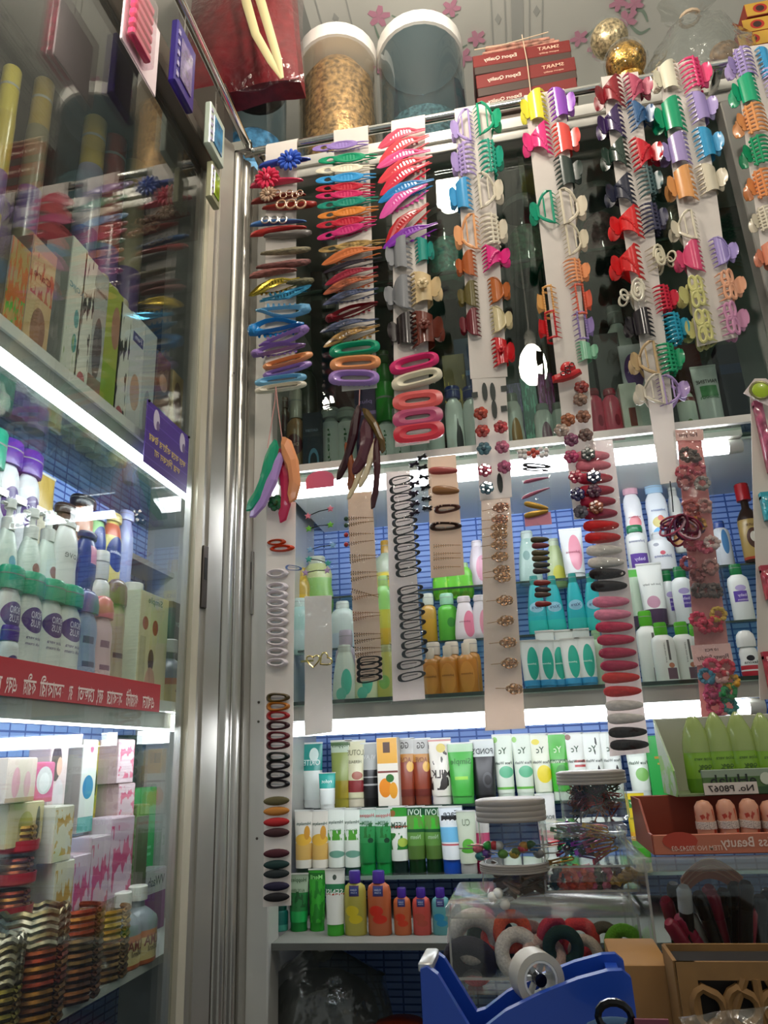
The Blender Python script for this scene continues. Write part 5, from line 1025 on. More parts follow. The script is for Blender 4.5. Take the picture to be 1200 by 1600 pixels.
def clean(label, x, top, w, body, patch, low=False):
    b = bottle(label, x, top, w, YC_, zC, body, [('r', .28, .72, .72, .92, '#3c2a5c'), ('r', .33, .75, .67, .89, '#1f3878'), ('e', .4, .45, .3, .1, patch), ('e', .55, .3, .3, .08, patch)], '#4a2a94', 'round', .16, .5, .6, words=[('CLEAN', .84, .28, '#d8d8e8'), ('& CLEAR', .79, .28, '#d8d8e8')], trans=.0, capk='screw'); return b
clean('tall yellow cleanser bottle with a purple cap on the bottom shelf', 554, 1360, 34, '#b0a84c', '#d8c42c'); clean('tall orange cleanser bottle with a purple cap on the bottom shelf', 591, 1360, 36, '#b8623c', '#d0301f')
clean('short orange cleanser bottle with a purple cap, left of three', 627, 1387, 27, '#c0663c', '#d03c1f'); clean('short red cleanser bottle with a purple cap, middle of three', 657, 1387, 28, '#c04c44', '#b04c3c'); clean('short blue cleanser bottle with a purple cap, right of three', 687, 1387, 28, '#5c9ca0', '#2c8cb8'); clean('short cleanser bottle half hidden by the lidded box', 716, 1388, 26, '#8c8c84', '#5c8c9c'); clean('purple-capped bottle barely showing beside the lidded box', 743, 1388, 24, '#7c8c8c', '#5c8c9c')
# ------------------------------------------------------------------ middle shelf: baby lotions and washes
Y0, YM1, YM2 = 1.25, 1.37, 1.46
z0, z1, z2 = Z_MID, Z_M1, Z_M2
# top step
bottle('yellow oil bottle with a gold cap behind the star hairpins', 602, 845, 36, YM2, z2-.02, '#cbbf62', [('b', .62, 1, '#a8b49c'), ('e', .5, .5, .3, .1, '#e0cc3c'), ('e', .6, .2, .15, .08, '#1c9c2c')], '#b8943c', 'round', .2, .42, .7, words=[('Oil', .5, .4, '#3c4434')])
bottle('lime and yellow bottle behind the star hairpin sleeve', 495, 870, 50, YM2, z2-.03, '#8cbe5c', [('b', 0, .35, '#7cb44c'), ('b', .7, 1, '#c4cc8c')], '#c8d0bc', 'curvy', .12, .5, .6)
bottle('yellow shampoo bottle partly behind the long narrow card', 470, 888, 30, YM2-.03, z2-.05, '#c8a82c', [('b', .6, 1, '#b89c3c')], '#c0a850', 'curvy', .15, .5, .7)
bottle('pale aqua bottle behind the white heart pin card', 468, 935, 36, YM1+.02, z1, '#9cc0b8', [('b', .1, .5, '#b0c8c4')], '#c0d4cc', 'curvy', .15, .5, .6)
bottle('white bottle behind the white heart pin card', 535, 940, 40, YM1, z1, '#b4c4bc', [('b', 0, .4, '#a8b8c0')], '#c8d4cc', 'lotion', .15, .5, .6)
bottle('mauve soap bottle beside the heart pin card', 540, 985, 34, Y0+.06, z0, '#9c949c', [('b', 0, .4, '#8c8c84')], '#b4acb4', 'round', .2, .6, .7)
bottle('greenish gel bottle behind the rhinestone card, on the step', 575, 925, 36, YM1+.02, z1-.01, '#4c9c74', [('b', 0, .4, '#6cac5c')], '#7cb494', 'curvy', .15, .5, .6)
bottle('yellow-green gel bottle between the rhinestone and wire clip cards', 598, 900, 30, YM1, z1, '#a8a838', [('b', .6, 1, '#7cb45c'), ('b', 0, .3, '#b89c2c')], '#98b870', 'curvy', .14, .5, .6)
for n, x, b in (('left', 538, '#b9cabc'), ('right', 570, '#bcc9a4')): bottle(f'{n} pale bottle with a teal leaf under the rhinestone card', x, 1008, 40, Y0, z0, b, [('e', .6, .38, .2, .25, '#4cae94'), ('e', .4, .15, .2, .12, '#5cb49c')], '#c4d0c4', 'teardrop', .1, .5, .55)
bottle('yellow-green bottle with a round mark below the rhinestone card', 603, 1008, 34, Y0, z0, '#b0b45c', [('e', .4, .35, .25, .14, '#7cb45c')], '#b8c08c', 'teardrop', .1, .5, .55)
for n, x in (('left', 686), ('middle', 706), ('right', 724)): bottle(f'{n} bright green shower gel of three on the top step', x, 865 if n != 'right' else 880, 27, YM2-.02, z2-.02, '#63c22c', [('n', 0, .5, 4., .52, '#8cd03c'), ('b', .7, 1, '#7cc84c')], '#a8cc98', 'curvy', .12, .5, .7)
bottle('pale pink lotion bottle behind the bow pin card', 744, 845, 32, YM2, z2, '#d8ccd4', [('e', .7, .45, .3, .3, '#dc98b0')], '#e0d8dc', 'teardrop', .1, .5, .55)
bottle('amber oil bottle with a pale cap on the middle step', 668, 928, 24, YM1, z1, '#b08c3c', [('b', 0, .6, '#b8902c')], '#c4ccc0', 'round', .2, .7, .8); bottle('green bottle with a pale cap on the middle step', 697, 928, 30, YM1, z1, '#58b43c', [('e', .7, .5, .2, .12, '#3c8c3c')], '#98ccac', 'round', .2, .7, .8)
bottle('white lotion bottle with a pink drop on the middle step, left', 724, 932, 34, YM1-.02, z1, '#d9d3d5', [('e', .7, .4, .25, .33, '#d87c94')], '#ddd6d8', 'teardrop', .1, .6, .55, words=[('johnsons', .46, .5, '#8c3c54')]); bottle('white lotion bottle with a pink drop on the middle step, right', 748, 930, 30, YM1-.02, z1, '#d9d3d5', [('e', .7, .4, .25, .33, '#d88c9c')], '#ddd6d8', 'teardrop', .1, .6, .55)
for i, (n, x) in enumerate((('left', 671), ('middle', 698), ('right', 727))): bottle(f'{n} honey-coloured baby bath bottle at the shelf front', x, 1013-i*4, 33, Y0, z0, '#b9792c', [('e', .5, .42, .34, .38, '#c98c3c'), ('b', .85, 1, '#a8742c')], '#d8d0bc', 'round', .2, .4, .7, words=[('johnsons', .5, .55, '#6c3c14')], capk='screw')
for n, x, y in (('left', 676, 1004), ('middle', 705, 1003), ('right', 734, 999)): bottle(f'{n} of the honey baby baths in the second rank', x, y, 29, Y0+.05, z0, '#b07c34', [('b', .8, 1, '#a8742c')], '#dcd4c4', 'round', .2, .72, .7)
# right half
bottle('pale aqua lotion behind the mixed pin sleeve on the top step', 822, 830, 36, YM2, z2, '#a9c6bc', [('e', .4, .6, .15, .1, '#5c8c84')], '#c8d8d0', 'teardrop', .12, .5, .55); bottle('pale yellow-green bottle behind the mixed pin sleeve', 864, 842, 32, YM2, z2-.01, '#b4c48c', [('e', .6, .3, .3, .2, '#c8c84c')], '#c8d4b8', 'teardrop', .12, .5, .55)
squeeze('white cream tube with a pink drop on the top step', 890, 826, 36, YM2-.03, z2, '#dfe3e2', [('e', .6, .45, .28, .4, '#e092a4')], '#e4e8e6', .08, [('Johnsons', .5, .6, '#a8405c')])
for i, x in enumerate((833, 861, 893, 921)): bottle(f'turquoise bottle with a teal cap on the middle step, {ORD[i+1]} from the left', x, 892+(8 if i < 2 else 4), 31, YM1-.01, z1, '#1fa3a8', [('b', 0, .3, '#2cb0a4'), ('e', .5, .55, .35, .1, '#88b8c8')], '#138c84', 'teardrop', .16, .4, .6, words=[('Xtra', .55, .5, '#3c4c6c')])
for i, (x, y, yy) in enumerate(((826, 1000, 0), (849, 1000, .0), (868, 1000, .01), (889, 997, 0), (912, 995, 0))): squeeze(f'white cream tube with a teal drop at the shelf front, {ORD[i+1]} from the left', x, y, 31, Y0+yy, z0, '#dbe3df', [('e', .6, .48, .28, .36, '#26a890'), ('b', 0, .12, '#3c98c8')], '#4c9cc4', .1, [('johnsons', .52, .5, '#d8f0e8')])
for i, (x, y) in enumerate(((850, 985), (880, 984), (905, 982))): squeeze(f'plain white tube in the second rank behind the teal drop tubes, {ORD[i+1]} from left', x, y, 30, Y0+.05, z0, '#d4dcd6', [('b', 0, .1, '#3c98c8')], '#4c9cc4', .1)
bottle('pale green lotion bottle beside the teal drop tubes', 930, 985, 30, Y0+.01, z0, '#b3ccb0', [('r', .75, .1, .85, .35, '#4c5c4c')], '#a0c89c', 'round', .16, .45, .6)
bottle('white baby lotion with a pink cap on the top step', 983, 760, 31, YM2-.02, z2+.05, '#e3e4e6', [('e', .5, .45, .3, .12, '#dc7c84'), ('b', 0, .05, '#8cb88c')], '#dcb0bc', 'curvy', .12, .75, .55, words=[('johnsons', .55, .6, '#b44c64')]); bottle('white baby lotion with a blue cap and rainbow on the top step', 1020, 758, 37, YM2-.02, z2+.045, '#e0e6ea', [('e', .5, .25, .35, .12, '#3c9cd8'), ('e', .5, .45, .3, .1, '#c8b858'), ('e', .55, .52, .12, .05, '#d86c58')], '#a8c8e0', 'curvy', .12, .75, .55, words=[('johnsons', .66, .6, '#4c6ca8')])
bottle('slim white bottle with a peach stripe behind the elastic bands', 1049, 762, 22, YM2, z2+.04, '#dcdcd4', [('b', .1, .3, '#d89c5c')], '#d8d8d0', 'lotion', .12, .6, .6)
bottle('white powder bottle with a green collar and purple label', 990, 822, 33, YM2-.04, z2, '#dfe2de', [('r', .1, .05, .9, .42, '#6a4ca4')], '#2c8c5c', 'round', .12, .75, .7, words=[('Johnsons', .72, .75, '#54608c'), ('baby', .28, .5, '#d8d0ec')]); bottle('white baby powder bottle with round shoulders', 1028, 832, 42, YM2-.03, z2, '#dde0e0', [('e', .5, .5, .1, .06, '#c84c5c'), ('e', .3, .75, .1, .05, '#888c98')], '#d8dcdc', 'round', .14, .5, .65, words=[('Johnsons', .4, .65, '#5c6c9c')])
bottle('blue-labelled white bottle left of the dark hair oil', 1122, 815, 28, YM2-.02, z2, '#d8dce0', [('e', .6, .6, .2, .3, '#4c84b8')], '#3c5ca8', 'round', .12, .6, .7)
bottle('dark hair oil bottle with a red cap and gold label', 1157, 757, 35, YM2-.04, z2, '#2c1a10', [('b', .04, .66, '#a88c4c'), ('e', .5, .36, .3, .16, '#4c2c1c'), ('e', .5, .38, .16, .08, '#d8d0bc'), ('r', .0, .04, .9, .08, '#a83c24')], '#b01a24', 'necked', .2, .62, .8, words=[('Cute', .57, .5, '#5c3c1c')], capk='screw')
squeeze('white tube with a plum hem and a lime head on the middle step', 1012, 880, 40, YM1, z1, '#dbe1dc', [('b', 0, .24, '#3c2c44'), ('e', .45, .35, .25, .1, '#b88ca0')], '#3c2c40', .06, [('Just for baby', .66, .7, '#4c5c54')]); squeeze('pale green tube leaning behind the plum-hemmed one', 988, 888, 26, YM1+.03, z1, '#b8ccb4', [('b', 0, .2, '#3c2c44'), ('b', .85, 1, '#5cb84c')], '#3c2c40', .06)
for i, (x, y, w) in enumerate(((1040, 892, 24), (1060, 886, 34), (1147, 882, 34), (1192, 880, 30))): bottle(f'white baby lotion with a dark green cap and violet label, {ORD[i+1]} from the left', x, y, w, YM1-.01+.02*(i == 0), z1, '#dae0dc', [('r', .4, .35, .95, .6, '#5c44a0') if i < 2 else ('r', .15, .4, .75, .62, '#5c44a0'), ('e', .5, .68, .25, .06, '#a89cc8')], '#0f7c44', 'round', .16, .55, .65, words=[('baby', .53, .4, '#d8d0ec'), ('lotion', .44, .45, '#d8d0ec')])
bottle('white roll-on bottle with a red base and tick mark', 1162, 985, 32, Y0+.03, z0, '#dbdedc', [('b', 0, .26, '#a81c2c'), ('b', .3, .42, '#b02c38'), ('e', .5, .62, .2, .08, '#1c1c24')], '#dcdfdc', 'curvy', .3, .95, .7, words=[('Rexona', .5, .7, '#1c1c24')], capk='dome'); bottle('white roll-on bottle cut by the right edge strip', 1198, 985, 28, Y0+.03, z0, '#d4d8d8', [('b', 0, .26, '#a81c2c')], '#dcdfdc', 'curvy', .3, .95, .7, capk='dome')
for i, (x, y, b) in enumerate(((1006, 955, .06), (1030, 973, 0), (1062, 972, .01), (1085, 975, .04))): bottle(f'white baby wash with a lime cap at the shelf front, {ORD[i+1]} from the left', x, y, 37, Y0+b, z0, '#dbe1da', [('r', .5, .08, .9, .3, '#6c5460'), ('e', .7, .35, .12, .05, '#b8785c'), ('r', .62, .45, .72, .85, '#5c5c58')], '#5cb42c', 'round', .18, .55, .6, words=[('JUST FOR BABY', .6, .4, '#4c5450', 'v')] if i in (1, 2) else None)
# ------------------------------------------------------------------ upper compartment, dark behind the glass
YU, zU, zI = 1.26, Z_UP, Z_IN
bottle('dark brown bottle behind the strung banana clips', 425, 640, 26, YU, zU, '#2c1a18', [('b', .3, .5, '#4c2c28')], '#3c2c24', 'round', .2, .6, .8); bottle('bronze bottle with a round maroon label and white cap', 462, 610, 30, YU, zU, '#94704a', [('e', .5, .55, .42, .16, '#5c1c24')], '#b4b0a4', 'round', .3, .62, .8, words=[('Dove', .55, .5, '#c8a494')])
bottle('bronze bottle half hidden behind the first strip', 443, 622, 24, YU+.05, zU, '#6c4c30', [('e', .6, .75, .4, .14, '#4c1c20')], '#5c4630', 'round', .1, .6, .8)
carton('dark blue glossy box behind the glass near the column', 490, 650, 28, YU-.01, zU, '#1c2838', [('e', .6, .25, .3, .2, '#5c8ca8'), ('e', .6, .25, .2, .13, '#16202c')], .03, [('GATSBY', .72, .7, '#8ca0b8')])
for i, (x, y) in enumerate(((516, 640), (541, 640), (600, 600), (624, 640))): bottle(f'white bottle with green writing behind the glass, {ORD[i+1]} from the left', x, y, 29, YU, zU, '#e4e8e2', [('b', .9, 1, '#b8c0b8')], '#2c9c2c' if i == 2 else '#b8c0b8', 'round', .12 if i != 2 else .42, .95, .8, words=[('fresh', .5, .55, '#2c6c34', 'v')])
bottle('bright green bottle behind the second strip', 598, 550, 30, YU+.06, zU+.03, '#1f8c24', [('b', .2, .3, '#2ca434')], '#166c1c', 'round', .1, .6, .8); bottle('dark green bottle behind the first strip', 478, 560, 34, YU+.06, zU+.03, '#16301c', (), '#22402a', 'round', .1, .6, .8)
carton('maroon carton behind the second strip', 545, 560, 40, YU+.06, zU+.02, '#4c1c24', [('b', .3, .34, '#8c5c44')], .03); carton('violet printed carton behind the dark banana clips', 572, 600, 34, YU+.02, zU+.02, '#3a2250', [('b', .6, .64, '#8c6cae')], .03, [('plus', .75, .6, '#a88cc8')])
for i, x in enumerate((652, 678)): bottle(f'pale bottle behind the slotted barrettes, {ORD[i+1]} of two', x, 640, 27, YU, zU, '#dfe6e2', (), '#283c7c', 'round', .2, .8, .8)
for n, x in (('left', 706), ('right', 734)): bottle(f'{n} white bottle with a black feather and blue cap behind the glass', x, 606, 28, YU, zU, '#e8eeea', [('e', .75, .3, .18, .26, '#1e2224'), ('e', .7, .5, .06, .16, '#1e2224')], '#223a84', 'round', .13, .85, .8)
carton('gold and olive printed carton behind the third and fourth strips', 708, 560, 34, YU+.07, zU+.03, '#6c6030', [('n', .3, .8, 6., .55, '#c8b048')], .03); carton('tall blue printed carton behind the fourth strip', 722, 535, 26, YU+.1, zU+.03, '#1f3c6c', [('b', .3, .34, '#5c84b8'), ('b', .5, .54, '#5c84b8'), ('b', .7, .74, '#5c84b8')], .03)
for i, (x, y, e) in enumerate(((775, 618, '#5c7c54'), (798, 616, '#b07c2c'), (846, 632, '#8c5c74'), (872, 630, '#7c4c74'))): bottle(f'white shampoo bottle behind the crystal flower clips, {ORD[i+1]} from the left', x, y, 32, YU+(.02 if i % 2 else 0), zU, '#e2e6e0', [('e', .6, .4, .25, .3, e)], '#a4aaa4', 'curvy', .1, .6, .6)
for i, (x, y, c) in enumerate(((825, 596, '#2c7c6c'), (848, 590, '#8c2470'), (800, 605, '#2c2a5c'))): carton(f'{("teal", "magenta", "indigo")[i]} holographic box behind the glass below the bulb reflection', x, y, 28, YU+.08, zU+.01, c, [('n', 0, 1, 8., .55, ('#5cc0a0', '#c85cc0', '#6c5ca0')[i])], .03)
for n, x in (('left', 925), ('right', 951)): bottle(f'{n} pink shampoo bottle behind the glass', x, 609, 28, YU, zU, '#e0506c', [('e', .7, .5, .15, .1, '#a82c48')], '#b83850', 'round', .08, .7, .7)
carton('white carton with a red panel behind the sixth strip', 978, 605, 28, YU, zU, '#e6e4d8', [('r', .35, .3, .75, .6, '#8c3430')], .03); carton('white carton with green writing behind the sixth strip', 1008, 622, 28, YU, zU, '#e4e6dc', [('r', .3, .2, .7, .24, '#5c7c5c')], .03); bottle('white carton-like bottle with a leaf behind the lavender claw', 1066, 600, 30, YU, zU, '#e2e6da', [('e', .5, .3, .2, .12, '#6c8c4c'), ('b', .78, .86, '#7c2c30')], '#6c2428', 'lotion', .14, .9, .6)
carton('black box with a pump bottle picture behind the fifth strip', 943, 530, 40, YU+.05, zU+.03, '#1c1e1e', [('b', .4, .44, '#4c4c48')], .04); carton('white and purple carton with a portrait behind the sixth strip', 982, 545, 38, YU+.04, zU+.03, '#dedce0', [('e', .5, .7, .4, .2, '#6c448c'), ('e', .45, .25, .3, .2, '#6c3c30')], .03, [('livon', .7, .5, '#d8d0e0')])
bottle('grey pump lotion bottle behind the pearl claws', 958, 480, 40, YU+.07, zU+.06, '#c8ccc6', [('b', .3, .34, '#6c706c')], '#787c78', 'round', .14, .6, .7, words=[('shubh', .72, .5, '#4c504c')])
squeeze('white conditioner tube with green writing and gold cap behind the glass', 1097, 572, 41, YU, zU, '#e6eae6', [('r', .2, .42, .85, .62, '#5ca868')], '#a88a48', .22, [('PANTENE', .76, .8, '#4c504c'), ('Smooth', .54, .7, '#1c8c3c')])
carton('navy carton by the mullion behind the glass', 1130, 545, 34, YU+.05, zU, '#16243c', [('b', .7, .8, '#24406c')], .03); carton('dark red carton behind the lowest sixth strip claws', 1068, 545, 40, YU+.08, zU+.05, '#4c1018', [('b', .3, .36, '#6c2c30')], .03)
def jar(label, x, top, w, plane, zb, fill, lid='#d8d8d4', fillh=.6, lidh=.12, cat='jar', side='back', round_=1., tint='#f4f8f6', lidr=1.04, fillm=None, capm=None, haze=.012):
    loc, rot, wd, h = sitting(x, top, w, plane, zb, side); o = thing('plastic_jar', label, cat, loc, rot); r = wd/2; hb = h*(1-lidh)
    put('wall', MB().lathe([(r*.94, 0), (r, .004), (r, hb*.95), (r*.93, hb)], 24), glass('jar_plastic', tint, .8, 1.45, .04, haze), o)
    if fill: put('contents', MB().lathe([(r*.86, .004), (r*.9, .01), (r*.9, hb*fillh*.85), (r*.6, hb*fillh), (r*.1, hb*fillh*1.04)], 18), fillm or mat(fill, rough=.5, noise=.6, nscale=120, bump=.8), o)
    if lid: put('lid', MB().lathe([(r*lidr*.99, hb*.99), (r*lidr, hb+.002), (r*lidr, h*.985), (r*lidr*.95, h)], 28), capm or plastic(lid), o)
    return o
for i, (x, y, w, c, n) in enumerate(((500, 470, 56, '#4c4440', 'brown'), (595, 455, 50, '#3c4c44', 'grey-green'), (693, 340, 60, '#1c6c5c', 'teal'), (815, 322, 64, '#2c5c40', 'green'), (928, 302, 62, '#5c3c40', 'mauve'), (1045, 290, 50, '#5c4c3c', 'tan'))):
    jar(f'clear jar of {n} trinkets on the dark inner shelf', x, y, w, 1.31, Z_IN, c, '#68706c', .7, .08, lidr=1.0)
# ------------------------------------------------------------------ side showcase goods
XF, X2, X3 = -.545, -.60, -.66
zlu, zlm, zll = ZL_UP, ZL_MID, ZL_LOW
for z, x0 in ((zlm+.09, -.575), (zlm+.185, -.632)):
    s = spart('step_shelf', (XBK, x0-.003, -.3, YEND, z-.004, z), glass('shelf_glass', '#cfe3da', 1.1, 1.5, .02, .10)); put('front_edge', MB().box(x0-.003, x0, -.3, YEND, z-.004, z), EDGE, s, smooth=False)
# upper shelf: cream cartons in a row
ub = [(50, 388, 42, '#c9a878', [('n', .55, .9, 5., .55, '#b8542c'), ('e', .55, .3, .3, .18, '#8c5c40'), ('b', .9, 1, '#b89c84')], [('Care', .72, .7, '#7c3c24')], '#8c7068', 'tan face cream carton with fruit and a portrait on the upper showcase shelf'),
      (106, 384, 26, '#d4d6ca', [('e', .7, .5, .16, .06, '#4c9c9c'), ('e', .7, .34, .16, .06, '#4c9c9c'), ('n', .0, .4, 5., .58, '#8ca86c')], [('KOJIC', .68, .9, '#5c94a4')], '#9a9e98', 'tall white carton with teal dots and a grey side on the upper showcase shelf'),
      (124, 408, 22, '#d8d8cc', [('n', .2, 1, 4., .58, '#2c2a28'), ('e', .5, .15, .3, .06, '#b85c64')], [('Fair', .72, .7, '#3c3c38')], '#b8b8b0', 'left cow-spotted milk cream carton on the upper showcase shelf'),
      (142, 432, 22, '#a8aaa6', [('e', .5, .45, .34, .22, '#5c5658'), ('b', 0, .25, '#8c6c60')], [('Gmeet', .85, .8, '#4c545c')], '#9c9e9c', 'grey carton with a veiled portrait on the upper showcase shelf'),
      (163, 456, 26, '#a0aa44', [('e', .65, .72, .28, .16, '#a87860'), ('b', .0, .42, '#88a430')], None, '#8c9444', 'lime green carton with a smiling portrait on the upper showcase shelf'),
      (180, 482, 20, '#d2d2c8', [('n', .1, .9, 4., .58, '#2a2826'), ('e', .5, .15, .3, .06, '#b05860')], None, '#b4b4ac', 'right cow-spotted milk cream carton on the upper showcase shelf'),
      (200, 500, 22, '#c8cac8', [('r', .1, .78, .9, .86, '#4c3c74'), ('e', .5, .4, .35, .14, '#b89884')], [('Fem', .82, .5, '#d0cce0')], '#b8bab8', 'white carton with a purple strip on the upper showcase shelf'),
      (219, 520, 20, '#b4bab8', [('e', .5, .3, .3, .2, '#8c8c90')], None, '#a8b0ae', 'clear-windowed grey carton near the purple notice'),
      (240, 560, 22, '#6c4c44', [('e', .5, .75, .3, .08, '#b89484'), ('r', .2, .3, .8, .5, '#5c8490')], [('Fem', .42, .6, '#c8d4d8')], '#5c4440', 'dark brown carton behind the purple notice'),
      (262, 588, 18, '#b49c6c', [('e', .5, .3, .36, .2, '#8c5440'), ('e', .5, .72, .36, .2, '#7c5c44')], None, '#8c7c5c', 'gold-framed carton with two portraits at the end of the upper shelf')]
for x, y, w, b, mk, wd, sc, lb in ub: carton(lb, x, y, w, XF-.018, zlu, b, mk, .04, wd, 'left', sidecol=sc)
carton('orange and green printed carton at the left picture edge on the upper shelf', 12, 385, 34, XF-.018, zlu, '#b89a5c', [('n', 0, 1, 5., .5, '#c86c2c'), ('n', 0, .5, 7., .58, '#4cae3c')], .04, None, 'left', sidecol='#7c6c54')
for i, (x, y) in enumerate(((105, 382), (122, 398), (140, 415), (157, 432), (172, 452), (187, 470))): bottle(f'cream-capped bottle behind the cartons of the upper shelf, {ORD[i+1]} from the left', x, y, 17, -.615, zlu, '#b0ac9c', (), '#b4ad9a', 'round', .25, .9, 1., side='left')
for i, (x, y, c, cp, n) in enumerate(((20, 20, '#9c8a3c', '#b8a850', 'yellow'), (70, 40, '#6c6450', '#a08a50', 'gold'), (150, 100, '#8c8698', '#b09a50', 'pale lilac'), (180, 130, '#7c2c24', '#8c3a2c', 'red'), (210, 170, '#8c8468', '#98906c', 'straw'))): bottle(f'tall {n} spray can seen through the dark upper showcase glass', x, y+90, 24, -.66, zlu+.1, c, [('b', .5, .7, '#5c4a78')], cp, 'column', .2, .9, 1., side='left', words=[('Aire', .4, .6, '#2c2c44')] if i == 2 else None, name='spray_can', cat='spray can')
# middle shelf
def lot(label, x, top, w, X, zb, body, marks=(), cap='#fff', prof='lotion', **k): return bottle(label, x, top, w, X, zb, body, marks, cap, prof, side='left', **k)
BP = [('e', .5, .72, .44, .13, '#4c2c78'), ('n', .02, .28, 4.5, .46, '#5c9c50')]
for i, (x, y) in enumerate(((20, 886), (52, 897), (83, 908), (110, 917))): lot(f'white aloe lotion with a teal cap, {ORD[i+1]} from the left in its row', x, y, 36, XF, zlm, '#dde0da', BP, '#2cb48a', 'lotion', capf=.17, capr=.92, dr=.5, words=[('BORO', .765, .42, '#e4dcf0', '', .011), ('PLUS', .68, .4, '#e4dcf0', '', .011), ('aloe vera', .54, .6, '#5c4c7c'), ('milk cream', .48, .6, '#5c4c7c')])
for i, (x, y) in enumerate(((20, 690), (50, 708))): lot(f'white lotion bottle with a purple cap in the showcase back row, {("left", "right")[i]} of two', x, y, 34, X3, zlm+.185, '#dddee0', [('e', .55, .55, .44, .2, '#4c2c78')], '#6a3fa8', 'lotion', capf=.2, capr=.92, dr=.5, words=[('BORO', .6, .5, '#e4dcf0', '', .011), ('PLUS', .5, .5, '#e4dcf0', '', .011)])
lot('white lotion with a teal cap at the top left edge of the back row', -4, 672, 34, X3, zlm+.185, '#d4dcd8', (), '#3cae90', 'lotion', capf=.3, capr=.92, dr=.5)
lot('small white bottle with a purple cap in front of the aloe lotions', 17, 978, 27, -.53, zlm, '#d8dad8', [('e', .5, .5, .35, .16, '#4c2c78')], '#5c2ca0', 'round', capf=.2, capr=.85, dr=.6, words=[('BORO', .52, .4, '#e4dcf0')])
for i, (x, y) in enumerate(((18, 780), (53, 795), (79, 799))): lot(f'white pump spray bottle with a flower mark in the second row, {ORD[i+1]} from the left', x, y, 34, X2, zlm+.09, '#cdd8cc', [('e', .5, .62, .16, .07, '#5c9cac' if i == 0 else '#8c5c50')], '#dcdcd4', 'slope', capf=.26, capr=.4, dr=.7, words=[('goat milk' if i == 0 else 'aloevera', .4, .7, '#8c9488')], pump=True)
squeeze('gold foil topped tube behind the pump bottles', 74, 742, 27, X3, zlm+.185, '#d4ccb0', [('b', .55, 1, '#c0a048')], '#c8b478', .1, [('White', .4, .7, '#6c6450')], side='left')
lot('large white lotion with wheat print in the second row', 106, 815, 36, X2+.01, zlm+.09, '#d8dad4', [('e', .35, .15, .25, .14, '#b89c5c')], '#dcdcd8', 'curvy', capf=.04, capr=.6, dr=.5, words=[('Love', .7, .6, '#7c8480')])
lot('navy blue lotion bottle with a pink badge in the second row', 137, 833, 29, X2+.01, zlm+.09, '#1f2f78', [('r', .4, .72, .9, .9, '#d88ca8'), ('e', .5, .42, .44, .16, '#16225c')], '#1c2868', 'lotion', capf=.04, capr=.8, dr=.55, words=[('NIVEA', .42, .75, '#d8dce8')])
lot('brown topped lotion bottle in the showcase back row', 104, 790, 34, X3, zlm+.1, '#9a7252', [('b', .7, 1, '#5c4438')], '#4c3a34', 'curvy', capf=.06, capr=.8, dr=.6); lot('peach lotion bottle in the showcase back row', 131, 778, 34, X3, zlm+.1, '#c88c70', [('e', .5, .4, .3, .14, '#c85c4c')], '#2c2c38', 'curvy', capf=.06, capr=.9, dr=.6, words=[('Cocoa', .3, .5, '#6c3c2c')])
lot('light green body lotion with a blue crest in the back row', 154, 803, 25, X3+.01, zlm+.1, '#9ccc8c', [('e', .5, .82, .4, .12, '#1f3c8c')], '#3c5ca0', 'lotion', capf=.05, capr=.8, dr=.55, words=[('Aloe', .6, .6, '#2c6c3c')]); lot('yellow body lotion with a blue crest in the back row', 177, 804, 26, X3+.01, zlm+.1, '#d8c46c', [('e', .5, .72, .44, .14, '#1f2f78'), ('b', .86, .96, '#c8603c')], '#d8c884', 'lotion', capf=.05, capr=.8, dr=.55, words=[('Vaseline', .73, .7, '#d8dcf0'), ('Deep', .5, .5, '#c89c2c')]); lot('lilac body lotion at the end of the back row', 199, 800, 20, X3+.01, zlm+.1, '#98a0cc', [('e', .5, .2, .3, .1, '#7c9ca8')], '#a8b0d8', 'curvy', capf=.06, capr=.8, dr=.6)
lot('pearly white cream bottle beside the navy bottle', 160, 862, 26, X2+.02, zlm+.06, '#d4d0c8', (), '#dcdad4', 'round', capf=.25, capr=.6, dr=.8)
lot('blue-grey lotion bottle with a lime print in the front row', 137, 922, 34, XF, zlm, '#8c9cc0', [('e', .5, .12, .4, .14, '#94b45c'), ('r', .2, .62, .6, .7, '#4c4c74'), ('r', .2, .36, .7, .42, '#4c4c74')], '#5c649c', 'curvy', capf=.2, capr=.88, dr=.55, capk='dome'); lot('pale pink lotion bottle with a rose cap in the front row', 163, 931, 28, XF, zlm, '#dcb8bc', [('r', .2, .62, .6, .7, '#8c5c74'), ('r', .2, .36, .7, .42, '#8c5c74'), ('e', .5, .12, .3, .1, '#b8786c')], '#e06c80', 'curvy', capf=.2, capr=.88, dr=.55, capk='dome'); lot('tan lotion bottle with a brown cap in the front row', 184, 905, 28, XF-.02, zlm, '#b09a84', [('e', .5, .14, .4, .12, '#4c3c38'), ('r', .2, .45, .7, .5, '#5c3c40')], '#7c5c48', 'curvy', capf=.2, capr=.92, dr=.55, capk='dome')
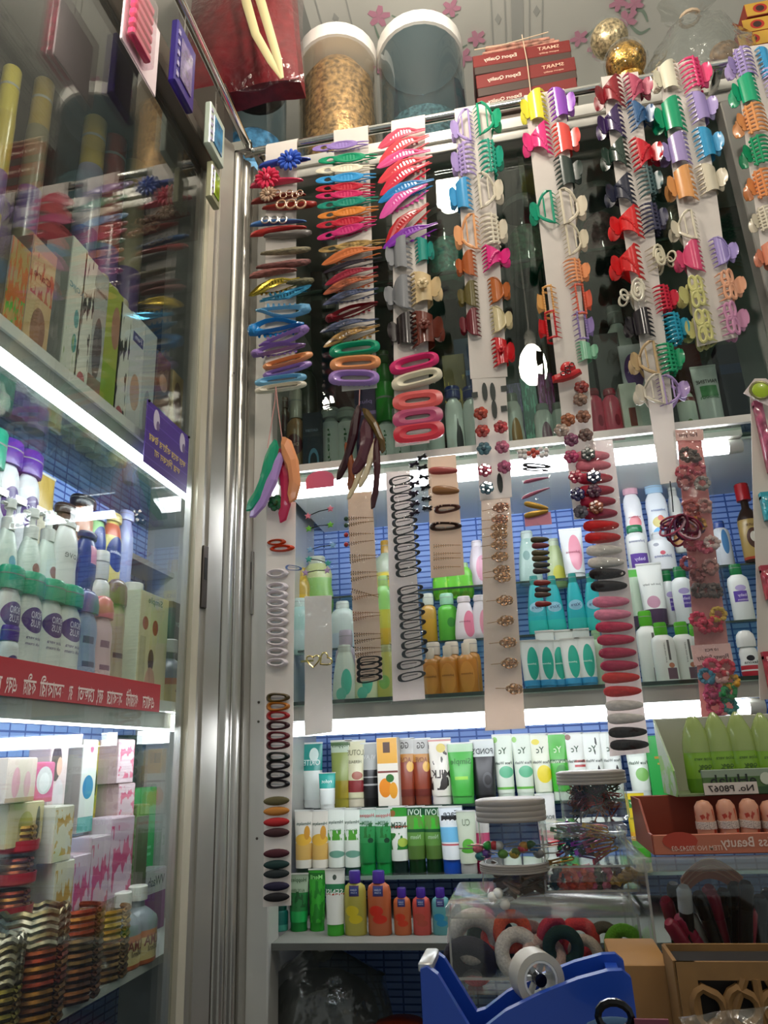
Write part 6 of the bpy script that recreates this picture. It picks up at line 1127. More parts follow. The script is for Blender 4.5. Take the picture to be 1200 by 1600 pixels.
lot('bottle with a white screw cap behind the cream carton', 208, 912, 20, XF-.03, zlm, '#d4cca4', (), '#dcdcd4', 'round', capf=.2, capr=.8, dr=.9, capk='screw'); carton('cream carton with pomegranates and a lady print in the front row', 219, 932, 46, XF-.012, zlm, '#d4cca0', [('e', .2, .72, .1, .06, '#a8442c'), ('e', .55, .7, .1, .07, '#a83c2c'), ('e', .45, .4, .1, .1, '#4c2c24'), ('e', .45, .18, .18, .16, '#c89880'), ('r', .05, .05, .25, .6, '#b8b088')], .05, [('Simple', .93, .5, '#5c7c4c')], 'left', sidecol='#c8d0b4'); carton('black topped carton at the end of the showcase shelf', 270, 945, 24, X2-.02, zlm, '#3c3834', [('b', .6, 1, '#1f1e1e'), ('e', .6, .25, .3, .12, '#9c8c80')], .03, [('SPEEDY', .8, .6, '#8cb0a4')], 'left')
def alma(label, x, top, w, X, zb): lot(label, x, top, w, X, zb, '#7c848c', [('b', .02, .5, '#d0bc84'), ('b', 0, .08, '#a8542c'), ('b', .42, .52, '#b86834')], '#e2e2da', 'necked', capf=.16, capr=.42, dr=.9, words=[('ALMA', .36, .6, '#7c2c1c'), ('200ml', .24, .4, '#5c4c34')], capk='screw')
alma('clear oil bottle with a white cap and orange label beside the black carton', 264, 1000, 30, -.56, zlm)
# red banner and purple notice on the glass
def on_glass(name, label, pts, m, Xo=XG+.002, cat='banner'):
    P = [at(x, y, X=Xo) for x, y in pts]; y0 = min(p.y for p in P); y1 = max(p.y for p in P)
    c = sum((p.z for p in P), 0)/len(P); o = thing(name, label, cat, (Xo, (y0+y1)/2, c), (0, 0, PI/2)); L = y1-y0
    return o, L, c, P
o, L, c, P = on_glass('banner', 'red banner with white lettering along the showcase shelf edge', [(0, 1036), (248, 1062), (248, 1114), (0, 1085)], None)
zt_, zb_ = (P[0].z+P[1].z)/2-c, (P[2].z+P[3].z)/2-c; Lx = L+.25
put('sheet', MB().bbox(-L/2-.25, L/2, -.0008, .0008, zb_, zt_, .0003), mat('#ae1620', rough=.5, kind='red_vinyl'), o, smooth=False)
hgt = zt_-zb_; WT = mat('#f0dcd4', rough=.6, kind='white_ink')
words = ['এখানে', 'গ্যারান্টি', 'সহকারে', 'ব্রণ,', 'েমছতা', 'রং', 'ফর্সাকারী', 'ক্রীম', 'এবং', 'চুল']
words = ['এখানে'.replace('নে', 'েন'), 'গযারািনট', 'সহকাের', 'বরণ,', 'েমছতা', 'রং', 'ফসাকারী', 'করীম', 'এবং', 'চুল']
xs = [(240, 222), (215, 196), (190, 166), (160, 150), (146, 120), (112, 106), (98, 60), (54, 34), (24, 6), (0, -22)]
for wd_, (xa, xb) in zip(words, xs):
    ya, yb = at(xa, 1080, X=XG).y, at(xb, 1080, X=XG).y; mid = (at(248, 1080, X=XG).y+at(0, 1060, X=XG).y)/2
    text(wd_, o, WT, (ya+yb)/2-mid, -.0012, (zb_+zt_)/2-hgt*.22, hgt*.62, (ya-yb)*1.0)
o, L, c, P = on_glass('notice', 'purple notice with yellow lettering and white masks on the showcase glass', [(230, 626), (295, 680), (290, 772), (227, 722)], None, XG+.003, 'notice')
h2 = ((P[0].z-P[3].z)+(P[1].z-P[2].z))/4
put('sheet', MB().bbox(-L/2, L/2, -.0008, .0008, -h2, h2, .0003), printed('#4c3288', [('b', .1, .12, '#5c44a0'), ('b', .3, .32, '#5c44a0'), ('b', .5, .52, '#5c44a0'), ('b', .7, .72, '#5c44a0'), ('b', .9, .92, '#5c44a0')], .4), o, smooth=False)
YT = mat('#d8c070', rough=.6, kind='yellow_ink'); GM = mat('#c4bccc', rough=.5, kind='mask_print')
text('দয়া কের কাঁেচর উপর', o, YT, 0, -.0012, -h2*.12, h2*.3, L*.86); text('ভর িদেবন না', o, YT, .0, -.0012, -h2*.5, h2*.3, L*.6)
for x, z in ((-.3, .58), (.32, .58)):
    put('mask_print', MB().add([(x*L+.011*math.cos(t)*(1 if math.cos(t) > 0 else .7), -.0011, z*h2+.016*math.sin(t)) for t in [2*PI*i/16 for i in range(16)]], [tuple(range(16))]), GM, o); put('mask_print', MB().add([(x*L+.006+.005*math.cos(t), -.0013, z*h2-.008+.008*math.sin(t)) for t in [2*PI*i/12 for i in range(12)]], [tuple(range(12))]), mat('#6c5c84', rough=.6), o)
for x in (-.5, .5): put('pin', MB().ball((x*L*.96, -.002, h2*.96), .0022, 8, 5), BLACK, o)
# lower shelf: cartons
def lc(label, x, top, w, X, body, marks, depth=.045, zb=zll, words=None, sidecol=None, base=None, turn=0.):
    zb = at(x, base, X=X).z if base else zb
    return carton(label, x, top, w, X, zb, body, marks, depth, words, 'left', sidecol=sidecol, turn=turn)
spart('step_shelf', (XBK, -.582, -.3, 1.075, CZ-.081, CZ-.075), glass('shelf_glass', '#cfe3da', 1.1, 1.5, .02, .10))
SA = CZ-.075
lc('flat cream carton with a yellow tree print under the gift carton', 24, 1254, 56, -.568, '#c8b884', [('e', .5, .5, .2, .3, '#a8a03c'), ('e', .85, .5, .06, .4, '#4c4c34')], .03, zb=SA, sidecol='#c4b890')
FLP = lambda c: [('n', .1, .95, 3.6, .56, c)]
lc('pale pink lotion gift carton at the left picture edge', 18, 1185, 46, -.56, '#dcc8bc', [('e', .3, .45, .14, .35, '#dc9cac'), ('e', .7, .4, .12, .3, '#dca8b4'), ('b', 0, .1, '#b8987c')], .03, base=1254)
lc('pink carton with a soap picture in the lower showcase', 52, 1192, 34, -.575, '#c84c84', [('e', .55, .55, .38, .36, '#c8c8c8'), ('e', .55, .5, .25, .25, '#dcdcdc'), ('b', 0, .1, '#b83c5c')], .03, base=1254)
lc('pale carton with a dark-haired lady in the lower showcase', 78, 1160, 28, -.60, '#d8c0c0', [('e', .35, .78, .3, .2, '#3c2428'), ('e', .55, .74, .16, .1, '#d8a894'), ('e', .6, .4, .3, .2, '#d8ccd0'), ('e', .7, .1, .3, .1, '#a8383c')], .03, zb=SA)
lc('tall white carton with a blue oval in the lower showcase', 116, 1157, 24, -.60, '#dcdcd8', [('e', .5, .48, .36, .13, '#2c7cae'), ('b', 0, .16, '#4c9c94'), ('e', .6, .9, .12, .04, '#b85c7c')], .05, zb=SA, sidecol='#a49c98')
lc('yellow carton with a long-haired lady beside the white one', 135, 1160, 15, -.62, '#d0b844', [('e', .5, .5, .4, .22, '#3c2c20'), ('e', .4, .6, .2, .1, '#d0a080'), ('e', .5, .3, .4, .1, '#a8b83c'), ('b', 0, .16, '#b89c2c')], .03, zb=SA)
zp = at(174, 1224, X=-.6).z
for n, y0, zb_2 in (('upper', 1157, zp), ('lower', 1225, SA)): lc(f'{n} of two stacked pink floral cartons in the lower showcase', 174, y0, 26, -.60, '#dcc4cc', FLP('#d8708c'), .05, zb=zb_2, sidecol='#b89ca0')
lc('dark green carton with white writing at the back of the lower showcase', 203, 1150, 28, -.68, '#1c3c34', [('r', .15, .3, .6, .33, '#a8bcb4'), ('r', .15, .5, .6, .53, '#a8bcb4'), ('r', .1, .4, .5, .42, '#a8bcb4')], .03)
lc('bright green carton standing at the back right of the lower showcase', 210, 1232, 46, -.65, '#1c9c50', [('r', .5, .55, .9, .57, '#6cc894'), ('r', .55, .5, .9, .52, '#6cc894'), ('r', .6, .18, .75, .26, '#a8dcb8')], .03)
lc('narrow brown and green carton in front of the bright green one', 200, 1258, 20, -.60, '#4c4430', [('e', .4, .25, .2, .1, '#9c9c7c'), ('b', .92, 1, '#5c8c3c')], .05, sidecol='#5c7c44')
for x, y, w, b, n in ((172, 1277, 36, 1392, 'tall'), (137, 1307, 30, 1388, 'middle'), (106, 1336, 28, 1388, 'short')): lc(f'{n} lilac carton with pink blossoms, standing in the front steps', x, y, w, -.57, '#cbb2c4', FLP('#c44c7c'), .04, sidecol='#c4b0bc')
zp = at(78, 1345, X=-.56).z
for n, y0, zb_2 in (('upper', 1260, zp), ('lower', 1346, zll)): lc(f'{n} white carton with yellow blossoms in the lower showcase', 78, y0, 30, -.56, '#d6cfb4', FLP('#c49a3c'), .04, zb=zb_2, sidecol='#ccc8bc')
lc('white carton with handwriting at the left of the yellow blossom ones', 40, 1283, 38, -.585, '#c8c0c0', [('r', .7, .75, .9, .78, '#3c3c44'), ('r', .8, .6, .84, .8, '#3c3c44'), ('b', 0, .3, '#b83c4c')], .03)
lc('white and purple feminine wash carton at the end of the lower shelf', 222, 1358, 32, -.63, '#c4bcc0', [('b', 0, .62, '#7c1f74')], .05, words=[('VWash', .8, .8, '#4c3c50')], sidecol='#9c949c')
alma('left clear oil bottle with an orange label on the lower shelf', 191, 1393, 36, -.545, zll); alma('right clear oil bottle with an orange label on the lower shelf', 216, 1383, 34, -.54, zll)
# bangles
def bangles(label, x, base, w, X, n, cols, zb=None, wav=False, th=.0035):
    p = at(x, base, X=X); r = abs(at(x+w/2, base, X=X).y-at(x-w/2, base, X=X).y)/2*.9; z = p.z if zb is None else zb
    o = thing('bangle_set', label, 'bangles', (X, p.y, z))
    for i in range(n):
        pts = [(r*math.cos(a), r*math.sin(a), th+(i*2+(.5*math.sin(8*a) if wav else 0))*th) for a in [2*PI*k/24 for k in range(24)]]
        c = cols[i % len(cols)]; put('bangle', MB().tube(pts, th, 6, closed=True), mat(tuple(v*.62 for v in lin(c)), rough=.35, metal=.8, noise=.4, nscale=150, kind='bangle_metal'), o)
    return o
def roundbox(label, x, base, w, X, h, col, zb=None):
    p = at(x, base, X=X); r = abs(at(x+w/2, base, X=X).y-at(x-w/2, base, X=X).y)/2*.92; z = p.z if zb is None else zb
    o = thing('round_box', label, 'box', (X, p.y, z)); put('tray', MB().lathe([(r*.9, 0), (r, .002), (r*1.02, .012), (r*.96, .012), (r*.9, .004), (.001, .003)], 24), plastic(col), o)
    put('cover', MB().lathe([(r*.97, .012), (r*.97, h*.96), (r*.9, h), (.001, h)], 24, caps=False), glass('jar_plastic', '#f6f4f2', .9, 1.45, .06, .02), o); return o
GD, RD, SV = ['#c89a40', '#b8802c', '#d8b050'], ['#9c3c24', '#a8502c', '#c08038'], ['#c8b898', '#a89468', '#d8ccb0']
RZ = lambda k: zll+.032*k
for k, n in enumerate(('lowest', 'fifth', 'fourth', 'third', 'second', 'topmost')):
    roundbox(f'{n} red-based round box of bangles in the stack at the left edge', 19, 1385, 46, -.565, .031, ('#a81c30', '#b82434', '#c02838')[k % 3], zb=RZ(k)); bangles(f'bangles inside the {n} red-based round box', 19, 1385, 34, -.565, 4, GD if k == 5 else RD, zb=RZ(k)+.0032, th=.003)
def column(x, w, X, items):
    z = zll
    for n, cols, lb, wav in items: bangles(lb, x, 1480, w, X, n, cols, zb=z, wav=wav); z += n*.007+.001
column(50, 66, -.532, [(5, ['#8c5c24', '#a06c2c', '#6c3c1c'], 'amber bangles at the foot of the middle bangle column', 0), (5, RD, 'red-gold bangles under the wavy silver ones', 0), (5, SV, 'wavy silver bangles on top of the middle column', 1)])
column(108, 58, -.54, [(5, ['#6c3c1c', '#8c5428', '#5c3820'], 'dull copper bangles at the foot of the third column', 0), (4, ['#7c5c2c', '#8c5c34', '#5c4424'], 'dark gold bangles in the third column', 0), (4, RD, 'wide red-gold bangles high in the third column', 0)])
column(150, 54, -.552, [(6, ['#7c5a2c', '#6c4a24', '#8c6c3c'], 'bronze bangles near the oil bottles', 0), (5, GD, 'gold glitter bangles on top of the bronze ones', 0)])
column(4, 42, -.525, [(7, ['#8c7c34', '#7c5c2c', '#a88c44'], 'gold-green bangles in the bottom left corner', 0), (6, SV, 'wavy pale bangles at the left edge', 1)])
def film(label, pts, th=.001):
    P = [Vector(p) for p in pts]; mb = MB(); mb.sheet(lambda u, v: tuple((P[0].lerp(P[1], v)).lerp(P[3].lerp(P[2], v), u)+Vector((.003*math.sin(9*v+5*u), 0, .004*math.sin(13*v)*math.sin(7*u)))), 14, 14, th); return tag(put('polythene_wrap', mb, glass('cloudy_polythene', '#f4f4f0', .9, 1.4, .1, .09, .7, 45, '#b8b0a4')), label, 'wrapping')
film('creased polythene wrap over the bangle stacks', [at(0, 1470, X=-.525), at(180, 1400, X=-.535), at(185, 1500, X=-.522), at(0, 1585, X=-.518)])
# packs hanging on the side rail
def hangpack(label, x, y, wpx, hpx, X, body, name, parts):
    c = at(x, y, X=X); w = abs(at(x+wpx/2, y, X=X).y-at(x-wpx/2, y, X=X).y); h = at(x, y-hpx/2, X=X).z-at(x, y+hpx/2, X=X).z
    o = thing(name, label, 'pack', (X, c.y, c.z), (0, 0, PI/2)); parts(o, w, h)
    put('hook', MB().tube([(0, 0, h/2), (0, 0, max(h/2+.005, Z_RAIL-c.z))], .001, 5), METAL_BACK, o); return o
def comb_parts(o, w, h):
    put('backing_card', MB().bbox(-w/2, w/2, 0, .003, -h/2, h/2, .001), mat('#d8c8cc', rough=.5), o); put('blister', MB().bbox(-w/2*.96, w*.1, -.018, 0, -h/2*.95, h/2*.95, .003), glass('clear_plastic', '#f8f0f4', 1.3, 1.45, .05, .04), o)
    for i in range(6): z = -h/2*.8+i*h*.14; put('comb', MB().bbox(-w/2*.9, w*.06, -.014, -.004, z, z+h*.1, .002), plastic('#d8286c'), o)
hangpack('clear pack of hot pink combs hanging from the side rail', 222, 55, 60, 120, -.44, None, 'comb_pack', comb_parts)
def pp(c1, c2):
    def f(o, w, h):
        put('box', MB().bbox(-w/2, w/2, -.006, .006, -h/2, h/2, .002), plastic(c1), o); put('window', MB().bbox(-w*.3, w*.3, -.008, -.006, -h*.35, h*.3, .001), mat(c2, rough=.15, coat=.6, noise=.4, nscale=60), o)
        for i in range(5): put('trim', MB().box(-w*.45, -w*.36, -.0075, -.006, -h*.4+i*h*.17, -h*.33+i*h*.17), plastic('#b8b0d0'), o, smooth=False)
    return f
hangpack('dark violet jewellery pack hanging from the side rail', 285, 105, 32, 105, -.44, None, 'jewellery_pack', pp('#3c2c84', '#6c5c8c')); hangpack('blue and white printed sachet hanging at the rail corner', 335, 212, 24, 70, -.45, None, 'sachet', pp('#b8c4b8', '#3c84b0')); hangpack('narrow card with a lime dot hanging at the column top', 333, 290, 14, 60, -.46, None, 'hang_card', pp('#a8a88c', '#8cb02c'))
# ------------------------------------------------------------------ on top of the cabinets
zt = Z_TOP
YT_ = 1.275
def topjar(label, x, top, w, fill, tint, lid='#e8e6e0', fh=.7, fm=None): return jar(label, x, top, w, YT_, zt, fill, lid, fh, .1, lidr=1.03, tint=tint, fillm=fm, haze=.03)
topjar('large clear jar of gold ornaments with a white lid on the cabinet top', 527, 90, 118, '#a8906c', '#efe9df', fm=mat('#a88c60', rough=.35, metal=.5, noise=.6, nscale=90, bump=1., kind='gold_ornament'), fh=.95)
j = topjar('large smoky blue jar with a white lid on the cabinet top', 655, 76, 130, '#8c9c94', '#8fb0bc', fh=.35)
put('tiara', MB().tube([(.07*math.cos(a), .03*math.sin(a)-.02, .11+.03*math.sin(3*a)) for a in [PI*i/12 for i in range(13)]], .006, 6), mat('#8c4c54', rough=.4, noise=.5, nscale=80), j)
for i in range(5): put('blue_pouch', MB().ball((-.05+.02*i, -.03+.012*(i % 3), .05+.014*i), .022, 10, 6, (1, .6, 1)), mat('#4c84b8', rough=.4), j)
o = jar('clear jar standing on a pale blue lid at the cabinet corner', 400, 120, 90, 1.27, zt, '#5c8ca8', '#6c5c58', .5, .1, tint='#d4e4ec', fillm=mat('#5c90b0', rough=.3, noise=.5, nscale=60))
put('blue_base', MB().lathe([(.078, -.001), (.08, .004), (.08, .03), (.074, .034)], 24), plastic('#7cb4dc'), o)
# red padded bag with yellow ribbon
c = at(372, 20, Y=1.12); bag = thing('gift_bag', 'red padded bag in clear film with yellow ribbon handles, top left', 'bag', (c.x, 1.13, zt+.0)); H = .34; Wd = .27
put('bag_body', MB().sheet(lambda u, v: ((v-.5)*Wd*(1-.15*u), -.05*math.sin(PI*u)**.6*math.sin(PI*v)**.6-.004*math.sin(11*v+7*u), .165+H*u), 14, 12, .05), mat('#6c121e', rough=.55, noise=.25, nscale=40, bump=.3, kind='red_cloth'), bag)
put('clear_film', MB().sheet(lambda u, v: ((v-.5)*Wd*1.08, -.064*math.sin(PI*u)**.6*math.sin(PI*v)**.5-.006*math.sin(17*v+9*u), .155+H*1.04*u), 16, 14, .001), glass('crinkled_film', '#fbf4f4', .8, 1.4, .12, .0, .4, 60), bag)
for k, dx in enumerate((.0, .03)): put('ribbon', MB().tube([(.03+dx, -.066, .43), (.045+dx, -.075, .31), (.065+dx, -.07, .22), (.095+dx*.5, -.06, .15), (.118, -.058, .10)], [.012, .010, .009, .008, .004], 8, flat=.25), mat('#c2b688', rough=.6, kind='yellow_ribbon'), bag)
put('ribbon_knot', MB().ball((.03, -.07, .43), .016, 8, 5, (1.4, .6, .9)), mat('#c2b688', rough=.6, kind='yellow_ribbon'), bag); put('support_tray', MB().box(-.10, -.02, -.02, .03, 0, .165), ALU_DARK, bag, smooth=False)
# red cartons tied with twine
zz = zt
RB = [(742, 898, .052, 'bottom'), (740, 897, .058, 'middle'), (740, 896, .052, 'topmost')]; pl = 1.24
for i, (xa, xb, hh, n) in enumerate(RB):
    a, b = at(xa, 110, Y=pl), at(xb, 110, Y=pl); w = b.x-a.x
    o = thing('printed_carton', f'{n} red and brown carton in the stack tied with twine', 'box', ((a.x+b.x)/2+(.004 if i == 1 else 0), pl+.05, zz+.085), (0, 0, .03*(i-1)))
    put('box_body', MB().bbox(-w/2, w/2, -.05, .05, 0, hh, .001), mat('#43352f', rough=.5, kind='brown_board'), o, smooth=False); put('lid', MB().bbox(-w/2-.001, w/2+.001, -.051, .051, hh*.38, hh+.001, .001), mat('#6e1f1c', rough=.5, kind='red_board'), o, smooth=False)
    text('Export Quality', o, mat('#e0c8b8', rough=.6), -w*.22, -.0518, hh*.68, .014, w*.34)
    if i: text('SMART', o, mat('#d8b098', rough=.6), w*.28, -.0518, hh*.76, .013, w*.22); text('export quality', o, mat('#d8b098', rough=.6), w*.28, -.0518, hh*.52, .006, w*.2)
    zz += hh+.0015
stk = zz+.085; cx = (at(742, 110, Y=pl).x+at(898, 110, Y=pl).x)/2
tag(put('support_board', MB().bbox(cx-.1, cx+.1, pl+.01, pl+.09, zt, zt+.085, .001), mat('#6c625a', rough=.6)), 'brown board under the stack of red cartons', 'board')
wr = thing('wrapped_bundle', 'flat copper-coloured wrapped bundle on top of the red cartons', 'bundle', (cx, pl+.05, stk))
for i in range(3): put('packet', MB().bbox(-.09+.006*i, .085-.01*i, -.04, .04, .002+.011*i, .012+.011*i, .002), mat('#b08070', rough=.35, metal=.3, noise=.5, nscale=70, kind='copper_print'), wr, rot=(0, -.06, .05*i))
tw = mat('#c4ae94', rough=.9, kind='twine'); p0 = at(820, 78, Y=pl-.005)
tag(put('twine', MB().tube([(cx+.005, pl-.006, stk+.03), (cx+.008, pl-.008, stk-.05), (cx+.006, pl-.008, zt+.06), (cx+.008, pl-.05, zt+.0), (cx+.012, YC-.02, zt-.10)], .0012, 5), tw), 'beige twine tied down the front of the red cartons', 'string'); tag(put('twine', MB().tube([(cx-.1, pl-.008, stk+.012), (cx-.04, pl-.012, stk+.005), (cx+.06, pl-.008, stk+.02)], .0012, 5), tw), 'beige twine looped across the top of the red cartons', 'string')
# gold domes in polythene, tied bag, printed boxes
GF = mat('#b89048', rough=.25, metal=.9, noise=.7, nscale=140, bump=.6, kind='gold_glitter')
for i, (x, y, w, n) in enumerate(((952, 62, 62, 'pale'), (978, 98, 66, 'deep gold'))):
    Yd = 1.31-.1*i; c = at(x, y, Y=Yd); r = (at(x+w/2, y, Y=Yd)-at(x-w/2, y, Y=Yd)).x/2
    o = thing('glitter_dome', f'{n} glitter dome in polythene beside the red cartons', 'ornament', (c.x, 1.31-.1*i, zt)); zc = c.z-zt
    put('dome', MB().ball((0, 0, zc), r, 18, 10), GF if i else mat('#c8b48c', rough=.3, metal=.6, noise=.6, nscale=140, bump=.5, kind='pale_glitter'), o); put('foot', MB().lathe([(r*.7, 0), (r*.5, zc*.3), (r*.75, zc*.6)], 16), GF, o)
    put('wrap', MB().ball((0, 0, zc), r*1.12, 18, 10, (1, 1, 1.05)), SLEEVE, o)
put_ = thing('polythene_bag', 'knotted clear polythene bag of goods on the cabinet top', 'bag', (at(1085, 60, Y=1.27).x, 1.27, zt)); hb_ = at(1085, 10, Y=1.27).z-zt
def bagf(mb):
    pr = [(.02, 0), (.085, .01), (.105, .2), (.1, .5), (.075, .7), (.03, .86), (.014, .9), (.03, .95), (.06, 1.02)]
    mb.loft([[(r*(1+.12*math.sin(5*a+z*9))*math.cos(a), r*.8*(1+.12*math.cos(7*a-z*7))*math.sin(a), z*hb_) for a in [2*PI*k/30 for k in range(30)]] for r, z in pr])
mb = MB(); bagf(mb); put('film', mb, glass('bag_film', '#e8eae8', 1.5, 1.45, .1, .07, .8, 40), put_)
for i in range(7): put('goods', MB().ball((.05*math.cos(i*2.4), .035*math.sin(i*2.4), .04+.02*i), .03, 10, 6, (1, .8, .9)), mat(('#8c6c4c', '#a89c90', '#6c4c44', '#b4a898', '#7c7468')[i % 5], rough=.4, noise=.5, nscale=70), put_)
put('knot', MB().tube([(.02*math.cos(a), .02*math.sin(a), hb_*.9) for a in [2*PI*k/12 for k in range(12)]], .004, 6, closed=True), tw, put_)
for i, (x, y, n) in enumerate(((1185, 58, 'lowest'), (1192, 35, 'middle'), (1196, 10, 'top'))):
    a = at(x, y, Y=1.26); o = thing('printed_carton', f'{n} red and yellow carton with lady portraits at the top right corner', 'box', (a.x+.03, 1.30, a.z-.02)); put('box_body', MB().bbox(-.07, .07, -.04, .04, 0, .036, .001), mat('#8c3020', rough=.5), o, smooth=False)
    put('front_print', MB().box(-.069, .069, -.0408, -.04, .001, .035), printed('#c89c3c', [('e', .2, .5, .1, .36, '#b02c24'), ('e', .2, .5, .06, .24, '#3c2420'), ('e', .55, .5, .12, .36, '#b83c28'), ('e', .55, .5, .06, .24, '#3c2420')]), o, smooth=False)
a = at(1185, 58, Y=1.26); tag(put('support_board', MB().bbox(a.x-.01, a.x+.1, 1.26, 1.34, zt, a.z-.021, .001), mat('#6c4a3c', rough=.6)), 'brown board under the portrait cartons', 'board')
# ------------------------------------------------------------------ counter in front
ZCT = CZ-.292
counter = thing('counter', 'dark shop counter top below the boxes and tape dispenser', 'counter', (.5, .62, 0))
put('top', MB().bbox(-.60, .7, -.36, .36, ZCT-.03, ZCT, .004), mat('#5c564e', rough=.35, kind='counter_top'), counter); put('front', MB().box(-.56, .68, -.32, .32, 0, ZCT-.03), mat('#6c665e', rough=.5), counter, smooth=False)
CB = glass('box_plastic', '#fafcfb', .7, 1.46, .05, .004); CBR = mat('#c9cbc6', rough=.25, alpha=.55, kind='box_rim'); CBR2 = glass('rim_plastic', '#f6f6f4', .8, 1.46, .12, .12, haze_col='#d8d4ce')
def px_box(x0, x1, Y): return at(x0, 1400, Y=Y).x, at(x1, 1400, Y=Y).x
def hollow(mb, x0, x1, y0, y1, z0, z1, t=.0016):
    mb.box(x0, x1, y0, y1, z0, z0+t); mb.box(x0, x1, y0, y0+t, z0+t, z1); mb.box(x0, x1, y1-t, y1, z0+t, z1); mb.box(x0, x0+t, y0+t, y1-t, z0+t, z1); mb.box(x1-t, x1, y0+t, y1-t, z0+t, z1)
def tray(label, x0, x1, y0, y1, z0, z1, lid=True, name='plastic_box', rim=.006):
    o = thing(name, label, 'box', ((x0+x1)/2, (y0+y1)/2, z0)); w, d, h = (x1-x0)/2, (y1-y0)/2, z1-z0
    mb = MB(); hollow(mb, -w, w, -d, d, 0, h); put('box_wall', mb, CB, o, smooth=False)
    ed = MB(); q = .0011
    for sx in (-1, 1):
        for sy in (-1, 1): ed.box(sx*w-q, sx*w+q, sy*d-q, sy*d+q, 0, h-.001)
        ed.box(sx*w-q, sx*w+q, -d, d, 0, 2*q)
    ed.box(-w, w, -d-q, -d+q, 0, 2*q); put('box_edges', ed, glass('edge_plastic', '#e8eae8', 1., 1.46, .2, .35, haze_col='#d0ccc6'), o, smooth=False)
    if lid: put('lid', MB().bbox(-w-.003, w+.003, -d-.003, d+.003, h-.004, h+.010, .003), CBR2, o)
    else:
        for s in (-1, 1): put('rim', MB().bbox(-w-rim, w+rim, s*d-rim/2, s*d+rim/2, h-.012, h, .002), CBR2, o); put('rim', MB().bbox(s*w-rim/2, s*w+rim/2, -d, d, h-.012, h, .002), CBR2, o)
    return o
def ptop(y, Y, x=850): return at(x, y, Y=Y).z
# stacked lidded boxes
zF0, zF1 = ptop(1532, .86), ptop(1428, .86)
a0, a1 = at(722, 1560, Y=.86).x, at(832, 1560, Y=.86).x
tray('low clear box under the scrunchie box', a0, a1+.12, .865, .99, ZCT, zF0-.0105)
b0, b1 = at(704, 1480, Y=.86).x, at(1003, 1480, Y=.86).x
tray('wide clear lidded box full of scrunchies', b0, b1, .86, 1.0, zF0, zF1)
def torus(mb): mb.tube([(.36*math.cos(a), .0, .36*math.sin(a)) for a in [2*PI*i/20 for i in range(20)]], .16, 10, closed=True)
SC = [(742, 1465, 62, '#cfc4bc', 'cream', .3), (735, 1500, 60, '#2c2430', 'dark plum', 1.1), (768, 1470, 56, '#1c3c2c', 'dark green', .1), (743, 1505, 44, '#e04c60', 'coral pink', .9), (772, 1466, 30, '#e05a50', 'small coral', .2), (810, 1490, 54, '#d4c8c0', 'ivory', .4), (830, 1475, 48, '#b49488', 'beige', .5), (800, 1455, 44, '#e0603c', 'orange', .2), (862, 1456, 38, '#c83c48', 'red', .6), (880, 1480, 46, '#183424', 'forest green', .2), (905, 1466, 46, '#e04440', 'scarlet', .3), (915, 1490, 40, '#c8b4a4', 'sand', 1.), (976, 1478, 46, '#5c9c1c', 'lime green', .1), (850, 1495, 50, '#c8a498', 'peach', .9), (945, 1470, 40, '#5c5448', 'grey woven', .1)]
for i, (x, y, d, c, n, tl) in enumerate(SC):
    Yp = .885+.006*(i % 4)+(0 if i % 2 else .02); p = at(x, y, Y=Yp); r = (at(x+d/2, y, Y=Yp)-at(x-d/2, y, Y=Yp)).x*1.38
    t = thing('scrunchie', f'{n} scrunchie inside the wide lidded box', 'scrunchie', p, (tl*.8, i*.7, tl*.5), (r, r, r)); put('band', cached('torus', torus), mat(c, rough=.9, noise=.15, nscale=20, bump=.4, kind='terry'), t)
def rlid(o, r, z0, z1, sx=1.):
    mb = MB(); prof_ = [(r*.99, z0)]; n = 4
    for i in range(n): zz_ = z0+(z1-z0)*(i+.2)/n; prof_ += [(r*1.012, zz_), (r*1.012, zz_+(z1-z0)*.14), (r*1.0, zz_+(z1-z0)*.17)]
    prof_ += [(r*.98, z1), (r*.9, z1+.001)]; mb.lathe(prof_, 28); put('ribbed_lid', mb, mat('#a59d94', rough=.45, alpha=.88, kind='milky_lid'), o)
def sjar(label, x, w, top, lidb, bot, Y):
    p = at(x, bot, Y=Y); r = (at(x+w/2, top, Y=Y)-at(x-w/2, top, Y=Y)).x/2; h = at(x, top, Y=Y).z-p.z; hl = at(x, lidb, Y=Y).z-p.z
    o = thing('screw_jar', label, 'jar', (p.x, Y, p.z)); put('wall', MB().lathe([(r*.92, 0), (r*.97, .003), (r*.97, hl*.97), (r*.9, hl)], 28), glass('jar_plastic', '#f6f8f7', 1.3, 1.45, .04, .03), o); rlid(o, r, hl*.96, h); return o, r, h, p
zlid = zF1+.0105
YJ = .93
def jat(x, w, top, h_, lidf, base, label):
    c = at(x, top, Y=YJ); r = (at(x+w/2, top, Y=YJ)-at(x-w/2, top, Y=YJ)).x/2; h = c.z-base; hl = h*(1-lidf)
    o = thing('screw_jar', label, 'jar', (c.x, YJ, base)); put('wall', MB().lathe([(r*.92, 0), (r*.97, .003), (r*.97, hl*.97), (r*.9, hl)], 28, caps=True), glass('jar_plastic', '#f6f8f7', 1.3, 1.45, .04, .03), o); rlid(o, r, hl*.96, h); return o, r, hl, h, c
o1, r1, hl1, h1, c1 = jat(803, 108, 1346, 0, .27, zlid, 'lower screw-top jar of brown hair pieces')
o2, r2, hl2, h2_, c2 = jat(796, 108, 1248, 0, .33, zlid+h1+.001, 'upper screw-top jar of coloured ball pins')
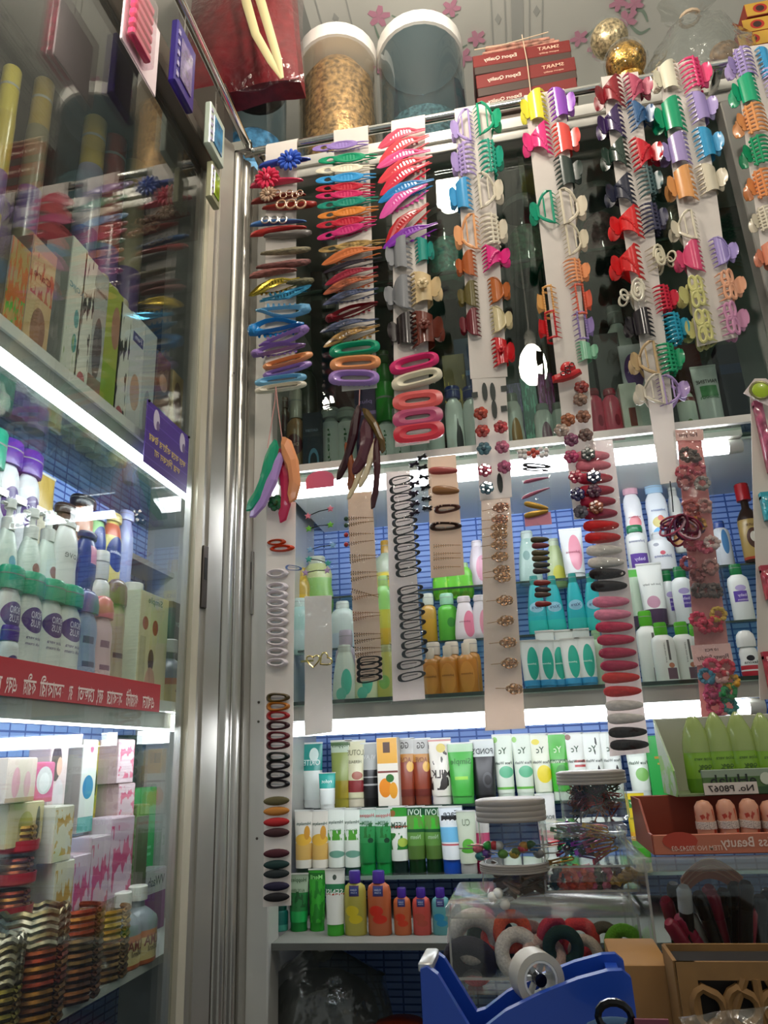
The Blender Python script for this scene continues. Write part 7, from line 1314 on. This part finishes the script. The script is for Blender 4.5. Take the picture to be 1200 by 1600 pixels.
for i in range(16):
    t = thing('hair_comb', 'brown comb piece inside the lower screw-top jar', 'comb', (c1.x+r1*.45*math.cos(i*2.1), YJ+r1*.45*math.sin(i*2.1)-.004, zlid+.008+i*hl1*.05), (random.uniform(-.3, .3), random.uniform(-.5, .5), i*1.1), group='comb pieces in the lower jar')
    put('comb_spine', MB().bbox(-.02, .02, -.003, .003, -.002, .002, .001), plastic(('#4c3028', '#7c5c50', '#8c7468', '#38241f')[i % 4]), t); put('teeth', MB().box(-.018, .018, -.0008, .0008, -.008, -.002), plastic('#5c4034'), t, smooth=False)
for i, (x, y) in enumerate(((778, 1396), (789, 1413), (770, 1402))):
    p = at(x, y, Y=YJ-r1*.8); t = thing('pearl_pin', f'white pearl pin in the lower jar, {ORD[i+1]} of three', 'pin', p); put('pearl', MB().ball((0, 0, 0), .0058, 10, 6), WHITE, t); put('shaft', MB().tube([(0, 0, 0), (.02, .01, .008)], .0007, 5), METAL_BACK, t)
pcols = [('purple', '#5c3c84'), ('green', '#2c9c3c'), ('white', '#d8d4d0'), ('red', '#d02c34'), ('lime', '#6c9c3c'), ('yellow', '#c8a83c'), ('blue', '#2474ac'), ('amber', '#b88430'), ('pink', '#dc4c64'), ('teal', '#2c7c7c'), ('dark green', '#2c5c2c'), ('rose', '#d87484'), ('grey', '#8c8c8c'), ('olive', '#6c7c2c')]
ppos = [(757, 1305), (762, 1325), (778, 1318), (772, 1328), (785, 1334), (800, 1300), (832, 1305), (818, 1322), (817, 1334), (748, 1312), (830, 1335), (746, 1330), (840, 1325), (805, 1336)]
for (n, c), (x, y) in zip(pcols, ppos):
    p = at(x, y-8, Y=YJ-r2*.55); p.z = zlid+h1+.008+.012*random.random(); t = thing('ball_pin', f'{n} ball-headed pin in the upper screw-top jar', 'pin', p, (0, 0, random.uniform(0, 6))); put('head', MB().ball((0, 0, 0), .0062, 9, 6, (1, 1, .8)), plastic(c), t); put('shaft', MB().tube([(0, 0, 0), (.014, .022, .002)], .0006, 4), METAL_BACK, t)
# clear boxes to the right
YQ = .915
e0, e1 = at(857, 1430, Y=YQ).x, at(1000, 1430, Y=YQ).x; zE1 = ptop(1372, YQ, 920)
tray('clear box of coloured claw bands on the scrunchie box', e0, e1, YQ, YQ+.08, zlid, zE1)
d0, d1 = at(853, 1360, Y=YQ).x, at(984, 1360, Y=YQ).x; zD0 = zE1+.0105; zD1 = ptop(1302, YQ, 915)
tray('clear box of shiny safety pins in the middle of the stack', d0, d1, YQ, YQ+.08, zD0, zD1)
for i, (x, y, c, n) in enumerate(((905, 1405, '#d8542c', 'orange'), (890, 1418, '#d86c54', 'coral'), (925, 1420, '#dc5c8c', 'pink'), (945, 1415, '#d87c9c', 'rose pink'), (970, 1400, '#c8a050', 'mustard'), (985, 1415, '#b8944c', 'ochre'), (872, 1385, '#1c4c5c', 'dark teal'), (935, 1385, '#1c3c2c', 'dark green'), (960, 1382, '#3c2440', 'plum'), (915, 1390, '#c84c30', 'rust'))):
    p = at(x, y, Y=YQ+.02); p.z = max(p.z, zlid+.012); s = .028; t = thing('spiral_band', f'{n} rubbery hair band in the box of claw bands', 'hair tie', p, (.4*i, .7*i, .3*i), (s, s, s)); put('band', cached('scrunch', scrunch), plastic(c, .4), t)
def safety(mb):
    mb.tube([(-.5, 0, .06), (0, 0, .09), (.44, 0, .06), (.5, 0, 0), (.44, 0, -.06), (-.45, 0, -.05)], .036, 5); mb.loft([[(-.5+.0, y, z) for y, z in ((-.05, -.09), (.05, -.09), (.05, .1), (-.05, .1))], [(-.36, y, z) for y, z in ((-.04, -.06), (.04, -.06), (.04, .08), (-.04, .08))]], caps=True)
scol = [('gold', '#c8a030'), ('violet', '#9c3cb8'), ('green', '#1f9c3c'), ('pink', '#d85c84'), ('teal', '#1f6c7c'), ('red', '#a8202c'), ('dark green', '#16402c'), ('silver', '#a8a8a8')]
for i in range(34):
    n, c = scol[i % 8]; lx = d0+.018+(d1-d0-.036)*((i*.618) % 1); t = thing('safety_pin', f'{n} metallic safety pin in the clear box', 'safety pin', (lx, YQ+.012+.05*((i*.377) % 1), zD0+.006+.0010*i), (random.uniform(-.5, .5), random.uniform(-.5, .3), random.uniform(-1, 1)), (.029, .029, .029), 'metallic safety pins')
    put('wire', cached('safety_pin', safety), mat(c, rough=.18, metal=.9, kind='anodised'), t)
YP = .955; c = at(922, 1205, Y=YP); rP = (at(922+54, 1205, Y=YP)-at(922-54, 1205, Y=YP)).x/2; zP0 = zD1+.0105; hP = c.z-zP0; hlP = hP*.77
o = thing('screw_jar', 'jar of tangled paper clips with a ribbed lid on top of the stack', 'jar', (c.x, YP, zP0)); put('wall', MB().lathe([(rP*.9, 0), (rP*.97, .003), (rP*.98, hlP*.97), (rP*.9, hlP)], 28), glass('jar_plastic', '#f6f8f7', 1.3, 1.45, .04, .03), o); rlid(o, rP, hlP*.96, hP)
def pclip(mb): mb.tube([(-.3, 0, -.12), (.42, 0, -.12), (.5, 0, 0), (.42, 0, .12), (-.42, 0, .12), (-.5, 0, .02), (-.42, 0, -.07), (.3, 0, -.07), (.36, 0, 0), (.3, 0, .06), (-.2, 0, .06)], .03, 4)
ccol = [('crimson', '#7c2430'), ('copper', '#b0705c'), ('dark green', '#1f3c34'), ('mauve', '#6c3c54'), ('silver', '#a09c98'), ('brown', '#4c2c24'), ('black', '#221e22'), ('red', '#a82c2c')]
for i in range(110):
    n, cc_ = ccol[i % 8]; a = i*2.4; rr = rP*.66*math.sqrt(((i*.618) % 1)*.9+.1); z = zP0+.007+(hlP*.86)*((i*.7548) % 1)
    t = thing('paper_clip', f'{n} paper clip in the jar on top of the stack', 'paper clip', (c.x+rr*math.cos(a), YP+rr*math.sin(a), z), (random.uniform(0, 3), random.uniform(-1, 1), random.uniform(0, 3)), (.022, .022, .022), f'{n} paper clips in the jar'); put('wire', cached('paper_clip', pclip), mat(cc_, rough=.3, metal=.5, kind='coated_wire'), t)
# ------------------------------------------------------------------ right: bin, lip boxes
YK = .80
k0 = at(1022, 1330, Y=YK).x; k1 = k0+.30; zK1 = ptop(1334, YK, 1100)
tray('large clear bin of make-up pencils at the right', at(1012, 1400, Y=YK).x, k1, YK-.01, YK+.17, ZCT, zK1-.001, lid=False, rim=.01)
KB_ = mat('#94422c', rough=.45, kind='coral_board')
o = thing('display_tray', 'coral display tray of lip balms with white lettering', 'tray', ((k0+k1)/2, YK+.06, zK1)); w = (k1-k0)/2; hf = ptop(1302, YK, 1100)-zK1; hb = ptop(1240, YK+.12, 1100)-zK1
put('front_panel', MB().bbox(-w, w, -.065, -.062, 0, hf, .0008), mat('#b8684c', rough=.45, kind='coral_print'), o); put('floor_panel', MB().box(-w, w, -.062, .06, 0, .002), KB_, o, smooth=False); put('back_panel', MB().bbox(-w, w, .058, .061, 0, hb, .0008), KB_, o)
for s in (-1, 1): put('side_panel', MB().prism([(0, 0), (.123, 0), (.123, hb), (.06, hb), (.02, hf), (0, hf)], -.001, .001), KB_, o, (s*w, -.062, 0), (0, 0, PI/2), smooth=False)
text('Kiss Beauty', o, mat('#e0c4b4', rough=.6), -w+.085, -.0656, hf*.55, .012, .05); text('ITEM NO 70242-03', o, mat('#dcb8a4', rough=.6), -w+.038, -.0656, hf*.3, .006, .045)
put('lip_print', MB().add([(-w+.024+.016*math.cos(t), -.0655, hf*.68+.008*math.sin(t)) for t in [2*PI*i/14 for i in range(14)]], [tuple(range(14))]), mat('#b03a24', rough=.5), o)
for i, (x, y) in enumerate(((1097, 1250), (1131, 1248), (1160, 1247), (1200, 1250))):
    p = at(x, y, Y=YK+.035); t = thing('lip_balm', f'peach lip balm tube with a patterned collar in the coral tray, {ORD[i+1]} from the left', 'lip balm', (p.x, YK+.035, zK1+.002), (0, .12 if i == 2 else 0, 0)); h = p.z-zK1-.002; r = .0092
    put('barrel', MB().lathe([(r, 0), (r, h*.72), (r*.95, h*.86), (r*.6, h*.97), (r*.1, h)], 16), printed('#d09478', [('n', .3, .8, 4., .6, '#b03c28')], .3), t); put('collar', MB().lathe([(r*1.08, h*.38), (r*1.08, h*.54)], 16), printed('#e0d4c8', [('n', 0, 1, 30., .56, '#2c2024')], .4), t)
# aloe gel display
zAl = zK1+hb+.001; al0 = at(1060, 1230, Y=YK+.05).x; al1 = al0+.29
o = thing('display_tray', 'green and grey display tray of aloe gel tubes', 'tray', ((al0+al1)/2, YK+.1, zAl)); w = (al1-al0)/2; hf = ptop(1203, YK+.06, 1100)-zAl; hb2 = ptop(1122, YK+.14, 1060)-zAl
put('front_panel', MB().bbox(-w+.026, w, -.042, -.039, 0, hf, .0008), printed('#4c6c34', [('b', .7, 1, '#8c9c84'), ('b', 0, .3, '#2c4c24')], .35), o); put('back_panel', MB().bbox(-w, w, .038, .041, 0, hb2, .0008), mat('#b8b8a4', rough=.5), o); put('floor_panel', MB().box(-w, w, -.039, .038, 0, .002), mat('#7c8c64', rough=.5), o, smooth=False)
for s in (-1, 1): put('side_panel', MB().prism([(0, 0), (.08, 0), (.08, hb2), (.0, hf)], -.001, .001), printed('#a8b89c', [('n', 0, .5, 4., .5, '#7cb43c')], .4), o, (s*w, -.039, 0), (0, 0, PI/2), smooth=False)
text('eHulab', o, mat('#1c241c', rough=.5), -w+.056, -.0428, hf*.55, .016, .045); text('99%', o, mat('#2c3c24', rough=.5), -w+.118, -.0428, hf*.6, .012, .02)
put('seal_print', MB().add([(-w+.088+.006*math.cos(t), -.0427, hf*.6+.006*math.sin(t)) for t in [2*PI*i/14 for i in range(14)]], [tuple(range(14))]), mat('#c8d0b8', rough=.5), o)
put('number_plate', MB().box(-w+.026, -w+.078, -.0435, -.042, .001, .0125), mat('#d8ccc0', rough=.5), o, smooth=False); text('No. P8067', o, mat('#2c2420', rough=.5), -w+.052, -.0441, .0065, .0085, .044)
st = put('lip_sticker', MB().prism([(-.018, .008), (-.006, .017), (.016, .004), (.012, -.012), (-.006, -.016)], -.0006, .0006), mat('#d8a898', rough=.4), o, (-w+.143, -.044, hf*1.02), smooth=False); put('lips', MB().add([(.011*math.cos(t), -.001, .006*math.sin(t)) for t in [2*PI*i/14 for i in range(14)]], [tuple(range(14))]), mat('#c02438', rough=.3), st)
for i, (x, y) in enumerate(((1074, 1116), (1107, 1113), (1142, 1112), (1180, 1114), (1215, 1114))):
    p = at(x, y, Y=YK+.09); t = thing('aloe_gel_bottle', f'leaf-shaped green aloe gel bottle in the display tray, {ORD[i+1]} from the left', 'bottle', (p.x+.004, YK+.09, zAl+.002)); h = p.z-zAl-.002; r = .0155
    put('bottle_body', MB().lathe([(r*.9, 0), (r, .004), (r*1.0, h*.35), (r*.98, h*.5)], 14, 1, .75), printed('#8cb83c', [('b', .0, .35, '#6c9c2c'), ('r', .35, .5, .75, .56, '#4c6c24')], .25), t); put('leaf_cap', MB().lathe([(r*1.0, h*.5), (r*.95, h*.62), (r*.78, h*.78), (r*.45, h*.92), (r*.12, h)], 14, 1, .75), mat('#a8bc6c', rough=.15, coat=.5, alpha=.75, kind='green_clear'), t)
    text('99%', t, mat('#4c6c2c', rough=.5), .003, -r*.76, h*.3, .009, .013); text('aloe vera', t, mat('#4c6c2c', rough=.5), .002, -r*.76, h*.42, .005, .018)
# make-up pencils in the bin
pens = [(1045, 1440, 1085, 1500, '#a82c4c', 'dark pink'), (1060, 1432, 1105, 1498, '#b83458', 'rose'), (1076, 1428, 1112, 1495, '#b8b4b0', 'silver'), (1040, 1405, 1052, 1445, '#9c2444', 'wine'), (1052, 1380, 1060, 1480, '#141214', 'matte black'), (1068, 1385, 1075, 1460, '#2c2428', 'black and chrome'), (1090, 1395, 1130, 1500, '#161216', 'long black'), (1112, 1395, 1135, 1490, '#a42c4c', 'magenta'), (1130, 1390, 1134, 1480, '#1a1618', 'slim black'), (1148, 1380, 1150, 1470, '#18161a', 'tall black'), (1165, 1378, 1165, 1480, '#201c20', 'charcoal'), (1172, 1420, 1168, 1490, '#b84c5c', 'salmon-tipped'), (1188, 1400, 1185, 1490, '#161418', 'right-hand black'), (1108, 1385, 1110, 1450, '#b03454', 'raspberry'), (1200, 1390, 1198, 1490, '#1c181c', 'edge black')]
for i, (x0, y0, x1, y1, c, n) in enumerate(pens):
    Yp = YK+.02+.012*(i % 5); P, Q = at(x0, y0, Y=Yp), at(x1, y1, Y=Yp+.02); d = (Q-P); t = thing('makeup_pencil', f'{n} make-up pencil standing in the clear bin', 'pencil', P); e = d.normalized(); Lp = min(.14, (P.z-ZCT-.006)/max(.2, -e.z)*.97); r = .0066
    put('barrel', MB().tube([e*.022, e*Lp], r, 10), plastic(c, .3), t); put('cap', MB().tube([Vector((0, 0, 0)), e*.004, e*.024], [r*.7, r*1.06, r*1.06], 10), plastic(c if 'chrome' not in n else '#c8c8c8', .25), t)
o = thing('curved_comb', 'peach striped curved comb inside the clear bin', 'comb', at(1112, 1372, Y=YK+.08)); put('comb_body', MB().sheet(lambda u, v: ((v-.5)*.06, .01*u, .018*math.sin(PI*v)-.02*u), 3, 10, .004), mat('#c07048', rough=.4), o)
for k in range(3): put('stripe', MB().tube([((v-.5)*.06, -.001+.0033*k, .018*math.sin(PI*v)-.006*k) for v in [i/10 for i in range(11)]], .0009, 4), mat('#d89c74', rough=.4), o)
# kraft lattice holder
YW = .66; lw0 = at(1062, 1550, Y=YW).x; lw1 = lw0+.11; zl1 = ptop(1503, YW, 1120); o = thing('lattice_holder', 'kraft wooden holder with a leafy lattice front', 'holder', ((lw0+lw1)/2, YW+.03, ZCT)); w = (lw1-lw0)/2; h = zl1-ZCT; KR = mat('#8c6638', rough=.6, noise=.15, nscale=30, kind='mdf')
put('back_board', MB().box(-w, w, .024, .027, 0, h), KR, o, smooth=False); put('inner_dark', MB().box(-w+.002, w-.002, -.022, .02, 0, h*.97), mat('#1c1612', rough=.8), o, smooth=False)  # dark block stands in for the shade inside the holder
for s in (-1, 1): put('side_board', MB().box(s*w-.0015, s*w+.0015, -.027, .024, 0, h), KR, o, smooth=False); put('frame_strip', MB().box(min(s*w, s*(w-.014)), max(s*w, s*(w-.014)), -.030, -.027, 0, h), KR, o, smooth=False)
put('frame_strip', MB().box(-w, w, -.0301, -.0271, h-.012, h), KR, o, smooth=False)
for k in range(8):
    for s in (-1, 1):
        cx_ = s*(.012+.024*(k % 2)); cz_ = h-.03-.028*(k//2)
        put('lattice_leaf', MB().tube([(cx_+.011*math.cos(a), -.0285, cz_+.013*math.sin(a)*(1 if s*math.cos(a) > 0 else .8)) for a in [2*PI*i/14 for i in range(14)]], .0036, 6, closed=True), KR, o)
for x in (-.02, 0, .02): put('lattice_bar', MB().tube([(x, -.0285, h-.1), (x*1.4, -.0285, h-.05), (x*.4, -.0285, h-.011)], .0034, 6), KR, o)
film('clear film lying across the foot of the lattice holder', [at(1060, 1590, Y=.62), at(1200, 1572, Y=.62), at(1200, 1640, Y=.6), at(1060, 1640, Y=.6)])
# kraft carton, dispenser
p = at(995, 1492, Y=.74); tag(put('kraft_box', MB().bbox(p.x-.022, p.x+.022, .71, .80, ZCT, p.z, .001), mat('#a87c48', rough=.6, kind='kraft')), 'plain kraft box with a barcode beside the tape dispenser', 'box')
BLU = mat('#1a48b0', rough=.35, coat=.2, kind='blue_plastic'); YD = .58
def dpt(q, Y=YD): p = at(*q, Y=Y); return (p.x, p.z)
dsp = thing('tape_dispenser', 'blue desktop tape dispenser with a clear tape roll', 'tape dispenser', (0, YD, ZCT)); zb = ZCT
side_ = [dpt(q) for q in ((664, 1500), (674, 1496), (690, 1508), (714, 1548), (742, 1594), (756, 1590), (792, 1562), (842, 1537), (900, 1514), (944, 1502), (966, 1501), (979, 1512), (986, 1560), (990, 1620))]
poly = [(side_[0][0], ZCT)]+side_+[(side_[-1][0]+.004, ZCT)]
poly = [(x, z-zb) for x, z in poly]
put('near_side', MB().prism(poly, -.024, -.017), BLU, dsp, smooth=False); put('far_side', MB().prism(poly, .017, .024), BLU, dsp, smooth=False)
low = [(x, min(z, z*.9-.006)) if i not in (0, len(poly)-1) else (x, z) for i, (x, z) in enumerate(poly)]; low = [(x, max(0, z)) for x, z in low]
put('core', MB().prism(low, -.0175, .0175), mat('#16327c', rough=.4, kind='blue_plastic_core'), dsp, smooth=False)
put('end_wall', MB().box(poly[-2][0]-.012, poly[-2][0]-.004, -.017, .017, .0, poly[-4][1]-.001), BLU, dsp, smooth=False); put('front_wall', MB().box(poly[1][0], poly[1][0]+.005, -.017, .017, 0, poly[1][1]), BLU, dsp, smooth=False)
ct = put('cutter', MB().bbox(poly[1][0]-.002, poly[2][0]+.003, -.02, .02, poly[1][1]-.003, poly[1][1]+.003, .001), mat('#c8c8c4', rough=.3, metal=.5), dsp)
p = at(838, 1524, Y=YD+.004); rr = .0165
roll = thing('tape_roll', 'half used clear tape roll on a spoked hub', 'tape', (p.x, YD, p.z), (0, 0, .35)); mb = MB(); mb.loft([[(r*math.cos(2*PI*k/28), y, r*math.sin(2*PI*k/28)) for k in range(28)] for r, y in ((rr, -.009), (rr, .009), (rr*.72, .009), (rr*.72, -.009))], loop=True)
put('tape_coil', mb, mat('#cfc8b8', rough=.3, alpha=.8, kind='tape'), roll); mb = MB(); mb.loft([[(r*math.cos(2*PI*k/24), y, r*math.sin(2*PI*k/24)) for k in range(24)] for r, y in ((rr*.71, -.0088), (rr*.71, .0088), (rr*.62, .0088), (rr*.62, -.0088))], loop=True); put('hub', mb, WHITE, roll)
for k in range(6): a = k*PI/3; put('spoke', MB().box(rr*.2, rr*.64, -.002, .002, -.0014, .0014), WHITE, roll, rot=(0, a, 0), smooth=False)
put('hub_core', MB().lathe([(rr*.25, -.009), (rr*.25, .009)], 14), BLACK, roll, rot=(PI/2, 0, 0))
tag(put('ring_box', MB().bbox(-.03, .03, -.03, .03, 0, .03, .004), mat('#b4c0a4', rough=.5), loc=(at(690, 1600, Y=.72).x-.012, .74, ZCT)), 'pale green plastic tub edge left of the tape dispenser', 'tub')
# things at the bottom edge by the dispenser
o = thing('cloth_pouch', 'crumpled blue-grey cloth pouch at the bottom edge', 'pouch', at(962, 1618, Y=.5)); put('cloth', MB().ball((0, 0, -.004), .016, 14, 8, (1.4, .8, .8)), mat('#2c4c6c', rough=.9, bump=.5, nscale=40, kind='cloth'), o); put('binding', MB().tube([(.009*math.cos(a), -.010, .012+.007*math.sin(a)) for a in [2*PI*i/14 for i in range(14)]], .0022, 6, closed=True), BLACK, o); put('tag_ribbon', MB().box(.01, .028, -.014, -.012, -.002, .012), mat('#7c3c4c', rough=.7), o, smooth=False)
# under the bottom shelf: knotted polythene sack and oddments
bs = thing('polythene_sack', 'knotted dark polythene sack under the bottom shelf', 'bag', (at(500, 1560, Y=1.28).x, 1.3, Z_C-.19)); mb = MB()
mb.loft([[(r*(1+.14*math.sin(5*a+z*60))*math.cos(a), r*.7*(1+.14*math.cos(7*a))*math.sin(a), z) for a in [2*PI*k/28 for k in range(28)]] for r, z in ((.03, 0), (.095, .01), (.11, .06), (.09, .12), (.03, .155), (.02, .16), (.05, .168))], caps=True); put('film', mb, glass('bag_film', '#c8c8c4', 1.6, 1.45, .12, .12, .9, 30), bs); put('filling', MB().ball((0, 0, .07), .085, 16, 8, (1.05, .7, .7)), mat('#2c2420', rough=.6, noise=.4, nscale=30), bs); put('knot', MB().ball((0, 0, .158), .02, 8, 5), mat('#8c8c84', rough=.4), bs)
for x, y, r, c, n, lb in ((545, 1598, .022, '#5c2c8c', 'lid', 'purple round lid under the bottom shelf'), (588, 1602, .026, '#c82c6c', 'lid', 'pink round lid under the bottom shelf'), (625, 1590, .05, '#7c3018', 'pot', 'rust red pot under the bottom shelf'), (690, 1600, .03, '#5c1820', 'pot', 'dark red pot under the bottom shelf')):
    p = at(x, y, Y=1.26); o = thing('cream_pot', lb, n, (p.x, 1.26, p.z-r)); put('body', MB().lathe([(r*.8, -.06), (r*.95, -.03), (r, 0), (r*.96, r*.5), (r*.7, r*.9), (r*.1, r)], 20), plastic(c, .4), o); put('rim', MB().lathe([(r*1.03, -.012), (r*1.03, -.004)], 20), plastic(c), o)
floor_z = Z_C-.19
part('plinth_shelf', (XL+.036, XR-.012, 1.18, YB, floor_z-.07, floor_z-.06), DUST)
flush_text()
_d = {k: v for k, v in SEEN.items() if len(v) > 1 and not all(g for _, g in v)}
for k, v in _d.items(): print('DUPLICATE LABEL', k, len(v))
